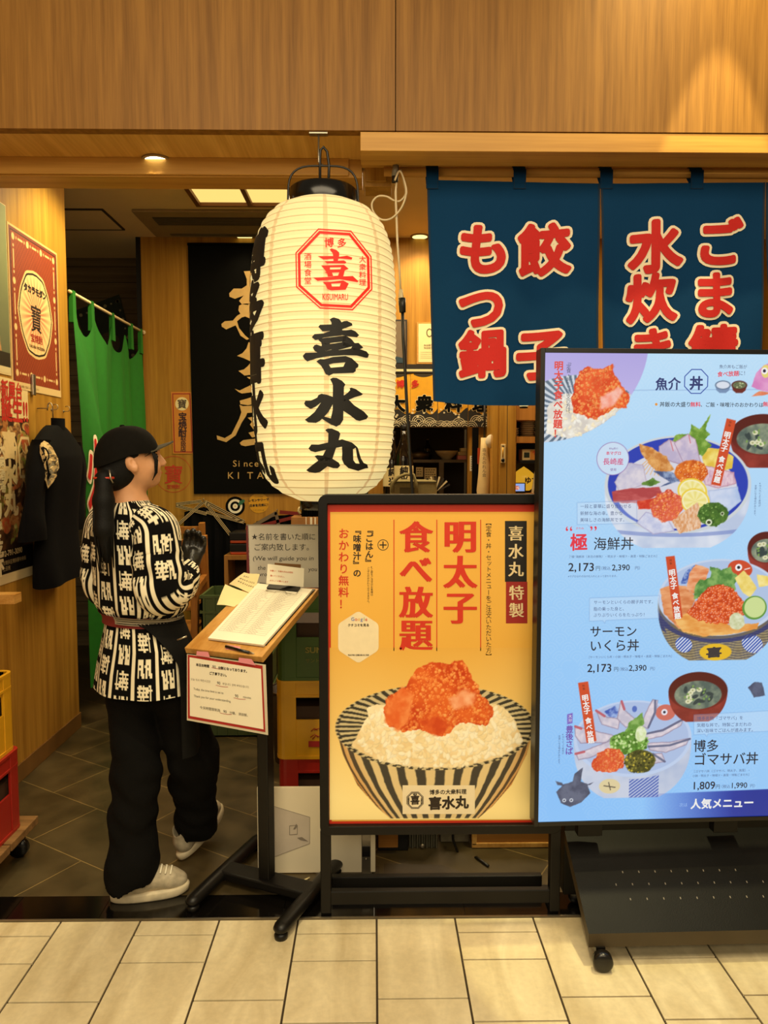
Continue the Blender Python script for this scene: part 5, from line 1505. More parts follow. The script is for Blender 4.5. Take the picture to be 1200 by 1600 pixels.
def note(name, pts, lifts, label, lines, bend=0.0):
    mb = MB()
    Q = [on_board(*c4(x, y), l) for (x, y), l in zip(pts, lifts)]
    n = 8
    def f(u, v):
        q = (Q[0] * (1 - u) + Q[1] * u) * (1 - v) + (Q[3] * (1 - u) + Q[2] * u) * v
        return q + bpln.N * bend * math.sin(u * 5 + v * 3)
    mb.grid(f, n, n, 'paper_note')
    mb.grid(lambda u, v: f(u, v) - bpln.N * 0.0006, n, n, 'paper_note')
    rng = random.Random(len(name))
    for (u, v, L) in lines:
        k = 0.0
        while k < L:
            w_ = 0.05 + 0.05 * rng.random()
            for (du, dv) in ((0, 0), (0.02, 0.05), (-.01, .03)):
                a, b = f(u + k, v + dv), f(u + k + w_ * 0.7, v + dv + 0.05 * (rng.random() - .3))
                s_ = (b - a).normalized().cross(bpln.N) * 0.0006
                mb.add([p + bpln.N * 0.0008 for p in (a - s_, b - s_, b + s_, a + s_)], [(0, 1, 2, 3)], ink((40, 34, 30)))
            k += w_ + 0.02
    return tag(mb.build(name), label, 'note')
note('paper_note', [(335, 505), (480, 566), (518, 448), (425, 436)], (0.004, 0.004, 0.02, 0.024), 'handwritten cream paper note tucked upright beside the clipboard', [(0.2, 0.72, 0.3), (0.15, 0.5, 0.75), (0.2, 0.3, 0.7)], 0.002)
note('paper_note', [(262, 628), (388, 640), (486, 574), (312, 506)], (0.004, 0.001, 0.002, 0.012), 'blank-looking creased cream paper note hanging off the left edge of the reception stand', [], 0.002)
# small card and a folded brown card behind the clip
Yc = 2.585
cp = Plane(PY(440, 900, Yc), (1, 0.03, 0))
def card(name, pts, t, m, label, writing=None):
    mb = MB(); mb.slab([cp.at(*c4(*q), lift=t[0]) for q in pts], cp.N * t[1], m)
    if writing:
        for s, x, y, sz, colr in writing:
            u, v = cp.uv(*c4(x, y))
            mb.type(s, lambda X, Y: cp.p(u + X, v + Y - X * 0.1, t[0] + t[1] + 0.0006), sz, ink(colr), bold=0.01)
    return tag(mb.build(name), label, 'card')
card('brown_card', [(606, 378), (762, 388), (760, 520), (604, 508)], (-0.012, 0.003), 'card_brown', 'stiff brown card standing behind the small orange-lettered card')
card('small_card', [(565, 385), (782, 412), (778, 522), (556, 503)], (0.0, 0.0012), 'paper_white', 'small white card with orange handwriting leaning on the whiteboard', [('お願い！ 代表の方のお名前', 578, 428, 0.0066, (206, 90, 40)), ('書いてください。', 580, 458, 0.0068, (206, 90, 40)), ('よろしくお願いします', 576, 486, 0.0066, (206, 90, 40))])
# laminated time-limit notice on the front edge
sgO = FL - e2 * 0.006 - Vector((0, 0, 0.02))
sg = Plane(sgO, e1)
def c6(x, y): return (280 + x / 8.0, 1010 + y / 8.0)
sign = thing('time_limit_notice', 'laminated red-bordered notice about a 90 minute limit taped under the stand top', 'notice', tuple(sg.at(355, 1085)))
mb = MB()
def sgslab(pts, lift, t, m): mb.slab([sg.at(*c6(*q), lift=lift) for q in pts], sg.N * t, m)
sgslab([(98, 95), (1083, 228), (1113, 1108), (98, 922)], 0.0, 0.0006, 'plastic_clear')
sgslab([(108, 104), (1042, 240), (1078, 1072), (110, 898)], 0.0007, 0.0004, 'card_red')
sgslab([(130, 136), (1022, 282), (1054, 1036), (134, 868)], 0.0012, 0.0004, 'paper_white')
def sgt(s, x, y, size, m=None, **kw):
    u, v = sg.uv(*c6(x, y))
    mb.type(s, lambda X, Y: sg.p(u + X, v + Y, 0.0022), size / 8.0 / 485.0, m or ink((36, 30, 26)), **kw)
def sgl(x0, y0, x1, y1, wd, c):
    a, b = sg.at(*c6(x0, y0), lift=0.0022), sg.at(*c6(x1, y1), lift=0.0022)
    n_ = sg.V * wd
    pts = [a.lerp(b, k / 6) - sg.V * 0.0016 * math.sin(k / 6 * math.pi) for k in range(7)]
    for p, q in zip(pts, pts[1:]): mb.add([p - n_, q - n_, q + n_, p + n_], [(0, 1, 2, 3)], ink(c))
sgt('本日お時間', 215, 240, 40, bold=0.035); sgt('90', 420, 268, 52); sgt('分制となっております。', 492, 278, 40, bold=0.035)
sgt('ご了承下さい。', 380, 345, 40, bold=0.035)
sgt('오늘 식사 제한시간은', 148, 418, 34, ink((120, 110, 92))); sgt('90', 478, 470, 50); sgt('분입니다. 양해 부탁드립니다.', 546, 474, 32, ink((120, 110, 92)))
sgt('Today, the time limit is set to', 185, 540, 40, ink((70, 62, 50)), sx=0.93); sgt('90', 700, 632, 52, ink((60, 54, 46))); sgt('minutes.', 802, 640, 38, ink((80, 72, 58)), sx=0.93)
sgt('Thank you for your understanding.', 188, 628, 40, ink((70, 62, 50)), sx=0.98)
sgt('今天時間限制為', 262, 776, 44, ink((80, 72, 58))); sgt('90', 556, 826, 50, ink((60, 54, 46))); sgt('分鐘。 請諒解。', 632, 838, 40, ink((80, 72, 58)))
for q in ((405, 262, 540, 282), (458, 484, 610, 508), (680, 642, 830, 662), (508, 830, 655, 852)): sgl(*q, 0.0007, (176, 40, 36))
mb.build('laminated_sheet', sign)
for pts in ([(215, 112), (385, 138), (362, 70), (222, 60)], [(738, 198), (955, 238), (905, 160), (748, 140)]):
    mb = MB(); mb.slab([sg.at(*c6(*q), lift=0.004) for q in pts], sg.N * 0.0005, 'tape_pink'); mb.build('tape', sign)

# ================================================================== plastic bottle crates
def plastic(name, rgb): mat(name, rgb, 0.38, var=0.07, scale=10)
plastic('crate_green', (62, 92, 34)); plastic('crate_yellow', (214, 156, 24)); plastic('crate_red', (158, 30, 20)); plastic('crate_olive', (76, 92, 52))
mat('crate_inside', (58, 34, 14), 0.7)
def crate(label, x0, y0, z0, wd, dp, h, m, group, marks=None, filled=True):
    """bottle crate: floor tray, four corner posts, top rim, lower walls, hand holes under the rim"""
    t = thing('bottle_crate', label, 'crate', (x0 + wd / 2, y0 + dp / 2, z0), 0, group)
    x1, y1, z1 = x0 + wd, y0 + dp, z0 + h
    w = 0.008
    mb = MB()
    r = 0.03
    def rr(x0, y0, x1, y1, r, n=5):
        pts = []
        for cx, cy, a in ((x1 - r, y1 - r, 0), (x0 + r, y1 - r, 90), (x0 + r, y0 + r, 180), (x1 - r, y0 + r, 270)):
            for k in range(n): g = R(a + k * 90 / (n - 1)); pts.append((cx + r * math.cos(g), cy + r * math.sin(g)))
        return pts
    def band(z0, z1, grow, m):
        o, i = rr(x0 - grow, y0 - grow, x1 + grow, y1 + grow, r + grow), rr(x0 + w, y0 + w, x1 - w, y1 - w, r - w)
        n = len(o)
        vs = [(x, y, z) for z in (z0, z1) for L in (o, i) for x, y in L]
        fs = []
        for a in range(n):
            b = (a + 1) % n
            fs += [(a, b, 2 * n + b, 2 * n + a), (n + b, n + a, 3 * n + a, 3 * n + b), (b, a, n + a, n + b), (2 * n + a, 2 * n + b, 3 * n + b, 3 * n + a)]
        mb.add(vs, fs, m)
    band(z0, z0 + 0.012, 0.004, m); band(z0 + 0.012, z0 + h * 0.50, 0, m)
    band(z1 - h * 0.21, z1 - 0.004, 0, m); band(z1 - 0.010, z1, 0.004, m); band(z1 - h * 0.21, z1 - h * 0.18, 0.004, m)
    mb.box(x0 + w, y0 + w, z0 + 0.004, x1 - w, y1 - w, z0 + 0.01, m)
    o = mb.build('crate_shell', t)
    for cx, cy in ((x0, y0), (x1, y0), (x0, y1), (x1, y1)):
        mb = MB()
        sx_, sy_ = (1 if cx == x0 else -1), (1 if cy == y0 else -1)
        L = 0.075
        p = [(cx + sx_ * L, cy - sy_ * 0.003), (cx + sx_ * r, cy - sy_ * 0.003)] + [(cx + sx_ * (r - (r + .003) * math.sin(R(k * 22.5))), cy + sy_ * (r - (r + .003) * math.cos(R(k * 22.5)))) for k in range(1, 4)] + [(cx - sx_ * 0.003, cy + sy_ * r), (cx - sx_ * 0.003, cy + sy_ * L), (cx + sx_ * w, cy + sy_ * L), (cx + sx_ * w, cy + sy_ * w), (cx + sx_ * L, cy + sy_ * w)]
        if sx_ * sy_ < 0: p = p[::-1]
        mb.slab([(x, y, z0 + 0.006) for x, y in p], (0, 0, h - 0.012), m)
        # rounded fillets at the hand holes
        for (ax, ay) in ((1, 0), (0, 1)):
            pass
        mb.build('corner_post', t, bevel=0.0015)
    if filled:
        mb = MB(); mb.box(x0 + 0.014, y0 + 0.014, z0 + 0.012, x1 - 0.014, y1 - 0.014, z0 + h * 0.66, 'crate_inside'); mb.build('contents', t)
    if marks:
        for f in marks: mb = MB(); f(mb, y0 - 0.0042); mb.build('printed_mark', t)
    return t
YC = 2.83
xc = PY(433, 1120, YC).x
GRP = 'bottle crates stacked behind the reception stand'
z_red, z_yel, z_grn = 0.045, PY(450, 1185, YC).z, PY(450, 1063, YC).z
def mk_yellow(mb, y):
    f = lambda px, py: PY(px, py, y)
    mb.slab([f(482, 1167), f(530, 1167), f(530, 1158), f(482, 1158)], (0, -0.0005, 0), 'card_red')
    for (a, b, c) in (((486, 1143), (491, 1138), (496, 1141)), ((491, 1141), (498, 1138), (502, 1143)), ((485, 1152), (492, 1147), (497, 1152)), ((488, 1155), (494, 1149), (502, 1152))):
        mb.tube([f(*a), f(*b), f(*c)], 0.0016, 'card_red', 6)
def mk_green(mb, y):
    mb.type('SUNTORY', lambda X, Y: PY(477 + X, 1020 - Y, y), 12.5, ink((150, 140, 60)), bold=0.03, sx=1.15)
def mk_green_small(mb, y):
    mb.type('サントリー', lambda X, Y: PY(477 + X, 1035 - Y, y), 7.5, ink((120, 116, 50)), bold=0.01)
dol = thing('crate_dolly', 'low black wheeled dolly under the stack of coloured bottle crates', 'dolly', (xc + 0.22, YC + 0.18, 0))
mb = MB(); mb.box(xc + 0.02, YC + 0.02, 0.03, xc + 0.43, YC + 0.34, 0.044, 'stand_black'); mb.build('deck', dol, bevel=0.004)
for x in (0.06, 0.39):
    for y in (0.06, 0.30):
        mb = MB(); mb.lathe([(0.006, -0.008), (0.015, -0.007), (0.015, 0.007), (0.006, 0.008)], (xc + x, YC + y, 0.015), 'castor_black', 16, axis=(0, 1, 0)); mb.build('castor', dol)
crate('dark red bottle crate at the bottom of the stack behind the reception stand', xc + 0.006, YC, z_red, 0.435, 0.36, z_yel - z_red - 0.0005, 'crate_red', GRP)
crate('yellow bottle crate between the red and green crates behind the reception stand', xc, YC - 0.006, z_yel, 0.445, 0.37, z_grn - z_yel - 0.0005, 'crate_yellow', GRP, [mk_yellow])
zg = PY(470, 929, 2.82).z
crate('green bottle crate on top of the yellow one, under the whiteboard', xc + 0.003, YC - 0.003, z_grn, 0.44, 0.365, zg - z_grn, 'crate_green', GRP, [mk_green, mk_green_small])
# whiteboard on the crates
mat('whiteboard', (216, 210, 194), 0.25, var=0.03, scale=4)
mat('maroon', (110, 26, 26), 0.5)
wY = 2.80 + 0.10
wb = Plane(PY(388, 870, wY), (1, 0.0, 0), (0, 0.06, 1))
wbd = thing('whiteboard', 'handwritten whiteboard telling guests they will be called in order, standing on the crates', 'whiteboard', tuple(wb.at(450, 925)))
zc0 = zg + 0.002
y_bot = 720 + (CAM_H - zc0) / wY * 1150
mb = MB(); mb.slab([wb.at(391, 918), wb.at(548, 918), wb.at(546, 821), wb.at(387, 821)], -wb.N * 0.01, 'whiteboard')
def wt(s, x, y, size, **kw):
    u, v = wb.uv(*c4(x, y))
    mb.type(s, lambda X, Y: wb.p(u + X, v + Y, 0.0008), size / 3.808 / (1150 / wY), ink((40, 36, 32)), **kw)
wt('★名前を書いた順に', 466, 240, 44, sx=0.98); wt('ご案内致します。', 480, 302, 45); wt('(We will guide you in', 474, 364, 37, sx=1.14, shear=0.1); wt('the', 505, 420, 36, shear=0.1); wt('order', 566, 420, 36, shear=0.1); wt('you', 806, 428, 36, shear=0.1); wt('wrote', 504, 458, 34, shear=0.1)
mb.build('writing_panel', wbd)
mb = MB(); mb.slab([wb.at(386, 918.5), wb.at(391, 918.5), wb.at(388.5, 820.5), wb.at(384.5, 820.5)], -wb.N * 0.011, 'maroon'); mb.slab([wb.at(386, 920.5), wb.at(549, 920.5), wb.at(549, 918), wb.at(386, 918)], -wb.N * 0.011, 'maroon'); mb.slab([wb.at(548, 920), wb.at(551, 920), wb.at(549, 820), wb.at(546, 820)], -wb.N * 0.011, 'maroon'); mb.slab([wb.at(385, 821.5), wb.at(549, 821.5), wb.at(549, 819.5), wb.at(385, 819.5)], -wb.N * 0.011, 'steel')
mb.build('frame', wbd)
# waste bin further back
mat('bin_brown', (44, 30, 16), 0.45)
mat('bin_lip', (70, 54, 34), 0.4)
bin_ = thing('waste_bin', 'dark brown round waste bin on the dining floor behind the crates', 'bin', (-0.40, 3.6, 0))
mb = MB(); mb.lathe([(0.095, 0.0), (0.122, 0.36), (0.118, 0.36), (0.092, 0.012)], (-0.40, 3.6, 0), 'bin_brown', 32, cap=False); mb.lathe([(0.001, 0.011), (0.094, 0.012)], (-0.40, 3.6, 0), 'bin_brown', 32, cap=False); mb.build('body', bin_)
mb = MB(); mb.tube([(-0.40 + 0.121 * math.cos(R(k * 12)), 3.6 + 0.121 * math.sin(R(k * 12)), 0.362) for k in range(30)], 0.004, 'bin_lip', 6, close=True); mb.build('lip', bin_)

# ================================================================== low things under and behind the poster stand
mat('acrylic_white', (226, 214, 186), 0.3, var=0.04, scale=3)
mat('print_grey', (196, 184, 168), 0.4)
mat('print_line', (130, 120, 108), 0.5)
mat('corrugated', (120, 116, 98), 0.35, 0.6, var=0.1)
mat('block_grey', (120, 112, 92), 0.85, var=0.25, scale=40)
wood('box_timber', (140, 92, 38), (170, 118, 56), 'x', 0.7, 0.5)
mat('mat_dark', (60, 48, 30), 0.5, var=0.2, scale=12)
YA = 2.568
ap = Plane((0, YA, 0), (1, 0, 0))
par = thing('partition_panel', 'white partition panel with a faint grey print, in a steel foot on the floor', 'partition', (-0.2, YA, 0))
mb = MB(); a, b = ap.at(403, 1365), ap.at(565, 1230)
mb.box(a.x, YA, 0.004, b.x, YA + 0.012, b.z, 'acrylic_white')
L = [ap.at(x, y, 0.0012) for x, y in ((425, 1259), (484, 1277), (484, 1318), (425, 1340))]
mb.add(L, [(0, 1, 2, 3)], 'print_grey')
for p, q in zip(L, L[1:] + L[:1]): mb.bar(p, q, 0.0016, 0.0016, 'print_line', (0, 1, 0))
mb.flat([[(452, 1290), (465, 1289), (465, 1304), (452, 1305)], [(453, 1291), (464, 1290), (464, 1303), (453, 1304)]], lambda x, y: ap.at(x, y, 0.002), 'print_line')
mb.flat([[(458, 1296), (463, 1287), (465, 1291), (461, 1296)]], lambda x, y: ap.at(x, y, 0.0024), 'print_line')
mb.flat([[(464, 1309), (472, 1308), (482, 1315), (470, 1313)]], lambda x, y: ap.at(x, y, 0.0024), 'print_line')
mb.build('panel', par, bevel=0.001)
mb = MB(); a, b = ap.at(566, 1392), ap.at(581, 1300); mb.box(a.x, YA - 0.008, 0.004, b.x, YA + 0.002, b.z, 'steel'); a, b = ap.at(566, 1336), ap.at(578, 1320); mb.box(a.x, YA - 0.012, a.z, b.x, YA - 0.006, b.z, 'black_wire'); mb.lathe([(0.003, 0), (0.003, 0.004)], ap.at(572, 1342, 0.008), 'steel', 12, axis=(0, -1, 0)); mb.build('foot_bracket', par)
mb = MB(); a, b = ap.at(579, 1360), ap.at(586.5, 1296); mb.box(a.x, YA - 0.01, 0.01, b.x, YA + 0.02, b.z, 'acrylic_white'); mb.build('side_rail', par, bevel=0.002)
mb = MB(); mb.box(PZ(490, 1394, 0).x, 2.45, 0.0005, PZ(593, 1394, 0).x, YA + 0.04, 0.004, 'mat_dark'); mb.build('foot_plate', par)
# further back, half in the dark
def low(name, px0, py0, px1, py1, Y, d, m, label, cat, z0=None, extra=None):
    a, b = PY(px0, py1, Y), PY(px1, py0, Y)
    mb = MB(); mb.box(a.x, Y, (0.001 if z0 is None else z0), b.x, Y + d, b.z, m)
    if extra: extra(mb, a, b, Y)
    return tag(mb.build(name, bevel=0.003), label, cat)
low('black_case', 590, 1286, 638, 1352, 2.72, 0.09, 'stand_black', 'plain black case on the floor behind the poster stand', 'case')
zt_ = PY(600, 1286, 2.72).z
low('wood_block', 591, 1262, 622, 1325, 2.70, 0.018, 'box_timber', 'small brown wooden board leaning on the black case', 'board', z0=PY(600, 1325, 2.70).z)
cor = thing('corrugated_box', 'grey corrugated metal box with a round screw, on the floor behind the poster stand', 'box', (PY(662, 1348, 2.74).x, 2.8, 0))
mb = MB(); a, b = PY(639, 1352, 2.74), PY(684, 1260, 2.74)
n = 36
pts = [(a.x + (b.x - a.x) * k / n, 2.74 + 0.006 * math.sin(k / n * 6 * 2 * math.pi)) for k in range(n + 1)] + [(b.x, 2.9), (a.x, 2.9)]
mb.slab([(x, y, 0.001) for x, y in pts], (0, 0, b.z), 'corrugated'); mb.build('body', cor)
mb = MB(); mb.lathe([(0.009, 0), (0.009, 0.003), (0.005, 0.005), (0.001, 0.005)], PY(660, 1322, 2.733), 'steel', 16, axis=(0, -1, 0)); mb.build('screw', cor)
low('concrete_block', 688, 1266, 733, 1350, 2.78, 0.2, 'block_grey', 'speckled grey concrete block on the floor between the metal and wooden boxes', 'block')
def frame_(mb, a, b, Y):
    w = 0.016
    mb.box(a.x - 0.004, Y - 0.008, 0.012, a.x + w, Y, b.z, 'board_wood'); mb.box(a.x - 0.004, Y - 0.008, 0.002, b.x, Y, 0.012 + w * 0.6, 'board_wood')
low('wooden_box', 738, 1262, 862, 1352, 2.74, 0.25, 'box_timber', 'shallow brown wooden box on the floor behind the poster stand', 'box', extra=frame_)
mb = MB(); mb.tube([PY(713, 1262, 2.72), PY(707, 1290, 2.71), PY(708, 1312, 2.71), PY(716, 1334, 2.71), PY(732, 1346, 2.72), (PY(742, 1346, 2.70).x, 2.66, 0.006), (0.42, 2.60, 0.006)], 0.005, 'black_wire', 8); tag(mb.build('floor_cable'), 'black cable looping down in front of the speckled concrete block', 'cable')
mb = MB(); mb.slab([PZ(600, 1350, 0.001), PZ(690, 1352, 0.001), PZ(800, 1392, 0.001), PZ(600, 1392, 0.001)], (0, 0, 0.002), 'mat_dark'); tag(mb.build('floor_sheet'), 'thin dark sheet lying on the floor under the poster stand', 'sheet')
mb = MB(); a = PZ(474, 1376, 0.004); mb.tube([a, a + Vector((0.02, 0.018, 0))], 0.003, 'paper_note', 8); tag(mb.build('paper_scrap'), 'tiny rolled paper scrap on the floor by the stand base', 'scrap')
# ================================================================== the left wall: posters, coat, ledge, crates
vertex_colour('wall_print', 0, 0.45, 0.4)
mat('poster_edge', (222, 196, 140), 0.6)
lw = Plane((XW, 3.0, 1.5), (0, 1, 0))
def wall_pic(root, name, p, y0, y1, z0, z1, x):
    c = Vector((x, y0, z1))
    sheet_mesh(p.a, name, c, Vector((0, (y1 - y0) / (p.W - 1), 0)), Vector((0, 0, -(z1 - z0) / (p.H - 1))), 'wall_print', root)
# 1 kimono poster, mostly cut off by the frame
ya1 = 3.405
t1 = thing('kimono_poster', 'tall olive-green poster of a patterned kimono, highest and nearest on the left wall', 'poster', (XW + 0.004, 3.15, 1.87))
mb = MB(); mb.box(XW, 2.88, 1.875, XW + 0.003, ya1, 2.63, 'poster_edge'); mb.build('poster_sheet', t1)
p = Pic(0, 0, 210, 300, 1.0)
t = p.Y / 300
p.a = p.mix((150, 156, 104), (96, 100, 76), t + (p.noise(60, 1) - .5) * .3)
rob = [(0, 130), (40, 105), (90, 100), (125, 130), (150, 175), (170, 215), (178, 262), (0, 262)]
p.patch(rob, (206, 160, 104), (168, 118, 76), 26, 3, 2, 2)
p.patch([(0, 20), (40, 30), (62, 60), (50, 92), (30, 112), (0, 110)], (216, 176, 130), (196, 150, 106), 20, 4, 1)
for k in range(70):
    rr = random.Random(k); x, y = rr.uniform(10, 165), rr.uniform(120, 258)
    if x > 125 + (y - 130) * .38: continue
    p.dot(x, y, rr.uniform(3, 9), rr.uniform(3, 8), rr.random() * 3, rr.choice([(176, 70, 40), (206, 176, 110), (84, 60, 66), (196, 120, 66), (120, 96, 66)]), rr.choice([None, (222, 196, 140)]))
p.patch([(60, 200), (110, 190), (150, 205), (160, 262), (60, 262)], (76, 52, 60), (110, 78, 70), 12, 8, 3)
p.dots(26, lambda x, y: 60 < x < 160 and y > 205 and y < 258, 2, 5, [(206, 166, 90), (222, 190, 120)], 4)
p.over((p.Y > 262).astype(float), (44, 36, 22)); p.over((p.Y > 288).astype(float), (216, 196, 148))
wall_pic(t1, 'printed_picture', p, 2.885, ya1 - 0.004, 1.882, 2.626, XW + 0.0036)
# 2 red-brown poster with the round emblem
t2 = thing('red_label_poster', 'red-brown poster with a beaded border and an oval shochu emblem on the left wall', 'poster', (XW + 0.004, 3.67, 1.82))
y0, y1, z0, z1 = 3.412, 3.935, 1.822, 2.565
mb = MB(); mb.box(XW, y0, z0, XW + 0.003, y1, z1, 'poster_edge'); mb.build('poster_sheet', t2)
p = Pic(0, 0, 210, 298, 1.0)
chk = ((np.floor(p.X / 5) + np.floor(p.Y / 6)) % 2)
p.a = p.mix((150, 64, 34), (128, 48, 26), chk * .7 + (p.noise(18, 2) - .5) * .6)
bd = np.minimum(np.minimum(p.X, 210 - p.X), np.minimum(p.Y, 298 - p.Y))
p.over((bd < 9).astype(float), (122, 58, 46)); p.over(((bd > 8) & (bd < 11)).astype(float), (44, 20, 16)); p.over((bd < 4).astype(float), (216, 178, 116))
def bead(x, y, vert):
    p.dot(x, y, 5.5, 6.5, 0, (222, 190, 130))
for k in range(4): bead(20 + k * 57, 20, 0); bead(20 + k * 57, 268, 0)
for y in (100, 184): bead(20, y, 1); bead(191, y, 1)
for k in range(3):
    for yy in (20, 268): p.line([(40 + k * 57, yy), (56 + k * 57, yy)], 4, (222, 190, 130)); p.dot(32 + k * 57, yy, 2, 3, 0, (222, 190, 130)); p.dot(64 + k * 57, yy, 2, 3, 0, (222, 190, 130))
for (a, b) in ((36, 84), (116, 168), (200, 252)):
    for xx in (20, 191): p.line([(xx, a + 8), (xx, b - 8)], 4, (222, 190, 130)); p.dot(xx, a, 2.5, 3, 0, (222, 190, 130)); p.dot(xx, b, 2.5, 3, 0, (222, 190, 130))
cx, cy = 104, 148
an = np.arctan2((p.Y - cy) / 80, (p.X - cx) / 68)
rad = np.hypot((p.X - cx) / 68, (p.Y - cy) / 80) * (1 - 0.04 * np.abs(np.cos(an * 3)) ** 8)
p.over((rad < 1.06).astype(float), (222, 190, 130)); p.over((rad < 1.0).astype(float), (40, 26, 18)); p.over((rad < .95).astype(float), (236, 206, 146))
p.over((rad < .95) * np.clip(1.15 - np.abs(rad - .3) * 1.6, 0, 1) * np.clip(.55 + .6 * np.sin(an * 26), 0, 1) * .75, (206, 92, 66))
p.over((p.Y > 284).astype(float), (222, 190, 134))
wall_pic(t2, 'printed_picture', p, y0 + 0.001, y1 - 0.001, z0 + 0.001, z1 - 0.001, XW + 0.0036)
mb = MB()
def wtx(s, fx, fy, size, m, **kw):
    """fx, fy: place on the 210 x 298 sheet, size in its units"""
    k = (y1 - y0) / 210
    mb.type(s, lambda X, Y: (XW + 0.0044, y0 + fx * k + X, z1 - fy * k + Y), size * k, m, **kw)
wtx('タカラモダン', 104, 108, 16, ink((30, 20, 14)), align='c', bold=0.06, sx=1.0, rise=0.0)
wtx('寶', 104, 176, 56, ink((40, 24, 16)), align='c', bold=0.008, sx=0.85)
wtx('宝焼酎', 104, 200, 17, ink((176, 50, 34)), align='c', bold=0.02)
wtx('TAKARA MODERN', 104, 213, 8, ink((110, 76, 44)), align='c', bold=0.02)
wtx('宝焼酎 お酒は二十歳になってから', 30, 294, 5, ink((120, 96, 60)))
mb.build('printed_lettering', t2)
# 3 lower poster: cream heading over a dark photograph
t3 = thing('opening_poster', 'cream and black poster with red headline lettering behind the hanging coat', 'poster', (XW + 0.004, 3.3, 0.95))
y1c = 3.56
mb = MB(); mb.box(XW, 3.0, PX(20, 905, XW).z, XW + 0.0025, y1c - 0.0, PX(52, 600, XW).z, 'poster_edge'); mb.build('poster_sheet', t3)
zt3 = PX(52, 600, XW).z; zm = PX(51, 656, XW).z; zb3 = PX(30, 905, XW).z
p = Pic(0, 0, 224, 330, 1.0)
p.a = p.mix((40, 26, 18), (96, 60, 34), (p.noise(26, 4) - .3) / .4)
for k in range(150):
    rr = random.Random(k + 50); x, y = rr.uniform(5, 220), rr.uniform(4, 240)
    p.blob(x, y, rr.uniform(6, 22), rr.uniform(5, 16), rr.choice([(196, 140, 76), (150, 84, 40), (206, 170, 110), (120, 130, 50), (176, 70, 40), (84, 54, 34)]), rr.choice([(226, 190, 130), (176, 120, 66), (110, 70, 40)]), rr.random() * 3, 6, k, 2)
for x in (150, 206):
    sd = p.poly([(x - 26, 60), (x - 14, 40), (x + 14, 40), (x + 22, 60), (x + 18, 120), (x - 22, 120)]); p.over(p.aa(np.abs(sd) - 3), (226, 196, 140))
p.over((p.Y > 262).astype(float), (18, 14, 12)); p.over((p.Y > 310).astype(float), (214, 190, 140))
wall_pic(t3, 'printed_picture', p, 3.002, y1c - 0.001, zb3, zm, XW + 0.003)
mb = MB()
def w3(s, px, py, size, m, **kw):
    q = PX(px, py, XW)
    mb.type(s, lambda X, Y: (XW + 0.004, q.y + X, q.z + Y), size, m, **kw)
RW = ink((190, 40, 26))
for s, right, z, size in (('喜水丸の新屋台', 3.50, PX(30, 612, XW).z - 0.03, 0.082), ('「横丁」誕生!!', 3.55, PX(30, 645, XW).z - 0.035, 0.125)):
    v, f, wd = type_set(s, bold=0.03, sx=0.8)
    mb.type(s, lambda X, Y, right=right, z=z, wd=wd, size=size: (XW + 0.004, right - wd * size + X, z + Y), size, RW, bold=0.03, sx=0.8)
kk = zm - zb3
def w3v(s, y, z, size, m, **kw): mb.type(s, lambda X, Y: (XW + 0.0042, y + X, z + Y), size, m, **kw)
w3v('喜水丸', 3.36, zm - 0.06, 0.13, ink((226, 196, 140)), vert=True, bold=0.05)
w3v('の名物で乾杯！', 3.23, zm - 0.20, 0.085, ink((236, 216, 170)), vert=True, bold=0.05)
w3v('大衆酒場', 3.29, zm - 0.12, 0.055, ink((226, 206, 160)), vert=True, bold=0.03)
w3v('☎092-791-3090', 3.20, zb3 + kk * 0.165, 0.036, ink((214, 190, 140)), bold=0.03)
w3v('福岡市博多区博多駅中央街', 3.22, zb3 + kk * 0.115, 0.022, ink((190, 166, 120)))
w3v('平日・土日祝', 3.2, zb3 + kk * 0.08, 0.022, ink((190, 166, 120)))
mb.build('printed_lettering', t3)
# small clip between the posters
mb = MB(); a = PX(49, 598, XW); mb.box(XW + 0.003, a.y - 0.014, a.z - 0.06, XW + 0.016, a.y + 0.014, a.z + 0.04, 'steel'); tag(mb.build('poster_clip', bevel=0.003), 'small metal clip joining the red and the cream poster', 'clip')
for px, py, lab in ((80, 634, 'small brass cup hook under the red poster, nearer the hanging coat'), (99, 637, 'small brass cup hook under the red poster, nearest the green curtain')):
    a = PX(px, py, XW); h = thing('cup_hook', lab, 'hook', tuple(a), 0, 'brass hooks on the left wall')
    mb = MB(); mb.tube([(XW, a.y, a.z - 0.02), (XW + 0.02, a.y, a.z - 0.02)] + [(XW + 0.02 + 0.014 * math.sin(R(k)), a.y, a.z - 0.006 - 0.014 * math.cos(R(k))) for k in range(0, 250, 25)], 0.0022, 'steel', 6); mb.build('hook', h)
    mb = MB(); mb.lathe([(0.008, 0), (0.006, 0.003), (0.001, 0.003)], (XW, a.y, a.z - 0.02), 'steel', 12, axis=(1, 0, 0)); mb.build('plate', h)

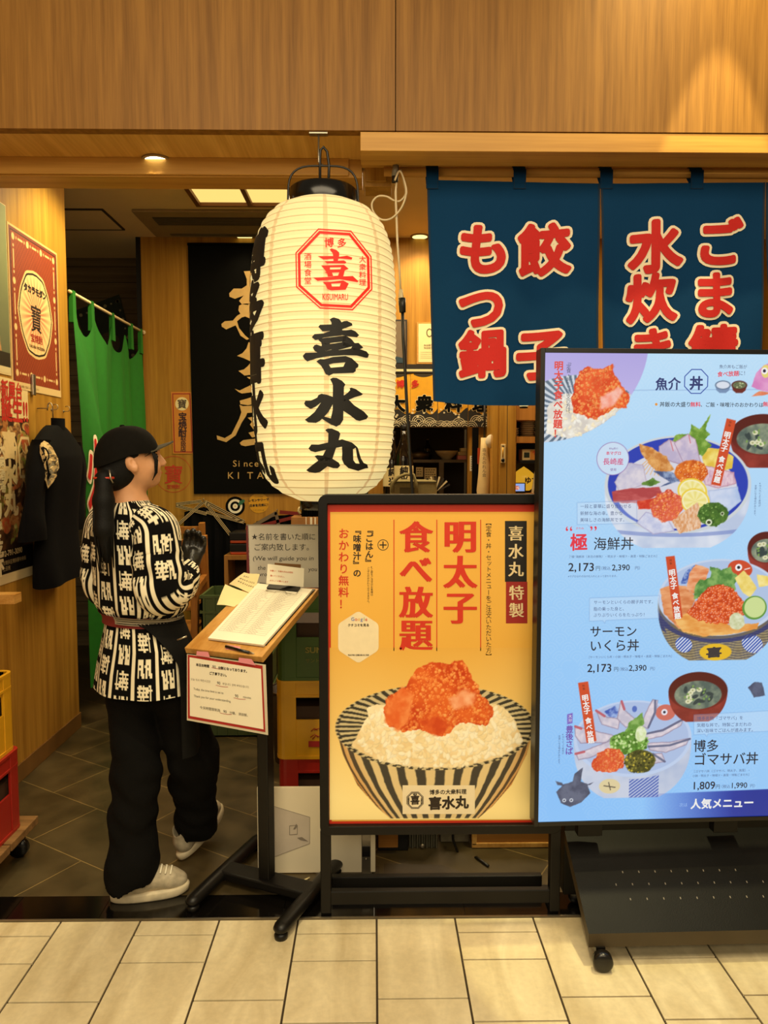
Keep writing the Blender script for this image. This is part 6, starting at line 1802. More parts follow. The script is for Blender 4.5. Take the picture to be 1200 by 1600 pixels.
# ------------------------------------------------------------------ the happi coat on its hanger
mat('coat_black', (10, 9, 11), 0.9, spec=0.12, var=0.15, scale=40, bump=0.2, bscale=500)
mat('coat_cream', (206, 178, 124), 0.85)
mat('coat_grey', (128, 118, 96), 0.85)
HX, HY = XW + 0.075, 3.66
coat = thing('hanging_coat', 'black work coat with a pale crest on its back, hung on the left wall', 'coat', (HX, HY, 0.9))
zt_c = PX(66, 655, HX).z
zb_c = 0.905
def coat_pt(a, v):
    """a: around the body, v: 0 neck .. 1 hem"""
    hw = 0.06 + 0.165 * min(1, (v / 0.13)) ** 0.7 if v < 0.13 else 0.225 - 0.03 * (v - 0.13) + 0.01 * math.sin(v * 9)
    dpt = 0.035 + 0.035 * min(1, v / 0.2) + 0.012 * math.sin(v * 7)
    c, s_ = math.cos(a), math.sin(a)
    fold = 1 + 0.16 * v * math.sin(a * 5 + v * 2) * (0.5 + 0.5 * abs(s_))
    y = HY + 0.0 + math.copysign(abs(c) ** 0.8, c) * hw + 0.012 * math.sin(v * 5)
    x = HX + s_ * dpt * fold + 0.01
    z = zt_c - 0.025 - (zt_c - 0.025 - zb_c) * v - 0.05 * (abs(c) ** 2) * (v < 0.2) * (1 - v / 0.2) * 0 + 0.02 * c * v
    return (max(x, XW + 0.006), y, z)
mb = MB()
mb.grid(lambda u, v: coat_pt(-u * 2 * math.pi, v), 64, 60, 'coat_black'); 
mb.build('coat_body', coat)
for sgn, tip in ((-1, (PX(66, 842, XW + 0.13), 0.075)), (1, (PX(108, 812, XW + 0.06), 0.06))):
    mb = MB()
    sh_ = Vector((HX + (0.03 if sgn < 0 else 0.01), HY + sgn * 0.20, zt_c - 0.10))
    end = Vector((XW + (0.085 if sgn < 0 else 0.05), HY + (sgn * 0.225 if sgn > 0 else -0.285), zt_c - 0.56))
    path, rad = [], []
    n = 14
    vs, fs = [], []
    for i in range(n + 1):
        t = i / n
        c = sh_.lerp(end, t) + Vector((0.02 * math.sin(t * 3), sgn * 0.05 * math.sin(t * math.pi), 0))
        ry, rx = (0.055 + 0.05 * t), (0.035 + 0.01 * math.sin(t * 8))
        for j in range(20):
            g = 2 * math.pi * j / 20
            q = c + Vector((rx * math.sin(g) * (1 + .2 * math.sin(3 * g + t * 4)), ry * math.cos(g), 0))
            q.x = max(q.x, XW + 0.006); vs.append(q)
    for i in range(n):
        for j in range(20): fs.append((i * 20 + j, i * 20 + (j + 1) % 20, (i + 1) * 20 + (j + 1) % 20, (i + 1) * 20 + j))
    fs.append(tuple(range(20))); 
    mb.add(vs, fs, 'coat_black', True); mb.build('sleeve', coat)
mb = MB()
for i in range(2):
    pass
vs = []
for k in range(13):
    a = math.pi * k / 12
    for z in (0.0, 0.055): vs.append((HX + 0.012 + 0.042 * math.sin(a), HY - 0.052 * math.cos(a), zt_c - 0.045 + z))
mb.add(vs, [(2 * k, 2 * k + 2, 2 * k + 3, 2 * k + 1) for k in range(12)], 'coat_black', True)
mb.build('collar', coat)
# pale crest on the back
def on_coat(px, py, lift=0.004):
    x = HX + 0.07
    for _ in range(4):
        q = PX(px, py, x)
        v = (zt_c - 0.025 - q.z) / (zt_c - 0.025 - zb_c)
        best, bx = 9, x
        for k in range(0, 46):
            a = math.pi * k / 45
            w_ = coat_pt(a, min(1, max(0, v)))
            if abs(w_[1] - q.y) < best: best, bx = abs(w_[1] - q.y), w_[0]
        x = bx + lift
    return PX(px, py, x)
def cc(x, y): return (x / 5.7125, 640 + y / 5.7125)
mb = MB()
cr = lambda L, m, lift: mb.flat([[cc(*q) for q in L]], lambda x, y: on_coat(x, y, lift), m, 4.0)
cr([(354, 310), (368, 285), (395, 278), (430, 296), (470, 340), (500, 400), (520, 440), (528, 520), (505, 560), (508, 590), (480, 640), (428, 705), (408, 640), (385, 600), (362, 520), (356, 400)], 'coat_cream', 0.012)
cr([(430, 345), (470, 390), (505, 440), (522, 520), (500, 560), (500, 590), (470, 620), (430, 680), (425, 640), (455, 590), (440, 540), (430, 470), (440, 420)], 'coat_grey', 0.014)
cr([(360, 340), (385, 330), (415, 345), (440, 390), (438, 440), (425, 460), (440, 560), (455, 580), (425, 640), (408, 560), (400, 500), (385, 560), (366, 530), (380, 490), (362, 480)], 'coat_black', 0.016)
cr([(366, 360), (385, 345), (410, 360), (428, 400), (428, 430), (408, 480), (422, 560), (416, 620), (402, 560), (395, 520), (392, 480), (370, 470), (364, 430)], 'coat_cream', 0.018)
cr([(462 + 0, 500), (470, 475), (490, 463), (512, 470), (522, 495), (512, 520), (490, 530), (470, 522)], 'coat_black', 0.018)
mb.build('back_crest', coat)
mb = MB()
hz_ = PX(61, 630, XW + 0.04).z
mb.tube([(HX, HY, zt_c - 0.02), (HX, HY, hz_ - 0.015)] + [(HX - 0.012 * (1 - math.cos(R(k))), HY - 0.002, hz_ - 0.015 + 0.022 * math.sin(R(k))) for k in range(20, 181, 20)] + [(HX - 0.026, HY, hz_ - 0.03)], 0.003, 'steel', 8)
mb.tube([(HX, HY - 0.17, zt_c - 0.10), (HX, HY, zt_c - 0.03), (HX, HY + 0.17, zt_c - 0.10)], 0.006, 'steel', 8)
tag(mb.build('coat_hanger'), 'steel coat hanger carrying the black work coat', 'hanger')
mb = MB(); mb.tube([(XW, HY, hz_ - 0.02), (XW + 0.05, HY, hz_ - 0.02), (XW + 0.056, HY, hz_ - 0.005)], 0.003, 'steel', 8); tag(mb.build('wall_hook'), 'steel wall hook from which the coat hanger hangs', 'hook')

# ------------------------------------------------------------------ the little ledge and the crates on a dolly at the left edge
a = PY(22, 929, 3.07)
mb = MB(); mb.box(XW, 3.07, a.z - 0.042, a.x, 3.135, a.z, 'board_wood'); tag(mb.build('wall_ledge', bevel=0.002), 'short pale wooden ledge jutting from the left wall below the posters', 'ledge')
wood('old_board', (104, 74, 40), (150, 112, 66), 'x', 0.8, 0.7)
dz = 0.125
d2 = thing('wooden_dolly', 'worn wooden dolly with black castors under the crates at the left edge', 'dolly', (-1.47, 2.6, 0))
for y in (2.34, 2.56):
    mb = MB(); mb.box(-1.64, y, dz - 0.03, -1.295, y + 0.21, dz, 'old_board'); mb.build('board', d2, bevel=0.003)
for x in (-1.58, -1.34):
    for y in (2.40, 2.70):
        mb = MB(); mb.lathe([(0.01, -0.014), (0.036, -0.012), (0.036, 0.012), (0.01, 0.014)], (x, y, 0.036), 'castor_black', 20, axis=(0, 1, 0)); o = mb.build('castor', d2)
        mb = MB(); mb.box(x - 0.018, y - 0.02, 0.06, x + 0.018, y + 0.02, dz - 0.03, 'castor_black'); mb.build('castor_plate', o)
G2 = 'crates on the wooden dolly'
crate('red bottle crate on the wooden dolly at the left edge', -1.645, 2.345, dz + 0.001, 0.318, 0.36, 0.30, 'crate_red', G2)
crate('yellow bottle crate on the red crate at the left edge', -1.645, 2.335, dz + 0.302, 0.308, 0.36, 0.29, 'crate_yellow', G2)
# ================================================================== the doorway curtain, the back wall and what stands along it
mat('curtain_green', (20, 106, 8), 0.8, var=0.06, scale=30, bump=0.1, bscale=700)
mat('rod_cream', (222, 200, 150), 0.35)
gx = XW + 0.01
zr1 = PX(110, 456, gx).z
gy1 = PX(229, 520, gx).y
mb = MB(); mb.tube([(gx, YE + 0.002, zr1), (gx, YK - 0.01, zr1)], 0.009, 'rod_cream', 10)
mb.lathe([(0.016, 0), (0.014, 0.02), (0.009, 0.022)], (gx, YK - 0.001, zr1), 'rod_cream', 14, axis=(0, -1, 0))
tag(mb.build('tension_rod'), 'thin cream tension rod spanning the side doorway above the green curtain', 'rod')
gn = thing('green_noren', 'long bright green doorway curtain with a red character, hung from the thin rod', 'curtain', (gx, 4.6, 0.21))
gz0 = 0.215
tabs = [PX(x, 470, gx).y for x in (113, 142, 174, 203, 223)]
def green_pt(u, v, off=0.0):
    y = 4.085 + (YK - 0.06 - 4.085) * u
    ztop = zr1 - 0.07 - 0.16 * abs(math.sin((u * 4) % 1 * math.pi)) * 0.9
    z = ztop + (gz0 - ztop) * v
    k = 0.35 + 0.65 * min(1, v * 2)
    fr = max(0, 1 - abs(u - .06) / (.06 if u < .06 else .26))
    x = gx + 0.125 * fr * min(1, v * 3) + k * (1 - fr) * (0.035 * math.sin(u * 19 + 0.5 + v * 0.6) + 0.018 * math.sin(u * 41 + v * 2.0)) + 0.02 * math.sin(v * 4 + u * 6) * (1 - v) + off
    return (x, y, z)
mb = MB(); mb.grid(lambda u, v: green_pt(u, 1 - v), 110, 60, 'curtain_green'); mb.grid(lambda u, v: green_pt(u, 1 - v, -0.0015), 110, 60, 'curtain_green')
def on_green(y, z, lift):
    u = min(1, max(0, (y - 4.085) / (YK - 0.06 - 4.085)))
    lo, hi = 0.0, 1.0
    for _ in range(18):
        m = (lo + hi) / 2
        if green_pt(u, m)[2] > z: lo = m
        else: hi = m
    return (green_pt(u, lo)[0] + lift, y, z)
for ch, py, size in (('火', 750, 0.40), ('え', 850, 0.40)):
    zc = PX(135, py, gx).z
    for m, b, lift in (('noren_cream', 0.08, 0.004), ('noren_red', 0.025, 0.008)):
        def gl(X, Y):
            u = 0.004 + X / 0.40 * 0.056; y = green_pt(u, .5)[1]
            q = on_green(y, zc + Y - 0.12, 0)
            return (q[0] + lift * .3, q[1] - lift, q[2])
        mb.type(ch, gl, size, m, step=0.03, bold=b, rise=0.05)
mb.build('curtain_cloth', gn)
for y in tabs:
    mb = MB()
    y = min(max(y, 4.10), YK - 0.08)
    mb.hexa([(gx - 0.011, y - 0.025, zr1 - 0.16), (gx + 0.012, y - 0.025, zr1 - 0.16), (gx + 0.012, y + 0.025, zr1 - 0.16), (gx - 0.011, y + 0.025, zr1 - 0.16), (gx - 0.011, y - 0.018, zr1 + 0.011), (gx + 0.011, y - 0.018, zr1 + 0.011), (gx + 0.011, y + 0.018, zr1 + 0.011), (gx - 0.011, y + 0.018, zr1 + 0.011)], 'curtain_green')
    mb.build('tab', gn)
# tilted dark green poster on the plank wall beyond
mat('poster_dark_green', (22, 38, 22), 0.5)
gp = Plane((0, 5.892, 2), (1, 0, 0))
tp_ = thing('green_poster', 'dark green poster with a beaded border hung askew on the plank wall beyond the doorway', 'poster', tuple(gp.at(170, 520)))
mb = MB(); mb.slab([gp.at(118, 485), gp.at(186, 460), gp.at(214, 560), gp.at(150, 590)], -gp.N * 0.002, 'poster_dark_green')
def gq(u, v):
    a, b, c, d = [gp.at(*q, lift=0.0012) for q in ((118, 485), (186, 460), (214, 560), (150, 590))]
    return (a * (1 - u) + b * u) * (1 - v) + (d * (1 - u) + c * u) * v
for k in range(7):
    for (u, v) in ((0.08 + 0.14 * k, 0.09), (0.93, 0.09 + 0.14 * k)):
        c = gq(u, v); r = 0.014 if k % 2 == 0 else 0.008
        mb.add([c + Vector((r * math.cos(R(t)), 0, r * math.sin(R(t)))) for t in range(0, 360, 45)], [tuple(range(8))], ink((150, 146, 110)))
c = gq(.5, .62); mb.add([c + Vector((0.085 * math.cos(R(t)), 0, 0.085 * math.sin(R(t)))) for t in range(0, 360, 20)], [tuple(range(18))], ink((70, 56, 40)))
mb.build('poster_sheet', tp_)

# ---- black hanging banner with gold brush writing
mat('banner_black', (8, 8, 6), 0.9, var=0.1, spec=0.1)
mat('banner_gold', (196, 160, 92), 0.6, var=0.06, scale=30)
bn = Plane((0, YK - 0.012, 2), (1, 0, 0))
bt = thing('black_banner', 'tall black wall banner with gold brush lettering, behind the paper lantern', 'banner', tuple(bn.at(420, 770)))
mb = MB()
mb.slab([bn.at(303, 771.5), bn.at(575, 771.5), bn.at(572, 381), bn.at(293.5, 381)], (0, 0.004, 0), 'banner_black')
bg = lambda x, y: bn.at(330 + x / 4.71, 400 + y / 4.71, 0.002)
gold = [[(240, 112), (285, 110), (300, 125), (296, 245), (300, 340), (270, 360), (225, 355), (205, 330), (240, 290), (175, 315), (135, 300), (132, 275), (165, 240), (225, 240), (262, 215), (262, 170)],
        [(205, 365), (240, 350), (300, 350), (310, 470), (250, 445), (225, 452), (190, 480), (205, 530), (250, 585), (280, 610), (262, 618), (215, 585), (190, 530), (180, 510), (110, 540), (78, 520), (75, 500), (100, 480), (160, 475), (190, 440), (215, 425), (200, 400)],
        [(275, 635), (310, 640), (315, 720), (300, 780), (240, 752), (190, 735), (230, 715), (260, 680)],
        [(290, 785), (320, 790), (320, 880), (280, 875), (245, 880), (200, 845), (240, 835), (270, 810)],
        [(262, 890), (310, 890), (310, 905), (280, 905)],
        [(175, 978), (210, 990), (300, 945), (320, 960), (320, 1000), (225, 1012), (200, 1000)],
        [(210, 1065), (330, 1030), (330, 1085), (270, 1098), (215, 1090)],
        [(208, 1095), (235, 1105), (330, 1100), (335, 1150), (265, 1155), (255, 1180), (225, 1225), (180, 1320), (110, 1370), (45, 1350), (40, 1320), (100, 1340), (150, 1310), (205, 1200), (222, 1150)],
        [(268, 1190), (330, 1180), (340, 1270), (310, 1275), (285, 1240), (300, 1220)], [(275, 1300), (335, 1285), (340, 1330), (300, 1335)],
        [(210, 1375), (235, 1355), (360, 1340), (370, 1380), (250, 1400), (220, 1392)],
        [(330, 1150), (380, 1150), (380, 1380), (345, 1380)], [(310, 480), (400, 470), (400, 520), (310, 525)], [(310, 250), (420, 230), (420, 290), (310, 290)], [(310, 700), (400, 660), (420, 690), (320, 760)]]
for L in gold: mb.flat([L], bg, 'banner_gold')
def bnt(s, px, py, size, gap):
    x = px
    for ch in s:
        v, f, wd = type_set(ch, sx=1.05)
        mb.type(ch, lambda X, Y: bn.at(x + X, py - Y, 0.002), size, 'banner_gold', sx=1.05)
        x += gap
bnt('Since1', 363.5, 729, 14, 8.4); bnt('KITA', 355, 748, 15, 15.5)
mb.build('banner_cloth', bt)
mb = MB(); a, b = bn.at(293, 381.5, 0.004), bn.at(573, 381.5, 0.004); mb.tube([a, b], 0.01, 'banner_black', 8); mb.build('top_bar', bt)

# ---- small orange plate and round red mark
mat('plate_orange', (206, 132, 44), 0.45, var=0.05)
mat('plate_red', (158, 40, 24), 0.5)
wpl = Plane((0, YK - 0.001, 2), (1, 0, 0))
wp = lambda x, y, l=0.0: wpl.at(x, y, l)
ot = thing('shochu_plate', 'narrow orange tin plate with a red border and black characters, left of the black banner', 'sign', tuple(wp(285, 708)))
mb = MB()
def wslab(pts, l, t, m): mb.slab([wp(x, y, l) for x, y in pts], (0, -t, 0), m)
wslab([(267, 612.5), (299, 612.5), (303, 709), (270.5, 709)], 0, 0.003, 'plate_orange')
def ringp(pts, w, m, l):
    cx, cy = sum(q[0] for q in pts) / len(pts), sum(q[1] for q in pts) / len(pts)
    inn = [(x + (w if x < cx else -w), y + (w if y < cy else -w)) for x, y in pts]
    mb.flat([pts, inn], lambda x, y: wp(x, y, l), m)
ringp([(269, 614.5), (297.5, 614.5), (301.5, 707), (272, 707)], 1.6, 'plate_red', 0.0036)
mb.flat([[(284.3 + 10.5 * math.cos(R(k)), 631 + 10.5 * math.sin(R(k))) for k in range(0, 360, 15)]], lambda x, y: wp(x, y, 0.0036), 'paper_note')
def wty(s, x, y, size, m, l=0.0042, **kw): mb.type(s, lambda X, Y: wp(x + X, y - Y, l), size, m, **kw)
INK = ink((52, 22, 30))
wty('寶', 284.3, 637, 15.5, INK, align='c', bold=0.01)
wty('宝焼酎', 285.3, 644, 13.4, INK, vert=True, bold=0.03, pitch=0.95); wty('取扱店', 286.5, 680, 9.2, INK, vert=True, bold=0.02, pitch=0.92)
mb.build('tin_plate', ot)
mat('mark_red', (190, 52, 26), 0.55)
rt_ = thing('round_shochu_mark', 'round red stamp-like mark on the wood wall under the orange plate', 'sticker', tuple(wp(271, 765)))
mb = MB()
mb.flat([[(271 + 28.5 * math.cos(R(k)), 741 + 28.5 * math.sin(R(k))) for k in range(0, 360, 10)], [(271 + 27.8 * math.cos(R(k)), 741 + 27.8 * math.sin(R(k))) for k in range(0, 360, 10)]], lambda x, y: wp(x, y, 0.0008), 'mark_red')
wty('寶', 271, 753, 31, 'mark_red', 0.0008, align='c', bold=0.01); wty('宝焼酎', 271, 763, 7, 'mark_red', 0.0008, align='c', bold=0.02)
mb.build('printed_mark', rt_)
# ---- round stickers
def disc(cx, cy, r, m, l): mb.flat([[(cx + r * math.cos(R(k)), cy + r * math.sin(R(k))) for k in range(0, 360, 12)]], lambda x, y: wp(x, y, l), m)
tgt = thing('target_sticker', 'round black and white target sticker with a green leaf under the black banner', 'sticker', tuple(wp(367.5, 805)))
mb = MB()
for r, m, l in ((15.2, 'banner_black', .0008), (11.2, 'paper_white', .0014), (7.6, 'banner_black', .002), (4.0, 'paper_white', .0026), (1.5, 'poster_edge', .0032)): disc(367.5, 791, r, m, l)
mb.flat([[(372, 790), (374, 783), (381, 780), (383, 783), (378, 788)]], lambda x, y: wp(x, y, .004), ink((40, 100, 70)))
mb.build('sticker_face', tgt)
lem = thing('lemon_sour_sticker', 'round yellow lemon sour sticker right of the target sticker', 'sticker', tuple(wp(404.5, 802)))
mb = MB(); disc(404.5, 786, 15.8, 'crate_yellow', .0008)
wty('レモンサワーで', 404.5, 784, 4.6, ink((30, 26, 16)), .0016, align='c', bold=0.05, rise=0.06); wty('日本を元気に！', 404.5, 792, 4.6, ink((30, 26, 16)), .0016, align='c', bold=0.05, rise=0.06); wty('レモンサワー部', 404.5, 798, 2.4, ink((80, 66, 20)), .0016, align='c'); wty('みんなで乾杯', 404.5, 777, 2.2, ink((80, 66, 20)), .0016, align='c')
mb.build('sticker_face', lem)

# ---- aprons hung along the wall with striped straps
mat('apron_black', (9, 9, 11), 0.9, var=0.1, spec=0.1)
mat('strap_cream', (196, 172, 124), 0.8)
mat('strap_red', (120, 28, 20), 0.8)
mat('strap_grey', (112, 96, 76), 0.8)
def apron(label, cloth, straps, hook, dy):
    ap_ = Plane((0, YK - dy, 1), (1, 0, 0))
    t = thing('apron', label, 'apron', tuple(ap_.at(*cloth[2])), 0, 'aprons hung on the back wall')
    mb = MB()
    mb.flat([cloth], lambda x, y: ap_.at(x, y) + Vector((0, 0.008 * math.sin(x * .35), 0)), 'apron_black', 6.0)
    mb.flat([cloth], lambda x, y: ap_.at(x, y) + Vector((0, 0.012 + 0.008 * math.sin(x * .35), 0)), 'apron_black', 6.0)
    mb.build('apron_cloth', t)
    for a, b, w_, base, line in straps:
        mb = MB()
        d = Vector(b) - Vector(a); L = d.length; nx, ny = -d.y / L, d.x / L
        def q(s, o, l): return ap_.at(a[0] + d.x * s + nx * o, a[1] + d.y * s + ny * o, l)
        mb.slab([q(0, -w_, .006), q(1, -w_, .006), q(1, w_, .006), q(0, w_, .006)], (0, -0.002, 0), base)
        if line:
            for o in (-.75, 0.0, .75):
                mb.add([q(0, w_ * (o - .16), .0094), q(1, w_ * (o - .16), .0094), q(1, w_ * (o + .16), .0094), q(0, w_ * (o + .16), .0094)], [(0, 1, 2, 3)], line)
        mb.build('strap', t)
    mb = MB(); mb.tube([ap_.at(*hook, lift=-0.0), ap_.at(*hook, lift=0.03), ap_.at(hook[0], hook[1] - 3, 0.034)], 0.004, 'steel', 8); mb.build('wall_hook', t)
apron('black apron with black and cream striped straps, hung left of the target sticker', [(288, 800), (318, 792), (345, 803), (384, 818), (380, 850), (368, 960), (300, 965), (284, 900)],
      [((275, 788), (315, 783), 2.6, 'apron_black', 'strap_cream'), ((275, 790), (323, 803), 2.6, 'apron_black', 'strap_cream'), ((280, 818), (317, 785), 2.6, 'apron_black', 'strap_cream'), ((319, 783), (362, 838), 2.8, 'apron_black', 'strap_cream'), ((320, 784), (382, 816), 3.2, 'apron_black', 'strap_cream'), ((322, 800), (380, 816), 2.4, 'apron_black', 'strap_cream')], (318, 782), 0.05)
apron('dark apron with red and grey straps, hung behind the whiteboard', [(400, 815), (432, 806), (470, 803), (485, 800), (490, 960), (400, 960)],
      [((388, 826), (432, 801), 2.8, 'strap_grey', None), ((405, 822), (468, 806), 2.6, 'strap_red', None), ((431, 800), (436, 824), 2.4, 'strap_grey', None), ((437, 800), (470, 803), 2.8, 'strap_red', None)], (433, 799), 0.05)

# ---- a cupboard along the wall with trays, a bag and a carton on top
wood('cabinet_wood', (136, 92, 42), (168, 118, 58), 'z', 0.8, 0.5)
BY = 5.0
cab = thing('low_cabinet', 'low brown wooden cabinet with a dark open front against the back wall', 'cabinet', (PY(420, 900, BY).x, BY + 0.15, 0))
a, b = PY(350, 868, BY), PY(500, 960, BY)
mb = MB(); mb.box(a.x, BY, a.z - 0.03, b.x, BY + 0.28, a.z, 'cabinet_wood'); mb.build('top', cab)
for x in (a.x, b.x - 0.025): mb = MB(); mb.box(x, BY, 0, x + 0.025, BY + 0.28, a.z - 0.03, 'cabinet_wood'); mb.build('side', cab)
mb = MB(); mb.box(a.x + 0.025, BY + 0.26, 0, b.x - 0.025, BY + 0.28, a.z - 0.03, 'crate_inside'); mb.build('back', cab)
mb = MB(); mb.box(a.x + 0.025, BY + 0.01, 0.32, b.x - 0.025, BY + 0.26, 0.34, 'cabinet_wood'); mb.build('shelf', cab)
zc_ = a.z
mat('tray_red', (176, 66, 30), 0.35)
tr = []
for i, lab in enumerate(('black tray with an orange-red underside on the cabinet, lower of the two', 'black tray with an orange-red underside on the cabinet, upper of the two')):
    q0, q1 = PY(360, 866, BY + 0.04), PY(392, 866, BY + 0.04)
    z = zc_ + 0.001 + i * 0.078
    t = thing('serving_tray', lab, 'tray', ((q0.x + q1.x) / 2 + 0.06, BY + 0.12, z), 0, 'trays stacked on the cabinet')
    mb = MB(); mb.box(q0.x, BY + 0.03, z, q1.x + 0.14, BY + 0.24, z + 0.022, 'tray_red'); mb.build('underside', t, bevel=0.006)
    mb = MB(); mb.box(q0.x - 0.004, BY + 0.026, z + 0.022, q1.x + 0.144, BY + 0.244, z + 0.074, 'stand_black'); mb.build('rim', t, bevel=0.004)
bg_ = thing('black_bag', 'black pleated bag standing on the cabinet right under the lantern', 'bag', (PY(484, 808, BY).x, BY + 0.12, zc_))
q0, q1 = PY(470, 808, BY), PY(500, 782, BY)
mat('carton', (168, 116, 58), 0.7)
ct = thing('carton', 'small brown carton on the cabinet under the black bag', 'box', ((q0.x + q1.x) / 2, BY + 0.12, zc_))
mb = MB(); mb.box(q0.x - 0.07, BY + 0.03, zc_ + 0.001, q1.x + 0.04, BY + 0.22, q0.z - 0.002, 'carton'); mb.build('body', ct, bevel=0.002)
mb = MB(); mb.box(q0.x + 0.03, BY + 0.029, zc_ + 0.01, q0.x + 0.036, BY + 0.03, q0.z - 0.002, 'paper_white'); mb.box(q0.x + 0.06, BY + 0.0285, zc_ + 0.01, q0.x + 0.075, BY + 0.03, q0.z - 0.004, 'paper_white'); mb.box(q0.x + 0.09, BY + 0.0285, zc_ + 0.02, q0.x + 0.10, BY + 0.03, q0.z - 0.004, 'paper_white'); mb.build('labels', ct)
mb = MB()
n = 40
pts = [(q0.x + (q1.x + 0.02 - q0.x) * k / n, BY + 0.05 + 0.008 * math.sin(k * 1.57)) for k in range(n + 1)] + [(q1.x + 0.02, BY + 0.2), (q0.x, BY + 0.2)]
mb.slab([(x, y, q0.z) for x, y in pts], (0, 0, q1.z - q0.z + 0.02), 'stand_black'); mb.build('pleated_body', bg_)
mb = MB(); mb.tube([PY(469, 803, BY), PY(466, 798, BY), PY(468, 793, BY), PY(471, 794, BY)], 0.008, 'paper_note', 8); mb.build('tag', bg_)

# ---- wooden child chairs and the olive basket crates
wood('chair_wood', (128, 78, 30), (170, 112, 48), 'z', 0.9, 0.4)
def child_chair(label, x0, y0, h, group):
    t = thing('child_chair', label, 'chair', (x0 + 0.19, y0 + 0.2, 0), 0, group)
    W_, D_ = 0.36, 0.40
    for sx_, nm in ((0, 'l'), (1, 'r')):
        x = x0 + sx_ * (W_ - 0.035)
        mb = MB(); mb.bar((x + .0175, y0 + 0.02, 0), (x + .0175, y0 + 0.10, h * .90), 0.035, 0.045, 'chair_wood', (0, 1, 0)); mb.build('front_leg', t, bevel=0.003)
        mb = MB(); mb.bar((x + .0175, y0 + D_, 0), (x + .0175, y0 + D_ - 0.10, h), 0.035, 0.045, 'chair_wood', (0, 1, 0)); mb.build('back_leg', t, bevel=0.003)
        mb = MB(); mb.bar((x + .0175, y0 + 0.04, h * .74), (x + .0175, y0 + D_ - 0.06, h * .78), 0.033, 0.04, 'chair_wood'); mb.build('arm', t, bevel=0.003)
        mb = MB(); mb.bar((x + .0175, y0 + 0.03, h * .16), (x + .0175, y0 + D_ - 0.02, h * .16), 0.03, 0.035, 'chair_wood'); mb.build('side_stretcher', t, bevel=0.003)
    mb = MB(); mb.box(x0 + .035, y0 + 0.07, h * .52, x0 + W_ - .035, y0 + D_ - 0.05, h * .54, 'chair_wood'); mb.build('seat', t, bevel=0.003)
    mb = MB(); mb.box(x0 + .035, y0 + 0.02, h * .28, x0 + W_ - .035, y0 + 0.16, h * .30, 'chair_wood'); mb.build('footrest', t, bevel=0.003)
    for z in (.68, .82, .93):
        mb = MB(); mb.box(x0 + .03, y0 + D_ - 0.085, h * z, x0 + W_ - .03, y0 + D_ - 0.06, h * z + 0.05, 'chair_wood'); mb.build('back_slat', t, bevel=0.003)
    return t
G3 = 'wooden child chairs by the back wall'
q = PY(318, 900, 3.95); child_chair('wooden child high chair nearest the green basket crate', q.x - 0.345 - 0.04, 3.85, PY(325, 838, 4.1).z, G3)
q = PY(308, 900, 4.5); child_chair('taller wooden child high chair standing behind the other one', q.x - 0.36, 4.42, PY(308, 817, 4.7).z, G3)
q0, q1 = PY(314, 930, 3.9), PY(390, 985, 3.9)
def basket(label, z0, h, m):
    t = thing('basket_crate', label, 'crate', (q0.x + 0.17, 4.05, z0), 0, 'olive basket crates by the child chairs')
    x0, x1, y0, y1 = q0.x, q0.x + 0.36, 3.9, 4.2
    mb = MB()
    for (a, b) in (((x0, y0), (x1, y0 + 0.008)), ((x0, y1 - 0.008), (x1, y1)), ((x0, y0), (x0 + 0.008, y1)), ((x1 - 0.008, y0), (x1, y1))):
        mb.box(a[0], a[1], z0, b[0], b[1], z0 + h, m)
    mb.box(x0, y0, z0, x1, y1, z0 + 0.008, m); mb.build('shell', t)
    mb = MB()
    for zz in (z0 + h - 0.016, z0 + h * .62):
        mb.box(x0 - 0.007, y0 - 0.007, zz, x1 + 0.007, y0, zz + 0.014, m); mb.box(x0 - 0.007, y0, zz, x0, y1, zz + 0.014, m); mb.box(x1, y0, zz, x1 + 0.007, y1, zz + 0.014, m)
    mb.build('rim', t)
    for k in range(7):
        x = x0 + 0.01 + k * (x1 - x0 - 0.03) / 6
        mb = MB(); mb.box(x, y0 - 0.006, z0 + 0.01, x + 0.01, y0, z0 + h - 0.016, m); mb.build('rib', t)
    return t
hb = q0.z / 3
basket('dark olive basket crate at the bottom of the stack by the child chairs', 0.0, hb - 0.001, 'crate_olive')
basket('dark olive basket crate in the middle of the stack by the child chairs', hb, hb - 0.001, 'crate_olive')
basket('olive basket crate on top of the stack behind the reception stand', hb * 2, hb, 'crate_olive')
# ================================================================== the kitchen hatch and the shelves seen right of the lantern
mat('frame_dark', (30, 22, 14), 0.5)
mat('hatch_light', (236, 206, 140), 0.5)
mat('kitchen_steel', (112, 100, 80), 0.35, 0.7, var=0.08)
mat('kitchen_dark', (26, 20, 14), 0.5)
mat('china', (206, 192, 160), 0.35, var=0.04)
mat('bottle_glass', (20, 14, 9), 0.08, var=0.05, coat=0.4)
mat('olive_cloth', (128, 116, 72), 0.85, var=0.08, scale=60, bump=0.3, bscale=400)
mat('olive_dark', (74, 66, 40), 0.85)
mat('noren_yellow', (222, 162, 30), 0.8, var=0.05, scale=30)
mat('wave_dark', (36, 32, 26), 0.8)
mat('wave_cream', (214, 200, 160), 0.8)
wk = Plane((0, YK - 0.001, 2), (1, 0, 0))
k_ = lambda x, y, l=0.0: wk.at(x, y, l)
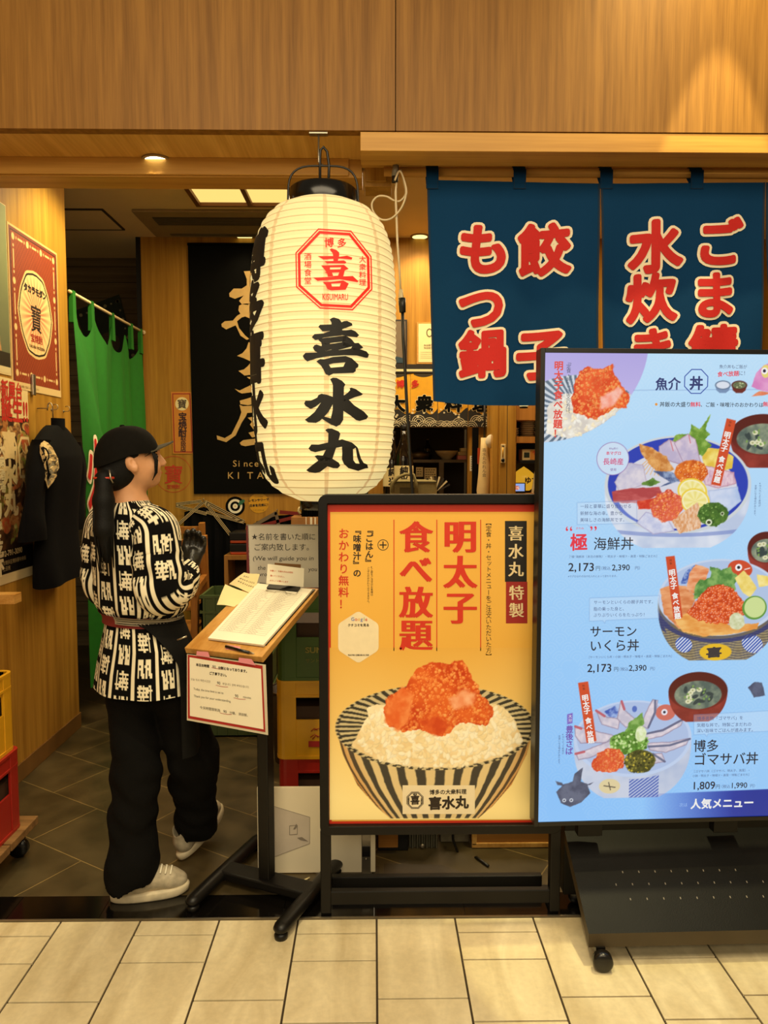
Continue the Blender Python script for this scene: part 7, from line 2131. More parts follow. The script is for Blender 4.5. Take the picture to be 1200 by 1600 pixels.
# certificates on the wall above the hatch
def framed(name, x0, y0, x1, y1, label, cat, m, extra=None):
    t = thing(name, label, cat, tuple(k_((x0 + x1) / 2, y1)))
    mb = MB(); a, b = k_(x0, y1), k_(x1, y0)
    mb.box(a.x, YK - 0.016, a.z, b.x, YK - 0.001, b.z, 'frame_dark' if name == 'framed_picture' else 'board_wood'); mb.build('frame', t)
    mb = MB(); mb.box(a.x + 0.012, YK - 0.018, a.z + 0.012, b.x - 0.012, YK - 0.015, b.z - 0.012, m)
    if extra: extra(mb)
    mb.build('print', t)
def cert(mb):
    for i, y in enumerate((541, 545)): mb.type('食品衛生責任者', lambda X, Y: k_(662 + X, y - Y, .018), 3.6, ink((70, 60, 40)))
    for y in (550, 553, 556, 559): mb.add([k_(657, y + .4, .018), k_(692, y + .4, .018), k_(692, y, .018), k_(657, y, .018)], [(0, 1, 2, 3)], ink((150, 136, 100)))
    mb.flat([[(671 + 5 * math.cos(R(k)), 520 + 7 * math.sin(R(k))) for k in range(0, 360, 20)], [(671 + 3.4 * math.cos(R(k)), 520 + 5 * math.sin(R(k))) for k in range(0, 360, 20)]], lambda x, y: k_(x, y, .018), ink((110, 96, 60)))
framed('certificate', 651, 504, 697, 569, 'framed cream certificate on the wall beside the blue curtain', 'certificate', 'paper_note', cert)
def pict(mb):
    mb.add([k_(594, 567, .018), k_(633, 567, .018), k_(633, 560, .018), k_(615, 556, .018), k_(594, 562, .018)], [(0, 1, 2, 3, 4)], ink((36, 60, 74)))
framed('framed_picture', 592, 500, 636, 570, 'framed grey picture with a blue lower edge, half hidden by the lantern', 'picture', 'strap_grey', pict)
# dark rail and light strip over the hatch
mb = MB(); a, b = k_(600, 577), k_(700, 570); mb.box(xh0 - 0.04, YK - 0.03, a.z, 1.4, YK - 0.002, b.z, 'frame_dark'); struct(mb.build('trim_6'))
glow('strip_light', (255, 220, 130), 1.0)
mb = MB(); a, b = PY(600, 581, YK + .02), PY(700, 577.5, YK + .02); mb.box(xh0, YK - 0.012, a.z, 1.2, YK + 0.02, b.z, 'strip_light'); tag(mb.build('strip_light'), 'thin bright light strip under the rail above the yellow curtain', 'strip light')
# yellow curtain with waves
yy = YK - 0.06
yt = thing('yellow_noren', 'short yellow kitchen curtain with black characters over a wave pattern', 'curtain', tuple(PY(690, 668, yy)))
ZT, ZB = PY(690, 583, yy).z, PY(690, 667, yy).z
def ycl(x, z): return yy + 0.02 * math.sin(x * 9 + 1) + 0.008 * math.sin(x * 27 + z * 3)
def ypt(px, py, lift=0.0):
    q = PY(px, py, yy); return (q.x, ycl(q.x, q.z) - lift, q.z)
panels = [(598, 641), (641.5, 683), (684, 731), (732, 776)]
mb0 = MB(); a, b = PY(596, 582, yy), PY(780, 582, yy); mb0.tube([a, b], 0.008, 'frame_dark', 8); mb0.build('rod', yt)
for i, (p0, p1) in enumerate(panels):
    mb = MB()
    sag = lambda u: 7 * math.sin(u * math.pi) * (1 if i < 2 else .6)
    def f(u, v, l=0.0): return ypt(p0 + (p1 - p0) * u, 583 + sag(u) * (1 - v) + (667 - 583) * v, l)
    mb.grid(lambda u, v: f(u, 1 - v), 14, 20, 'noren_yellow')
    # dark sea with cream wave arcs along the lower edge
    mb.grid(lambda u, v: f(u, 0.70 + 0.06 * math.sin(u * 9 + i) * (1 - v) + 0.30 * v, 0.0035), 20, 4, 'wave_dark')
    rng = random.Random(i)
    for k in range(5):
        cx = p0 + (p1 - p0) * (k + .5) / 5; cy = 668 - rng.choice((0, 5, 9))
        for r in (4.5, 7.5, 10.5):
            o = [(cx + r * math.cos(R(t)), cy - r * math.sin(R(t))) for t in range(10, 171, 20)]; n_ = [(cx + (r - .9) * math.cos(R(t)), cy - (r - .9) * math.sin(R(t))) for t in range(170, 9, -20)]
            pts = [(min(p1, max(p0, x)), min(667, y)) for x, y in o + n_]
            m_ = len(o)
            for j in range(m_ - 1):
                q = [pts[j], pts[j + 1], pts[2 * m_ - 2 - j], pts[2 * m_ - 1 - j]]
                mb.add([ypt(x, y, 0.006 + 0.0006 * k) for x, y in q], [(0, 1, 2, 3)], 'wave_cream')
    for k in range(6):
        x, y, r = rng.uniform(p0 + 3, p1 - 3), rng.uniform(640, 652), rng.uniform(1, 2.2)
        mb.flat([[(x + r * math.cos(R(t)), y + r * math.sin(R(t))) for t in range(0, 360, 45)]], lambda X, Y: ypt(X, Y, 0.008), 'wave_cream')
    ch = '大衆料理'[i]
    cx = (p0 + p1) / 2 + (0, 0, 0, -3)[i]
    for m, bd, l in (('paper_note', .075, .005), ('banner_black', .045, .008)): mb.type(ch, lambda X, Y: ypt(cx - 13 + X, 641 - Y, l), 27, m, bold=bd, step=5)
    if i < 2: mb.type('博多'[i], lambda X, Y: ypt((619, 642)[i] + X, 605 - Y, .005), 13, 'noren_red', bold=.03, step=5)
    mb.build('curtain_panel', yt)
    mb = MB(); x = p0 + 1.5; mb.add([ypt(x - 1.5, 581, .002), ypt(x + 3.5, 581, .002), ypt(x + 3.5, 592, .002), ypt(x - 1.5, 592, .002)], [(0, 1, 2, 3)], 'noren_yellow'); mb.build('tab', yt)
# steel rack inside the kitchen
KY = 6.1
rk = thing('kitchen_rack', 'dark stainless kitchen rack seen through the hatch under the yellow curtain', 'rack', (PY(680, 720, KY).x, KY + 0.25, 0))
xa, xb = PY(600, 700, KY).x, PY(737, 700, KY).x
zt1, zm1 = PY(680, 668, KY).z, PY(680, 719, KY).z
for nm, z, h in (('top_shelf', zt1, .03), ('middle_shelf', zm1 - .02, .024), ('lower_shelf', 0.6, .03)):
    mb = MB(); mb.box(xa, KY, z, xb, KY + 0.5, z + h, 'kitchen_steel'); mb.build(nm, rk)
for x in (xa, xb - 0.04, PY(686, 700, KY).x):
    mb = MB(); mb.box(x, KY, 0, x + 0.04, KY + 0.03, (zt1 if x != PY(686, 700, KY).x else zm1 - .02), 'kitchen_steel'); mb.build('post', rk)
mb = MB(); mb.box(xa, KY + 0.5, 0, xb, KY + 0.52, zt1, 'kitchen_dark'); mb.build('back', rk)
zs = zm1 + 0.004
q = PY(698, 715, KY + .1)
bw_ = thing('white_bowl', 'white bowl on the kitchen rack under the yellow curtain', 'bowl', (q.x, KY + 0.12, zs))
mb = MB(); mb.lathe([(0.04, 0), (0.045, 0.012), (0.08, 0.045), (0.098, 0.075), (0.092, 0.075), (0.07, 0.045), (0.03, 0.02), (0.001, 0.018)], (q.x, KY + 0.12, zs), 'china', 24); mb.build('body', bw_)
mb = MB(); mb.lathe([(0.075, 0.05), (0.07, 0.06), (0.001, 0.072)], (q.x, KY + 0.12, zs), 'kitchen_dark', 20); mb.build('contents', bw_)
for i, (px, w_, h, m, lab) in enumerate(((724, 0.11, 0.035, 'tape_pink', 'pale pink box lowest on the kitchen rack beside the white bowl'), (724, 0.10, 0.03, 'china', 'cream box on the pink box on the kitchen rack'), (724, 0.055, 0.03, 'paper_white', 'small white box topmost beside the white bowl'))):
    q = PY(px, 715, KY + .1); z = zs + (0, .036, .067)[i]
    mb = MB(); mb.box(q.x - w_ / 2, KY + 0.05, z, q.x + w_ / 2, KY + 0.15, z + h, m); tag(mb.build('small_box', bevel=0.003), lab, 'box', 'boxes piled on the kitchen rack')
for px, lab, m, h in ((668, 'dark bottle standing at the back of the kitchen rack', 'bottle_glass', .17),):
    q = PY(px, 712, KY + .3); t = thing('small_bottle', lab, 'bottle', (q.x, KY + .3, zs))
    mb = MB(); mb.lathe([(0.035, 0), (0.036, h * .6), (0.012, h * .78), (0.012, h)], (q.x, KY + .3, zs), m, 16); mb.build('body', t)
    mb = MB(); mb.lathe([(0.014, h), (0.014, h + .012)], (q.x, KY + .3, zs), 'steel', 12); mb.build('cap', t)
q = PY(654, 715, KY + .15); t = thing('dark_pot', 'dark lidded pot at the left of the kitchen rack', 'pot', (q.x, KY + .17, zs))
mb = MB(); mb.lathe([(0.085, 0), (0.095, 0.05), (0.09, 0.055), (0.001, 0.05)], (q.x, KY + .17, zs), 'kitchen_steel', 24); mb.build('body', t)
mb = MB(); mb.lathe([(0.092, 0.055), (0.05, 0.075), (0.012, 0.078), (0.012, 0.095), (0.001, 0.096)], (q.x, KY + .17, zs), 'kitchen_dark', 24); mb.build('lid', t)
# sheets taped inside the hatch and on the post
def sheet(px0, py0, px1, py1, Y, label, lines=6, m='paper_white'):
    a, b = PY(px0, py1, Y), PY(px1, py0, Y)
    mb = MB(); mb.box(a.x, Y - .002, a.z, b.x, Y, b.z, m)
    rng = random.Random(int(px0))
    for i in range(lines):
        z = b.z - (i + 1) * (b.z - a.z) / (lines + 1)
        x = a.x + .008
        while x < b.x - .02:
            w_ = rng.uniform(.006, .02); mb.add([(x, Y - .003, z), (min(x + w_, b.x - .006), Y - .003, z), (min(x + w_, b.x - .006), Y - .003, z + .006), (x, Y - .003, z + .006)], [(0, 1, 2, 3)], ink((90, 80, 66))); x += w_ + .006
    return tag(mb.build('notice_sheet'), label, 'notice')
sheet(663, 731, 682, 753, KY - .005, 'cream printed sheet hanging below the middle kitchen shelf, beside the folded fan', 5, 'paper_note')
sheet(650, 730, 661, 745, KY - .006, 'small cream sheet hanging left of the larger one below the kitchen shelf', 3, 'paper_note')
sheet(734, 712, 742, 736, YK - .002, 'narrow white sheet taped to the wooden post of the hatch', 6)
# counter at the hatch, sake bottle, lunch bag
cz = 1.235
mb = MB(); mb.box(xh0 - 0.02, 4.75, cz - 0.04, PY(733, 770, 4.75).x, 5.30, cz, 'cabinet_wood'); mb.box(xh0, 4.80, 0, PY(730, 770, 4.75).x, 5.30, cz - 0.04, 'cabinet_wood')
tag(mb.build('hatch_counter'), 'wooden counter below the kitchen hatch, hidden behind the poster stand', 'counter')
SBY = 5.0
def sake(label, px, py_top, Y):
    q = PY(px, py_top, Y); H_ = q.z - cz
    t = thing('sake_bottle', label, 'bottle', (q.x, Y, cz + .001), 0, 'sake bottles at the hatch')
    r = 0.066
    mb = MB(); mb.lathe([(r * .96, 0), (r, .01), (r, H_ * .50), (r * .9, H_ * .60), (r * .5, H_ * .74), (r * .32, H_ * .82), (r * .29, H_ * .95)], (q.x, Y, cz + .001), 'bottle_glass', 32); mb.build('glass_body', t)
    mb = MB(); mb.lathe([(r * .34, H_ * .93), (r * .36, H_ * .94), (r * .36, H_ * .995), (r * .30, H_)], (q.x, Y, cz + .001), 'stand_black', 20); mb.build('cap', t)
    mb = MB(); mb.lathe([(r * 1.01, H_ * .16), (r * 1.012, H_ * .44)], (q.x, Y, cz + .001), 'paper_note', 32, cap=False)
    for i, ch in enumerate('純米'): mb.type(ch, lambda X, Y_: (q.x + (r * 1.02) * math.sin((X - .03) / r), Y - (r * 1.02) * math.cos((X - .03) / r), cz + H_ * .33 - i * .065 + Y_), .06, ink((30, 24, 20)), bold=.04, step=.01)
    mb.build('paper_label', t)
sake('tall dark sake bottle beside the lantern with a cream label', 631, 664, 5.10)
sake('dark sake bottle half hidden behind the lantern, left of the tall one', 613, 674, 5.225)
lbx0, lbx1 = PY(610, 760, 4.85), PY(682, 760, 4.85)
lg = thing('lunch_bag', 'olive canvas lunch bag with a handle, resting on the hatch counter', 'bag', ((lbx0.x + lbx1.x) / 2, 4.9, cz + .001))
zb_ = PY(640, 747, 4.85).z
mb = MB(); mb.box(lbx0.x, 4.80, cz + .001, lbx1.x, 5.0, zb_ - .012, 'olive_cloth'); mb.build('body', lg, bevel=0.02)
mb = MB(); mb.box(lbx0.x + .004, 4.797, zb_ - .03, lbx1.x - .004, 5.003, zb_ - .022, 'olive_dark'); mb.box(lbx0.x + .06, 4.796, cz + .02, lbx0.x + .16, 4.80, zb_ - .06, 'olive_dark'); mb.build('zip', lg)
mb = MB()
mb.tube([PY(613, 770, 4.78), PY(614, 755, 4.78), PY(622, 746, 4.78), PY(634, 741, 4.78), PY(646, 742, 4.78), PY(650, 755, 4.78), PY(651, 770, 4.78)], 0.011, 'olive_cloth', 10); mb.build('handle', lg)
for i, dx in enumerate((0, 1, 2, 3, 4)):
    pass
fan = thing('folded_fan', 'fan-like bundle of dark and pale strips right of the lunch bag', 'fan', tuple(PY(683, 770, 4.86)))
for k in range(9):
    a = R(150 - k * 15); c = PY(680, 770, 4.86); L = 0.11
    mb = MB(); mb.slab([c, c + Vector((L * math.cos(a - .06), 0.001 * k, L * math.sin(a - .06))), c + Vector((L * math.cos(a + .06), 0.001 * k, L * math.sin(a + .06)))], (0, .002, 0), 'wave_cream' if k % 2 else 'wave_dark'); mb.build('strip', fan)
# wrapped banners standing at the post
def pole_thing(name, label, cat, px_t, px_b, py_t, w_, Y, m):
    t = thing(name, label, cat, (PY(px_b, 900, Y).x, Y, 0))
    a, b = PY(px_t, py_t, Y), Vector((PY(px_b, 775, Y).x, Y, 0.0))
    mb = MB(); n = 18; P, rr_ = [], []
    for i in range(n + 1):
        t_ = i / n; P.append(b.lerp(a, t_) + Vector((0.004 * math.sin(i * 1.7), 0, 0))); rr_.append(w_ * (0.94 + 0.1 * math.sin(i * 2.3)) * (1 if i < n - 1 else .55))
    mb.tube(P, rr_, m, 12); mb.build('wrapped_cloth', t)
    mb = MB(); mb.tube([a, a + Vector((0, 0, .28))], .008, 'frame_dark', 8); mb.build('pole', t)
    return t
cv = pole_thing('furled_banner', 'cream furled banner standing upright beside the wooden pillar', 'banner', 757, 754, 684, .045, 5.12, 'poster_edge')
mb = MB(); mb.type('喜水丸のれん会', lambda X, Y: PY(756.5 + X, 700 - Y, 5.07), 6.5, ink((80, 60, 50)), vert=True); mb.build('lettering', cv)
pole_thing('grey_furled_banner', 'grey furled banner standing between the cream one and the pillar', 'banner', 768, 767, 706, .028, 5.26, 'strap_grey')
q = PY(764, 690, 5.10)
fn = thing('paddle_fan', 'pale round paper fan hung by the furled banners', 'fan', tuple(q))
mb = MB(); mb.lathe([(0.001, 0), (0.048, 0.001), (0.048, 0.004), (0.001, 0.005)], (q.x + .01, 5.06, q.z), 'paper_white', 24, axis=(0.45, -1, 0)); mb.build('paper_face', fn)
mb = MB(); mb.bar((q.x + .01, 5.06, q.z - .05), (q.x + .005, 5.06, q.z - .15), .008, .004, 'board_wood'); mb.build('handle', fn)
mb = MB(); a, b = PY(738, 778, 5.24), PY(748, 668, 5.24); mb.box(a.x, 5.24, cz - .3, b.x, 5.28, b.z, 'apron_black'); tag(mb.build('dark_cloth'), 'dark cloth hanging between the hatch post and the cream banner', 'cloth')
mb = MB(); a, b = PY(746, 725, 5.2), PY(752, 700, 5.2); mb.box(a.x, 5.2, a.z, b.x, 5.205, b.z, 'tray_red'); tag(mb.build('orange_card'), 'small orange card peeping out behind the cream furled banner', 'card')
# pillar with its plate
PYY = 4.95
xpa, xpb = PY(780, 700, PYY).x, PY(806, 700, PYY).x
mb = MB(); mb.box(PY(771, 700, PYY).x, PYY + .02, 0, xpa, PYY + .3, ZC, 'wall_wood'); mb.box(xpa, PYY, 0, xpb, PYY + .3, ZC, 'wall_wood'); mb.box(xpa + .05, PYY - .001, 0, xpa + .056, PYY + .01, ZC, 'frame_dark')
struct(mb.build('trim_pillar', bevel=0.003))
tm = thing('thermometer_plate', 'small wooden thermometer plate on the pillar', 'thermometer', tuple(PY(786, 724, PYY)))
mb = MB(); a, b = PY(782, 723.5, PYY), PY(789.5, 694, PYY); mb.box(a.x, PYY - .012, a.z, b.x, PYY - .001, b.z, 'poster_edge'); mb.build('backboard', tm, bevel=.002)
mb = MB(); c0, c1 = PY(785.8, 714, PYY - .014), PY(785.8, 699, PYY - .014); mb.tube([c0, c1], .004, 'crate_yellow', 8); mb.lathe([(.012, 0), (.012, .004), (.001, .004)], PY(785.8, 719, PYY - .012), 'stand_black', 14, axis=(0, -1, 0)); mb.build('gauge', tm)
mb = MB(); a, b = PY(784, 697.5, PYY - .013), PY(788, 696.3, PYY - .013); mb.box(a.x, PYY - .014, a.z, b.x, PYY - .012, b.z, 'stand_black'); mb.build('heading', tm)
# shelving unit
SY = 5.1
wood('shelf_wood', (164, 104, 42), (200, 138, 64), 'z', 0.8, 0.4)
un = thing('shelf_unit', 'orange-brown wooden shelf unit with dishes and small goods right of the pillar', 'shelf', (PY(840, 700, SY).x + .25, SY + .15, 0))
xs0, xs1 = PY(802, 700, SY).x, PY(802, 700, SY).x + 0.9
def zz(py): return PY(820, py, SY).z
SZ = {'upper_shelf': (zz(692), zz(682)), 'counter_shelf': (zz(790), zz(771))}
for nm, (za, zb__) in SZ.items():
    mb = MB(); mb.box(xs0, SY, za, xs1, SY + .3, zb__, 'shelf_wood'); mb.build(nm, un)
for i in range(3):
    mb = MB(); x = xs0 + .3 * i; mb.box(x + .002, SY - .002, zz(656.5), x + .298, SY + .018, zz(560), 'shelf_wood'); dr = mb.build('cabinet_door', un)
    mb = MB(); mb.box(x + .27, SY - .012, zz(650), x + .28, SY - .002, zz(640), 'steel'); mb.build('door_pull', dr)
mb = MB(); mb.box(xs0, SY + .018, zz(657), xs1, SY + .3, zz(560), 'shelf_wood'); mb.build('cabinet_body', un)
mb = MB(); mb.box(xs0, SY + .28, 0, xs1, SY + .3, zz(560), 'kitchen_dark'); mb.build('back', un)
mb = MB(); mb.box(xs0, SY + .01, 0, xs1, SY + .28, zz(791), 'shelf_wood'); mb.build('base_cabinet', un)
for x in (xs0, xs1 - .02): mb = MB(); mb.box(x, SY, 0, x + .02, SY + .3, zz(560), 'shelf_wood'); mb.build('side', un)
zsh = zz(682) + .001
x1_ = PY(810, 680, SY).x
for i in range(4):
    z = zsh + i * .016
    mb = MB(); mb.lathe([(.017, 0), (.024, .006), (.027, .014), (.025, .014), (.015, .008), (.001, .007)], (x1_, SY + .12, z), 'china', 20); tag(mb.build('saucer'), 'cream saucer in the low pile at the left end of the dish shelf', 'dish', 'saucers piled on the dish shelf')
x2_ = PY(829.5, 680, SY).x
for i in range(9):
    z = zsh + i * .0135
    mb = MB(); mb.lathe([(.032, 0), (.044, .005), (.055, .0125), (.052, .0125), (.03, .007), (.001, .006)], (x2_ - .0, SY + .13, z), 'china', 24); tag(mb.build('plate'), 'cream plate in the tall pile on the dish shelf', 'dish', 'plates piled on the dish shelf')
x3_ = PY(843, 680, SY).x
for i in range(3):
    mb = MB(); mb.lathe([(.025, 0), (.03, .01), (.045, .04), (.041, .04), (.02, .012), (.001, .01)], (x3_ + .03, SY + .12, zsh + i * .03), 'china', 20); tag(mb.build('small_bowl'), 'small cream bowl nested right of the plate pile', 'dish', 'bowls nested on the dish shelf')
# inner tray shelf, gift box, onion-shaped lamp, little screen
zt2 = zz(719.5)
mb = MB(); mb.box(PY(813, 730, SY).x, SY + .02, zt2 - .022, xs1 - .03, SY + .26, zt2, 'stand_black'); tag(mb.build('black_shelf_board', bevel=.002), 'black shelf board inside the unit under the gift box', 'shelf')
q0_, q1_ = PY(816, 719, SY + .03), PY(852, 702, SY + .03)
gb = thing('gift_box', 'cream gift box with dark green panels and an orange band on the black shelf board', 'box', ((q0_.x + q1_.x) / 2, SY + .1, zt2 + .001))
mb = MB(); mb.box(q0_.x, SY + .03, zt2 + .001, q1_.x + .03, SY + .16, q1_.z, 'poster_edge'); mb.build('box_body', gb, bevel=.002)
mb = MB()
for a0_, a1_, m in ((.012, .05, 'poster_dark_green'), (.105, .143, 'poster_dark_green'), (.055, .10, 'plate_orange')): mb.box(q0_.x + a0_, SY + .0285, zt2 + (.02 if m != 'plate_orange' else .006), q0_.x + a1_, SY + .03, q1_.z - (.022 if m != 'plate_orange' else .006), m)
mb.type('↑', lambda X, Y: (q0_.x + .067 + X, SY + .0275, zt2 + .04 + Y), .035, 'mark_red', bold=.05)
mb.build('printed_bands', gb)
glow('onion_glow', (250, 182, 44), 0.62)
q = PY(820.5, 771, SY + .08); zcs = zz(771) + .001
on = thing('onion_lamp', 'glowing yellow pointed lamp on the counter shelf beside the little screen', 'lamp', (q.x, SY + .12, zcs))
hh = PY(820.5, 729, SY + .12).z - zcs
mb = MB(); mb.lathe([(.04, .012), (.068, hh * .2), (.088, hh * .45), (.086, hh * .58), (.066, hh * .74), (.035, hh * .88), (.012, hh * .96), (.002, hh)], (q.x, SY + .14, zcs), 'onion_glow', 32); sh_o = mb.build('lamp_shade', on)
mb = MB(); mb.type('ゆず', lambda X, Y: (q.x - .012 + X, SY + .14 - .0885, zcs + hh * .38 + Y), .05, ink((60, 30, 14)), bold=.04); mb.build('lettering', on)
mb = MB(); mb.lathe([(.05, 0), (.05, .014), (.03, .016)], (q.x, SY + .14, zcs), 'stand_black', 24); mb.build('base', on)
vertex_colour('tablet_light', 0.9)
q0_, q1_ = PY(801, 770, SY + .02), PY(817, 757, SY + .02)
tb = thing('small_screen', 'little lit screen showing food on pale blue, on the counter shelf by the pillar', 'screen', ((q0_.x + q1_.x) / 2, SY + .03, zcs))
mb = MB(); mb.box(q0_.x - .004, SY + .02, zcs, q1_.x + .02, SY + .034, q1_.z + .012, 'stand_black'); mb.build('case', tb, bevel=.003)
p = Pic(0, 0, 40, 30, 1.0, (150, 176, 236)); p.blob(14, 16, 9, 8, (214, 96, 60), (236, 150, 110), 0, 6, 3, 2); p.dots(10, lambda x, y: 8 < x < 22 and 10 < y < 22, 1, 2, [(250, 220, 200), (190, 60, 40)], 2)
sheet_mesh(p.a, 'picture', Vector((q0_.x, SY + .019, q1_.z + .006)), Vector(((q1_.x - q0_.x + .012) / 40, 0, 0)), Vector((0, 0, -(q1_.z - zcs - .008) / 30)), 'tablet_light', tb)
for i, (px, py, m, lab) in enumerate(((803, 751, 'mark_red', 'small red and white packet left of the pointed lamp'), (808, 748, 'paper_white', 'small white figurine left of the pointed lamp'))):
    q = PY(px, py, SY + .2); z = zcs
    mb = MB()
    if i == 0:
        for k in range(3): mb.box(q.x - .02, SY + .19, z + k * .034, q.x + .03, SY + .22, z + .02 + k * .034, m); mb.box(q.x - .02, SY + .19, z + .02 + k * .034, q.x + .03, SY + .22, z + .034 + k * .034, 'paper_white')
    else: mb.lathe([(.02, 0), (.024, .03), (.014, .055), (.02, .08), (.014, .1), (.002, .108)], (q.x + .014, SY + .17, z), m, 16)
    tag(mb.build('small_packet' if i == 0 else 'figurine'), lab, 'packet' if i == 0 else 'figurine')
q = PY(838, 771, SY + .06)
fl = thing('striped_cloth_bundle', 'bundle of black and white patterned cloth at the right end of the counter shelf', 'cloth', (q.x + .03, SY + .1, zcs))
for k in range(9):
    mb = MB(); a = Vector((q.x - .03 + .016 * k, SY + .05 + .008 * (k % 3), zcs)); mb.bar(a, a + Vector((.02 + .005 * k, 0, .15 + .03 * (k % 4))), .015, .01, 'wave_dark' if k % 2 else 'wave_cream', (0, 1, 0)); mb.build('fold', fl)
# little round paper lantern over the shelves
glow('small_lantern_glow', (255, 226, 150), 1.0)
q = PY(818.5, 620, 4.7)
sl = thing('small_round_lantern', 'small glowing round paper lantern peeping out below the blue curtain', 'lantern', (q.x, 4.7, PY(818, 639, 4.7).z))
mb = MB(); r_ = .062; zc2 = PY(818, 636, 4.7).z + .06
prof = [(max(.016, r_ * math.cos(R(t))), r_ * .95 * math.sin(R(t))) for t in range(-75, 76, 6)]
mb.lathe([(r + (.0012 if i % 2 else -.0006), z) for i, (r, z) in enumerate(prof)], (q.x, 4.7, zc2), 'small_lantern_glow', 32); mb.build('paper_shade', sl)
mb = MB(); mb.lathe([(.026, -.068), (.026, -.058), (.02, -.056)], (q.x, 4.7, zc2), 'black_lacquer', 20); mb.build('bottom_rim', sl)
mb = MB(); mb.lathe([(.022, .056), (.026, .058), (.026, .07)], (q.x, 4.7, zc2), 'black_lacquer', 20); mb.tube([(q.x, 4.7, zc2 + .06), (q.x, 4.7, ZC)], .003, 'black_wire', 6); mb.build('top_rim_and_cord', sl)
# ================================================================== the shop worker walking in
mat('skin', (206, 150, 108), 0.5, var=0.06, scale=30)
mat('hair_black', (9, 8, 7), 0.65, spec=0.2, var=0.3, scale=60, bump=0.3, bscale=300)
mat('trouser_black', (10, 9, 8), 0.9, var=0.15, scale=30, spec=0.12, bump=0.25, bscale=250)
mat('apron_cloth_black', (14, 13, 11), 0.8, spec=0.15, var=0.15, scale=30, bump=0.2, bscale=250)
mat('cap_black', (15, 13, 10), 0.9, spec=0.12, var=0.15, scale=60)
mat('brim_lit_top', (66, 60, 44), 0.8, var=0.1, scale=60)  # cap cloth painted paler for the light falling on the brim's top
mat('glove_black', (26, 24, 20), 0.32, var=0.1, bump=0.3, bscale=180)
mat('shoe_upper', (178, 166, 140), 0.6, var=0.2, scale=50)
mat('shoe_sole', (206, 192, 160), 0.6, var=0.15, scale=30)
mat('belt_red', (110, 26, 22), 0.8); mat('belt_grey', (150, 140, 118), 0.8)
mat('eye_dark', (24, 18, 16), 0.2)
vertex_colour('coat_print', 0, 0.9, 0.1)

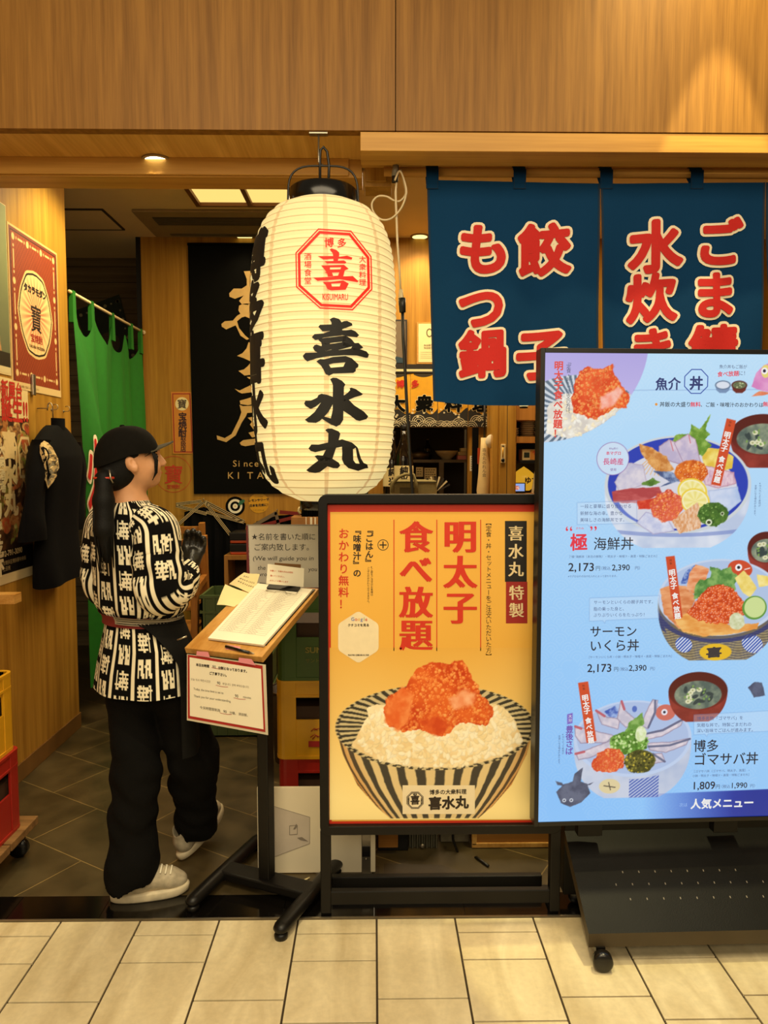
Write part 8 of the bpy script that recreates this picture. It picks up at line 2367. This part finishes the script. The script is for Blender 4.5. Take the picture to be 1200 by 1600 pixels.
class Field:
    """a solid made of rounded pieces melted together, skinned by a surface net"""
    def __init__(s, lo, hi, h):
        s.lo, s.h = np.array(lo, float), h
        s.n = np.ceil((np.array(hi) - s.lo) / h).astype(int) + 1
        s.d = np.full(tuple(s.n), 0.3, np.float32)
    def _put(s, c0, c1, fn, k, cut=False):
        pad = 3 * k + 4 * s.h
        a = np.clip(np.floor((np.array(c0) - pad - s.lo) / s.h).astype(int), 0, s.n); b = np.clip(np.ceil((np.array(c1) + pad - s.lo) / s.h).astype(int) + 1, 0, s.n)
        if (b <= a).any(): return
        ax = [s.lo[i] + np.arange(a[i], b[i]) * s.h for i in range(3)]
        X, Y, Z = np.meshgrid(*ax, indexing='ij')
        e = fn(X, Y, Z).astype(np.float32)
        sl = tuple(slice(a[i], b[i]) for i in range(3)); d = s.d[sl]
        if cut: s.d[sl] = np.maximum(d, -e); return
        hh = np.clip(0.5 + 0.5 * (e - d) / k, 0, 1)
        s.d[sl] = e * (1 - hh) + d * hh - k * hh * (1 - hh)
    def limb(s, p, q, r0, r1, k=0.02):
        p, q = np.array(p, float), np.array(q, float); e = q - p; L2 = max(1e-9, e @ e); m = max(r0, r1)
        def fn(X, Y, Z):
            t = np.clip(((X - p[0]) * e[0] + (Y - p[1]) * e[1] + (Z - p[2]) * e[2]) / L2, 0, 1)
            return np.sqrt((X - p[0] - t * e[0]) ** 2 + (Y - p[1] - t * e[1]) ** 2 + (Z - p[2] - t * e[2]) ** 2) - (r0 + (r1 - r0) * t)
        s._put(np.minimum(p, q) - m, np.maximum(p, q) + m, fn, k)
    def chain(s, pts, k=0.02):
        for (a, ra), (b, rb) in zip(pts, pts[1:]): s.limb(a, b, ra, rb, k)
    def egg(s, c, radii, axes=None, k=0.02, cut=False):
        c = np.array(c, float); A = np.eye(3) if axes is None else np.array([tuple(x) for x in axes]); r = np.array(radii)
        def fn(X, Y, Z):
            P = [(X - c[0]) * A[i][0] + (Y - c[1]) * A[i][1] + (Z - c[2]) * A[i][2] for i in range(3)]
            q = np.sqrt(sum((P[i] / r[i]) ** 2 for i in range(3)))
            g = np.sqrt(sum((P[i] / r[i] ** 2) ** 2 for i in range(3)))
            return q * (q - 1) / np.maximum(g, 1e-6)
        s._put(c - r.max(), c + r.max(), fn, k, cut)
    def skin(s, m, to=None):
        d = s.d; S = d < 0
        c = [S[i:S.shape[0] - 1 + i, j:S.shape[1] - 1 + j, k:S.shape[2] - 1 + k] for i in (0, 1) for j in (0, 1) for k in (0, 1)]
        al = c[0].copy(); an = c[0].copy()
        for x in c[1:]: al &= x; an |= x
        I = np.argwhere(an & ~al)
        idx = -np.ones(an.shape, int); idx[tuple(I.T)] = np.arange(len(I))
        acc, cnt = np.zeros((len(I), 3)), np.zeros(len(I))
        co = [(i, j, k) for i in (0, 1) for j in (0, 1) for k in (0, 1)]
        for a in range(8):
            for b in range(a + 1, 8):
                if sum(abs(co[a][t] - co[b][t]) for t in range(3)) != 1: continue
                da, db = d[tuple((I + co[a]).T)], d[tuple((I + co[b]).T)]
                x = (da < 0) != (db < 0)
                t = np.where(x, da / np.where(x, da - db, 1), 0)[:, None]
                acc += np.where(x[:, None], np.array(co[a]) + t * (np.array(co[b]) - np.array(co[a])), 0); cnt += x
        V = s.lo + (I + acc / cnt[:, None]) * s.h
        Fs = []
        for ax in range(3):
            o = [t for t in range(3) if t != ax]
            sl0 = [slice(None)] * 3; sl1 = [slice(None)] * 3; sl0[ax] = slice(0, -1); sl1[ax] = slice(1, None)
            E = np.argwhere(S[tuple(sl0)] != S[tuple(sl1)])
            E = E[(E[:, o[0]] > 0) & (E[:, o[1]] > 0) & (E[:, o[0]] < S.shape[o[0]] - 1) & (E[:, o[1]] < S.shape[o[1]] - 1)]
            u, v = np.zeros(3, int), np.zeros(3, int); u[o[0]] = 1; v[o[1]] = 1
            Q = np.stack([idx[tuple((E - u - v).T)], idx[tuple((E - v).T)], idx[tuple(E.T)], idx[tuple((E - u).T)]], 1)
            fl = S[tuple(E.T)] ^ (ax == 1)
            Q[~fl] = Q[~fl][:, ::-1]
            Fs.append(Q)
        V = [Vector(p) for p in V]
        if to is not None: V = [to @ p for p in V]
        return MB().add(V, [tuple(int(x) for x in q) for q in np.concatenate(Fs)], m, True)

TH = R(35)
tf, tr = Vector((math.sin(TH), math.cos(TH), 0)), Vector((math.cos(TH), -math.sin(TH), 0))
Z_ = Vector((0, 0, 1))
per = thing('person', 'person in a black and white patterned work coat, black cap and trousers, walking inside', 'person', (-0.78, 2.53, 0))
pel, chest, neck = Vector((-.785, 2.53, .86)), Vector((-.815, 2.515, 1.18)), Vector((-.83, 2.515, 1.335))
hipL, kneL, ankL = Vector((-.855, 2.555, .84)), Vector((-.822, 2.49, .42)), Vector((-.828, 2.425, .10))
hipR, kneR, ankR = Vector((-.715, 2.50, .84)), Vector((-.650, 2.585, .43)), Vector((-.662, 2.695, .125))
shL, elL, wrL = Vector((-.935, 2.59, 1.29)), Vector((-.950, 2.60, 1.05)), Vector((-.86, 2.79, 1.03))
shR, elR, wrR = Vector((-.722, 2.43, 1.285)), Vector((-.698, 2.40, 1.06)), Vector((-.650, 2.58, 1.105))
HC = Vector((-.822, 2.505, 1.492))
HA, HP = R(63), R(7)
hf = Vector((math.sin(HA) * math.cos(HP), math.cos(HA) * math.cos(HP), math.sin(HP))); hr = Vector((math.cos(HA), -math.sin(HA), 0)); hu = hr.cross(hf)
def H(x, y, z): return HC + hf * x + hr * y + hu * z
HAX = (hf, hr, hu)

def hand(fd, wr, d, up, side, grow, k):
    """palm, four unequal bent fingers and a thumb; d: along the hand, up: out of the back of it, side: towards the thumb"""
    d, up, side = d.normalized(), up.normalized(), side.normalized()
    pc = wr + d * .045
    fd.limb(wr - d * .01, pc + d * .02, .019 + grow, .020 + grow, k)
    for o in (-.022, 0, .022): fd.limb(wr + d * .02 + side * o * .6, wr + d * .075 + side * o, .013 + grow, .0125 + grow, k)
    for o, L in ((.030, .068), (.010, .078), (-.010, .072), (-.029, .056)):
        b = wr + d * .078 + side * o
        j1 = b + (d * .92 - up * .35).normalized() * L * .48; j2 = j1 + (d * .55 - up * .83).normalized() * L * .32; j3 = j2 + (d * .1 - up).normalized() * L * .25
        fd.chain([(b, .0092 + grow), (j1, .0085 + grow), (j2, .0078 + grow), (j3, .0068 + grow)], k * .5)
    t0 = wr + d * .022 + side * .022; t1 = t0 + (side * .8 + d * .6 - up * .1).normalized() * .035; t2 = t1 + (side * .45 + d * .9).normalized() * .03; t3 = t2 + d * .022
    fd.chain([(t0, .012 + grow), (t1, .0105 + grow), (t2, .009 + grow), (t3, .0075 + grow)], k * .5)
hdR = ((Vector((.10, .45, .85))), Vector((-.2, .9, -.45)), Vector((-.9, -.1, .2)))
hdL = ((Vector((.75, .65, -.05))), Vector((0, 0, 1)), Vector((.65, -.75, 0)))

# one continuous body
b = Field((-1.10, 2.28, 0.0), (-.48, 3.0, 1.66), .0055)
b.chain([(pel, .105), (chest - Z_ * .12, .095), (chest, .105), (chest + Z_ * .08, .09)], .04)
b.limb(shL - Z_ * .03, shR - Z_ * .03, .036, .036, .03); b.chain([(chest + Z_ * .1, .07), (neck, .055), (H(-.015, 0, -.045), .05)], .03)
b.chain([(hipL, .085), (kneL, .055), (ankL, .036)], .03); b.chain([(hipR, .085), (kneR, .055), (ankR, .036)], .03)
b.chain([(ankL, .036), (ankL + Vector((-.03, -.005, -.05)), .024)], .01); b.limb(ankL + Z_ * -.045, ankL + Vector((.13, .035, -.065)), .032, .022, .02)
b.limb(ankR + Vector((0, .01, -.04)), Vector((-.722, 2.655, .05)) + Vector((.44, .80, .36)).normalized() * .16, .030, .022, .02)
b.chain([(shL - Z_ * .03, .036), (elL, .034), (wrL, .026)], .02); b.chain([(shR - Z_ * .03, .036), (elR, .034), (wrR, .026)], .02)
hand(b, wrL, *hdL, 0.0, .008); hand(b, wrR, *hdR, 0.0, .008)
b.egg(H(-.008, 0, .012), (.094, .074, .094), HAX, .02); b.egg(H(.030, 0, -.045), (.058, .056, .055), HAX, .025); b.egg(H(.062, 0, -.076), (.024, .024, .020), HAX, .02)
b.egg(H(.058, .030, -.030), (.030, .026, .024), HAX, .02); b.egg(H(.058, -.030, -.030), (.030, .026, .024), HAX, .02)
b.limb(H(.088, 0, .012), H(.104, 0, -.022), .009, .013, .012); b.egg(H(.084, 0, .022), (.016, .05, .010), HAX, .012)
b.egg(H(.086, 0, -.050), (.010, .020, .006), HAX, .008); b.egg(H(.083, 0, -.060), (.010, .017, .006), HAX, .008)
for sgn in (1, -1):
    ea = ((hf * .95 + hu * .3), (hr * sgn + hf * -.35).normalized(), hu)
    b.egg(H(-.012, sgn * .076, -.012), (.018, .011, .030), ea, .006); b.egg(H(-.006, sgn * .088, -.008), (.008, .007, .014), ea, .004, True)
body = b.skin('skin').build('body', per)
for sgn in (1, -1):
    mb = MB(); c = H(.083, sgn * .031, .003); mb.lathe([(.001, -.003), (.012, .0), (.001, .004)], c, 'eye_dark', 14, axis=hf + hr * sgn * .25); mb.build('eye', per)
    mb = MB(); mb.tube([H(.088, sgn * .012, .026), H(.086, sgn * .032, .031), H(.074, sgn * .05, .025)], [.002, .003, .0012], 'hair_black', 6); mb.build('eyebrow', per)
mb = MB(); mb.tube([H(.0945, -.016, -.0555), H(.0965, 0, -.0545), H(.0945, .016, -.0555)], [.001, .0022, .001], 'mark_red', 6); mb.build('lips', per)
# gloves
for wr, hd in ((wrR, hdR), (wrL, hdL)):
    g = Field(tuple(x - .17 for x in wr), tuple(x + .17 for x in wr), .004)
    hand(g, wr, *hd, .0035, .007); d = hd[0].normalized()
    g.limb(wr - d * .015, wr + d * .03, .030, .026, .01)
    g.skin('glove_black').build('glove', per)
# hair: a cap of hair over the skull, ponytail, loose strand
h_ = Field((-1.0, 2.28, 1.10), (-.66, 2.70, 1.66), .005)
h_.egg(H(-.014, 0, .014), (.098, .079, .097), HAX, .01)
h_.egg(H(-.050, 0, -.045), (.052, .064, .055), HAX, .03)
h_.egg(H(.075, 0, -.03), (.085, .12, .10), HAX, .01, True); h_.egg(H(.02, .085, -.035), (.045, .03, .05), HAX, .01, True); h_.egg(H(.02, -.085, -.035), (.045, .03, .05), HAX, .01, True)
pt = [H(-.085, .01, -.035), Vector((-.880, 2.415, 1.43)), Vector((-.872, 2.385, 1.36)), Vector((-.868, 2.372, 1.27)), Vector((-.862, 2.375, 1.17))]
h_.chain(list(zip(pt, (.02, .026, .032, .030, .012))), .015)
h_.skin('hair_black').build('hair', per)
mb = MB(); rng = random.Random(5)
for i in range(40):
    o = Vector((rng.uniform(-.024, .024), rng.uniform(-.018, .004), 0)); e = rng.uniform(-.05, .03)
    mb.tube([pt[1] + o * .8, pt[2] + o, pt[3] + o * 1.1, pt[4] + o * .9 + Vector((0, 0, e))], [.004, .0045, .004, .001], 'hair_black', 5)
mb.build('ponytail', per)
mb = MB()
for i in range(4): mb.tube([H(.060 + .003 * i, .062 - .003 * i, .035), H(.068 + .003 * i, .066 - .003 * i, -.01), H(.064 + .002 * i, .064 - .003 * i, -.05), H(.052, .058 - .002 * i, -.074)], [.0025, .0032, .0028, .001], 'hair_black', 6)
mb.build('face_strand', per)
mb = MB(); c = pt[1]; mb.tube([c + Vector((.03 * math.cos(R(k)), .025 * math.sin(R(k)), .004)) for k in range(0, 360, 30)], .005, 'mark_red', 6, close=True); mb.tube([c + Vector((.026, -.02, .03)), c + Vector((.03, -.024, .004)), c + Vector((.036, -.02, -.012))], .003, 'steel', 6); mb.build('hair_tie', per)
# cap
mb = MB()
def capp(u, v):
    a, e = u * 2 * math.pi, v * math.pi / 2
    c_, s_ = math.cos(e), math.sin(e)
    q = 1 + .015 * math.cos(a * 6) ** 8 * c_
    return H(-.010 + math.cos(a) * .107 * c_ ** .75 * q, math.sin(a) * .089 * c_ ** .75 * q, .018 + .098 * s_ - .030 * (math.cos(a) < 0) * (1 - v) * abs(math.cos(a)))
mb.grid(capp, 48, 16, 'cap_black')
mb.lathe([(.009, 0), (.007, .005), (.001, .006)], H(-.010, 0, .115), 'cap_black', 14, axis=hu)
mb.build('cap_crown', per)
mb = MB()
def brim(u, v, t=0.0):
    a = (u - .5) * R(128)
    L = .066 * math.cos(a * .9) ** .6
    rx, ry = .094 + L * v, .086 - .008 * v
    return H(-.010 + math.cos(a) * rx, math.sin(a) * ry * 1.0, .034 - .034 * (math.sin(a) ** 2) + .012 * v + t)
n = 24
mb.grid(lambda u, v: brim(u, v, .003), n, 8, 'brim_lit_top'); mb.grid(lambda u, v: brim(u, v, -.0015), n, 8, 'cap_black')
mb.grid(lambda u, v: brim(u, 1, .003 - .0045 * v), n, 1, 'brim_lit_top')
mb.build('cap_brim', per)

# trousers
t = Field((-1.02, 2.28, .03), (-.50, 2.86, 1.0), .006)
t.egg(pel + Z_ * .0, (.138, .100, .12), (tr, tf, Z_), .03)
def wob(p, r): return [(a.lerp(c, k / 5) + Vector((.006 * math.sin(k * 2.3 + a.x * 40), .006 * math.cos(k * 1.9), 0)), r0 + (r1 - r0) * k / 5 + .004 * math.sin(k * 2.7 + r0 * 90)) for (a, r0), (c, r1) in zip(list(zip(p, r)), list(zip(p, r))[1:]) for k in range(6)]
t.chain(wob([hipL, kneL, ankL + Vector((-.0, .01, .02))], [.088, .078, .075]), .015)
t.chain(wob([hipR, kneR, ankR + Vector((-.005, -.02, .035))], [.088, .085, .068]), .015)
t.limb(ankR + Vector((.0, -.01, .035)), ankR + Vector((.005, .0, .0)), .070, .066, .02); t.limb(ankL + Vector((-.01, 0, .0)), ankL + Vector((.02, .005, .03)), .078, .075, .02)
t.limb(ankL, ankL + Vector((-.008, 0, -.08)), .074, .076, .015); t.limb(ankR + Z_ * .02, ankR + Vector((.0, .0, -.06)), .068, .068, .015)
t.egg((ankL.x + .02, ankL.y, -.378), (.27, .27, .455), None, .01, True); t.egg((ankR.x, ankR.y + .02, -.345), (.27, .27, .45), None, .01, True)
g_ = [t.lo[i] + np.arange(t.n[i]) * t.h for i in range(3)]; GX, GY, GZ = np.meshgrid(*g_, indexing='ij')
t.d += (.0045 * np.sin(GZ * 34 + GX * 30) * np.sin(GZ * 13 + GY * 34) + .003 * np.sin(GZ * 75 + GX * 45 + np.sin(GY * 30) * 2) * np.clip(1.2 - np.abs(GZ - .25) * 4, 0, 1)).astype(np.float32)
t.skin('trouser_black').build('trousers', per)

# shoes
def shoe(heel, d, up, label):
    d = d.normalized(); sd = up.cross(d).normalized(); up = d.cross(sd).normalized()
    d, sd, up = d * .92, sd * .95, up * .95
    mx = Matrix(((d.x, sd.x, up.x, heel.x), (d.y, sd.y, up.y, heel.y), (d.z, sd.z, up.z, heel.z), (0, 0, 0, 1)))
    f = Field((-.03, -.07, -.02), (.31, .07, .15), .004)
    f.chain([((.045, 0, .050), .038), ((.10, 0, .062), .040), ((.16, .003, .064), .038), ((.21, .003, .054), .036), ((.243, .003, .044), .030)], .02)
    f.limb((.045, 0, .07), (.055, 0, .105), .036, .036, .02); f.limb((.09, 0, .082), (.15, 0, .072), .034, .030, .02)
    f.egg((.052, 0, .122), (.034, .028, .04), None, .01, True); f.egg((.14, 0, -.05), (.4, .2, .075), None, .01, True)
    up_ = f.skin('shoe_upper', mx).build('shoe', per)
    mb = MB(); ol = []
    for k in range(36):
        a = 2 * math.pi * k / 36; x = .138 + .141 * math.copysign(abs(math.cos(a)) ** .75, math.cos(a)); wd = .037 + .006 * math.sin((x - .02) * 9)
        ol.append((x, wd * math.copysign(abs(math.sin(a)) ** .8, math.sin(a))))
    rings = [(0.0, .95), (.005, 1.0), (.024, 1.01), (.030, .96)]
    vs = [mx @ Vector((.14 + (x - .14) * s_, y * s_, z + .012 * max(0, (x - .22) / .07) ** 2)) for z, s_ in rings for x, y in ol]
    fs = [(r * 36 + k, r * 36 + (k + 1) % 36, (r + 1) * 36 + (k + 1) % 36, (r + 1) * 36 + k) for r in range(3) for k in range(36)] + [tuple(range(36))[::-1], tuple(range(108, 144))]
    mb.add(vs, fs, 'shoe_sole', True); mb.build('sole', up_)
    mb = MB()
    for k in range(5):
        x = .140 + k * .018; z = .119 - k * .0046
        mb.tube([mx @ Vector((x, -.030, z - .015)), mx @ Vector((x + .006, 0, z)), mx @ Vector((x, .030, z - .015))], .0028, 'paper_white', 6)
    for s_ in (-1, 1): mb.tube([mx @ Vector((.138, 0, .122)), mx @ Vector((.128, s_ * .026, .122)), mx @ Vector((.145, s_ * .040, .104)), mx @ Vector((.152, s_ * .012, .119))], .0026, 'paper_white', 6)
    mb.build('laces', up_)
shoe(Vector((-.892, 2.412, 0.0)), Vector((.26, .065, 0)), Z_, 'l')
rd = Vector((.44, .80, .36)).normalized()
shoe(Vector((-.722, 2.655, 0.006)), rd, Z_, 'r')

# the patterned coat: blocky characters between white stripes
TA = ('.1111..1111', '.1111..1111', '.11.11.11.1', '.1111..1111', '.11.1..11.1', '111.1.111.1', '11..1.11..1')
HA_ = ('.11...1.11.', '.1.11111111', '11111.1..1.', '.1.11111111', '.1..1.11.1.', '.1.11111111', '.1....1.1..', '.1.11111111', '.1...11....')
BT, BH = (np.array([[c == '1' for c in r] for r in g], float) for g in (TA, HA_))
def cloth_print(u, v):
    """u, v in metres on the cloth -> 1 where the print is white"""
    u, v = np.asarray(u, float), np.asarray(v, float)
    Wc, Hc = .076, .083
    k = np.floor(u / Wc).astype(int); x = u / Wc - k
    v2 = v / Hc + .5 * (k % 2); j = np.floor(v2).astype(int); y = v2 - j
    stripe = (x < .15)
    cx, cy = (x - .27) / .60, (y - .13) / .74
    cy = np.where(k % 2 == 0, cy, 1 - cy); cx = np.where(k % 2 == 0, cx, 1 - cx)
    ok = (cx >= 0) & (cx < 1) & (cy >= 0) & (cy < 1)
    def look(g): return g[np.clip((cy * g.shape[0]).astype(int), 0, g.shape[0] - 1), np.clip((cx * g.shape[1]).astype(int), 0, g.shape[1] - 1)]
    ch = np.where((j + k // 2) % 2 == 0, look(BH), look(BT)) * ok
    return np.where(stripe, 1.0, ch)
def printed(name, P, Wt, closed=True, parent=None):
    """P: rows x columns of points, Wt: how white each point is"""
    nv, nu = P.shape[:2]
    vs = P.reshape(-1, 3)
    jj, ii = np.mgrid[0:nv - 1, 0:(nu if closed else nu - 1)]
    i2 = (ii + 1) % nu
    q = np.stack([jj * nu + ii, jj * nu + i2, (jj + 1) * nu + i2, (jj + 1) * nu + ii], -1).reshape(-1, 4)
    mb = MB(); mb.add([tuple(p) for p in vs], [tuple(int(x) for x in f) for f in q], 'coat_print', True)
    o = mb.build(name, parent or per)
    w_ = Wt.reshape(-1, 1)
    set_colours(o.data, (np.array((9, 8, 8)) * (1 - w_) + np.array((232, 222, 192)) * w_) / 255)
    return o
SEC = [(1.372, .058, .052), (1.352, .085, .062), (1.33, .135, .082), (1.30, .165, .10), (1.25, .182, .112), (1.15, .188, .12), (1.05, .19, .124), (1.0, .188, .124), (.98, .172, .118), (.962, .142, .108), (.945, .143, .108), (.92, .152, .112), (.86, .170, .126), (.78, .184, .138), (.706, .194, .144)]
nv, nu = 330, 520
zz_ = np.linspace(SEC[0][0], SEC[-1][0], nv)
sz = np.array(SEC)[::-1]
aa_, bb_ = np.interp(zz_, sz[:, 0], sz[:, 1]), np.interp(zz_, sz[:, 0], sz[:, 2])
ang = np.linspace(0, 2 * math.pi, nu, endpoint=False)
A2, Z2 = np.meshgrid(ang, zz_)
fold = 1 + .018 * np.sin(A2 * 7 + Z2 * 9) * np.clip((1.3 - Z2) * 4, 0, 1) + .03 * np.sin(A2 * 13 + Z2 * 6) * np.exp(-((Z2 - .985) / .05) ** 2)
cx_ = np.interp(Z2, (.70, .86, 1.18, 1.34), (-.804, -.797, -.815, -.83)); cy_ = np.interp(Z2, (.70, 1.34), (2.53, 2.515))
ca, sa = np.cos(A2), np.sin(A2)
P = np.stack([cx_ + (tr.x * ca * aa_[:, None] + tf.x * sa * bb_[:, None]) * fold, cy_ + (tr.y * ca * aa_[:, None] + tf.y * sa * bb_[:, None]) * fold, Z2 - .012 * np.abs(ca) * np.clip((Z2 - 1.26) * 10, 0, 1)], -1)
Wt = cloth_print(A2 * .156 + .02 * np.where(Z2 < .955, 1, 0), Z2 + .02)
printed('work_coat', P, Wt)
def sleeve(pts, rad, turn):
    pts = [np.array(tuple(p)) for p in pts]
    L = [0]
    for a, c in zip(pts, pts[1:]): L.append(L[-1] + np.linalg.norm(c - a))
    nv, nu = 170, 240
    s_ = np.linspace(0, L[-1], nv)
    C = np.stack([np.interp(s_, L, [p[i] for p in pts]) for i in range(3)], -1)
    ker = np.ones(19) / 19
    C = np.stack([np.convolve(np.pad(C[:, i], 9, 'edge'), ker, 'valid') for i in range(3)], -1)
    r = np.interp(s_, L, rad)
    T = np.gradient(C, axis=0); T /= np.linalg.norm(T, axis=1)[:, None]
    a = np.array((tr.x, tr.y, 0.0)); A_ = []
    for t_ in T:
        a = a - t_ * (a @ t_); a = a / np.linalg.norm(a); A_.append(a)
    A_ = np.array(A_); B_ = np.cross(T, A_)
    g = np.linspace(0, 2 * math.pi, nu, endpoint=False)
    w_ = r[:, None] * (1 + .05 * np.sin(g[None] * 5 + s_[:, None] * 30) + .05 * np.sin(s_[:, None] * 70 + g[None] * 2) * (s_[:, None] > .15))
    P = C[:, None] + A_[:, None] * (np.cos(g)[None] * w_)[..., None] + B_[:, None] * (np.sin(g)[None] * w_)[..., None]
    G, S2 = np.meshgrid(g, s_)
    return printed('sleeve', P, cloth_print(G * .0745 + turn, S2))
sleeve([shR + Vector((-.055, .02, .012)), shR + Vector((0, 0, -.02)), elR + Vector((.0, .0, .01)), elR.lerp(wrR, .35), wrR - Vector((0, .04, .0))], [.06, .078, .088, .082, .062], .03)
sleeve([shL + Vector((.055, -.02, .012)), shL + Vector((0, 0, -.02)), elL, elL.lerp(wrL, .4), wrL - Vector((.02, .04, 0))], [.06, .076, .086, .082, .062], .01)
mb = MB(); mb.grid(lambda u, v: tuple(neck + tr * (math.cos(u * 2 * math.pi) * (.062 - .006 * v)) + tf * (math.sin(u * 2 * math.pi) * (.057 - .006 * v)) + Z_ * (.018 + .03 * v)), 32, 3, 'coat_black'); mb.build('collar_band', per)
# sash at the back, and the apron tied round the front
def ring(u0, u1, z0, z1, grow, m, name, tilt=0.0, n=40, rows=4, flare=0.0, cut=0.0):
    mb = MB()
    def f(u, v):
        a0 = u0 + cut * min(1, (1 - v) * 3.2) ** .6; a = a0 + (u1 - a0) * u; z = z0 + (z1 - z0) * v + tilt * math.sin(a)
        A0, B0 = np.interp(z, sz[:, 0], sz[:, 1]) + grow + flare * (1 - v), np.interp(z, sz[:, 0], sz[:, 2]) + grow + flare * (1 - v)
        c = (np.interp(z, (.70, .86, 1.18), (-.804, -.797, -.815)), 2.53)
        fo = 1 + (.03 * math.sin(a * 9) * (1 - v) if flare else 0)
        return (c[0] + tr.x * math.cos(a) * A0 * fo + tf.x * math.sin(a) * B0 * fo, c[1] + tr.y * math.cos(a) * A0 * fo + tf.y * math.sin(a) * B0 * fo, z)
    mb.grid(f, n, rows, m); return mb.build(name, per)
ring(-2.6, -.6, .938, .975, .010, 'belt_red', 'red_sash')
ring(-1.45, 2.2, .940, .966, .016, 'belt_grey', 'apron_tie', -.010)
for k in range(3): ring(-1.4, 2.1, .944 + .008 * k, .946 + .008 * k, .0175, 'coat_black', 'tie_stripe', -.010, 30, 1)
ring(-.95, 2.3, .50, .955, .016, 'apron_cloth_black', 'apron', 0.0, 40, 30, .012, .85)
mb = MB(); q = PY(277, 1000, 2.33); mb.tube([q, q + Vector((.03, .0, .012))], .003, 'steel', 8); mb.build('pocket_pen', per)
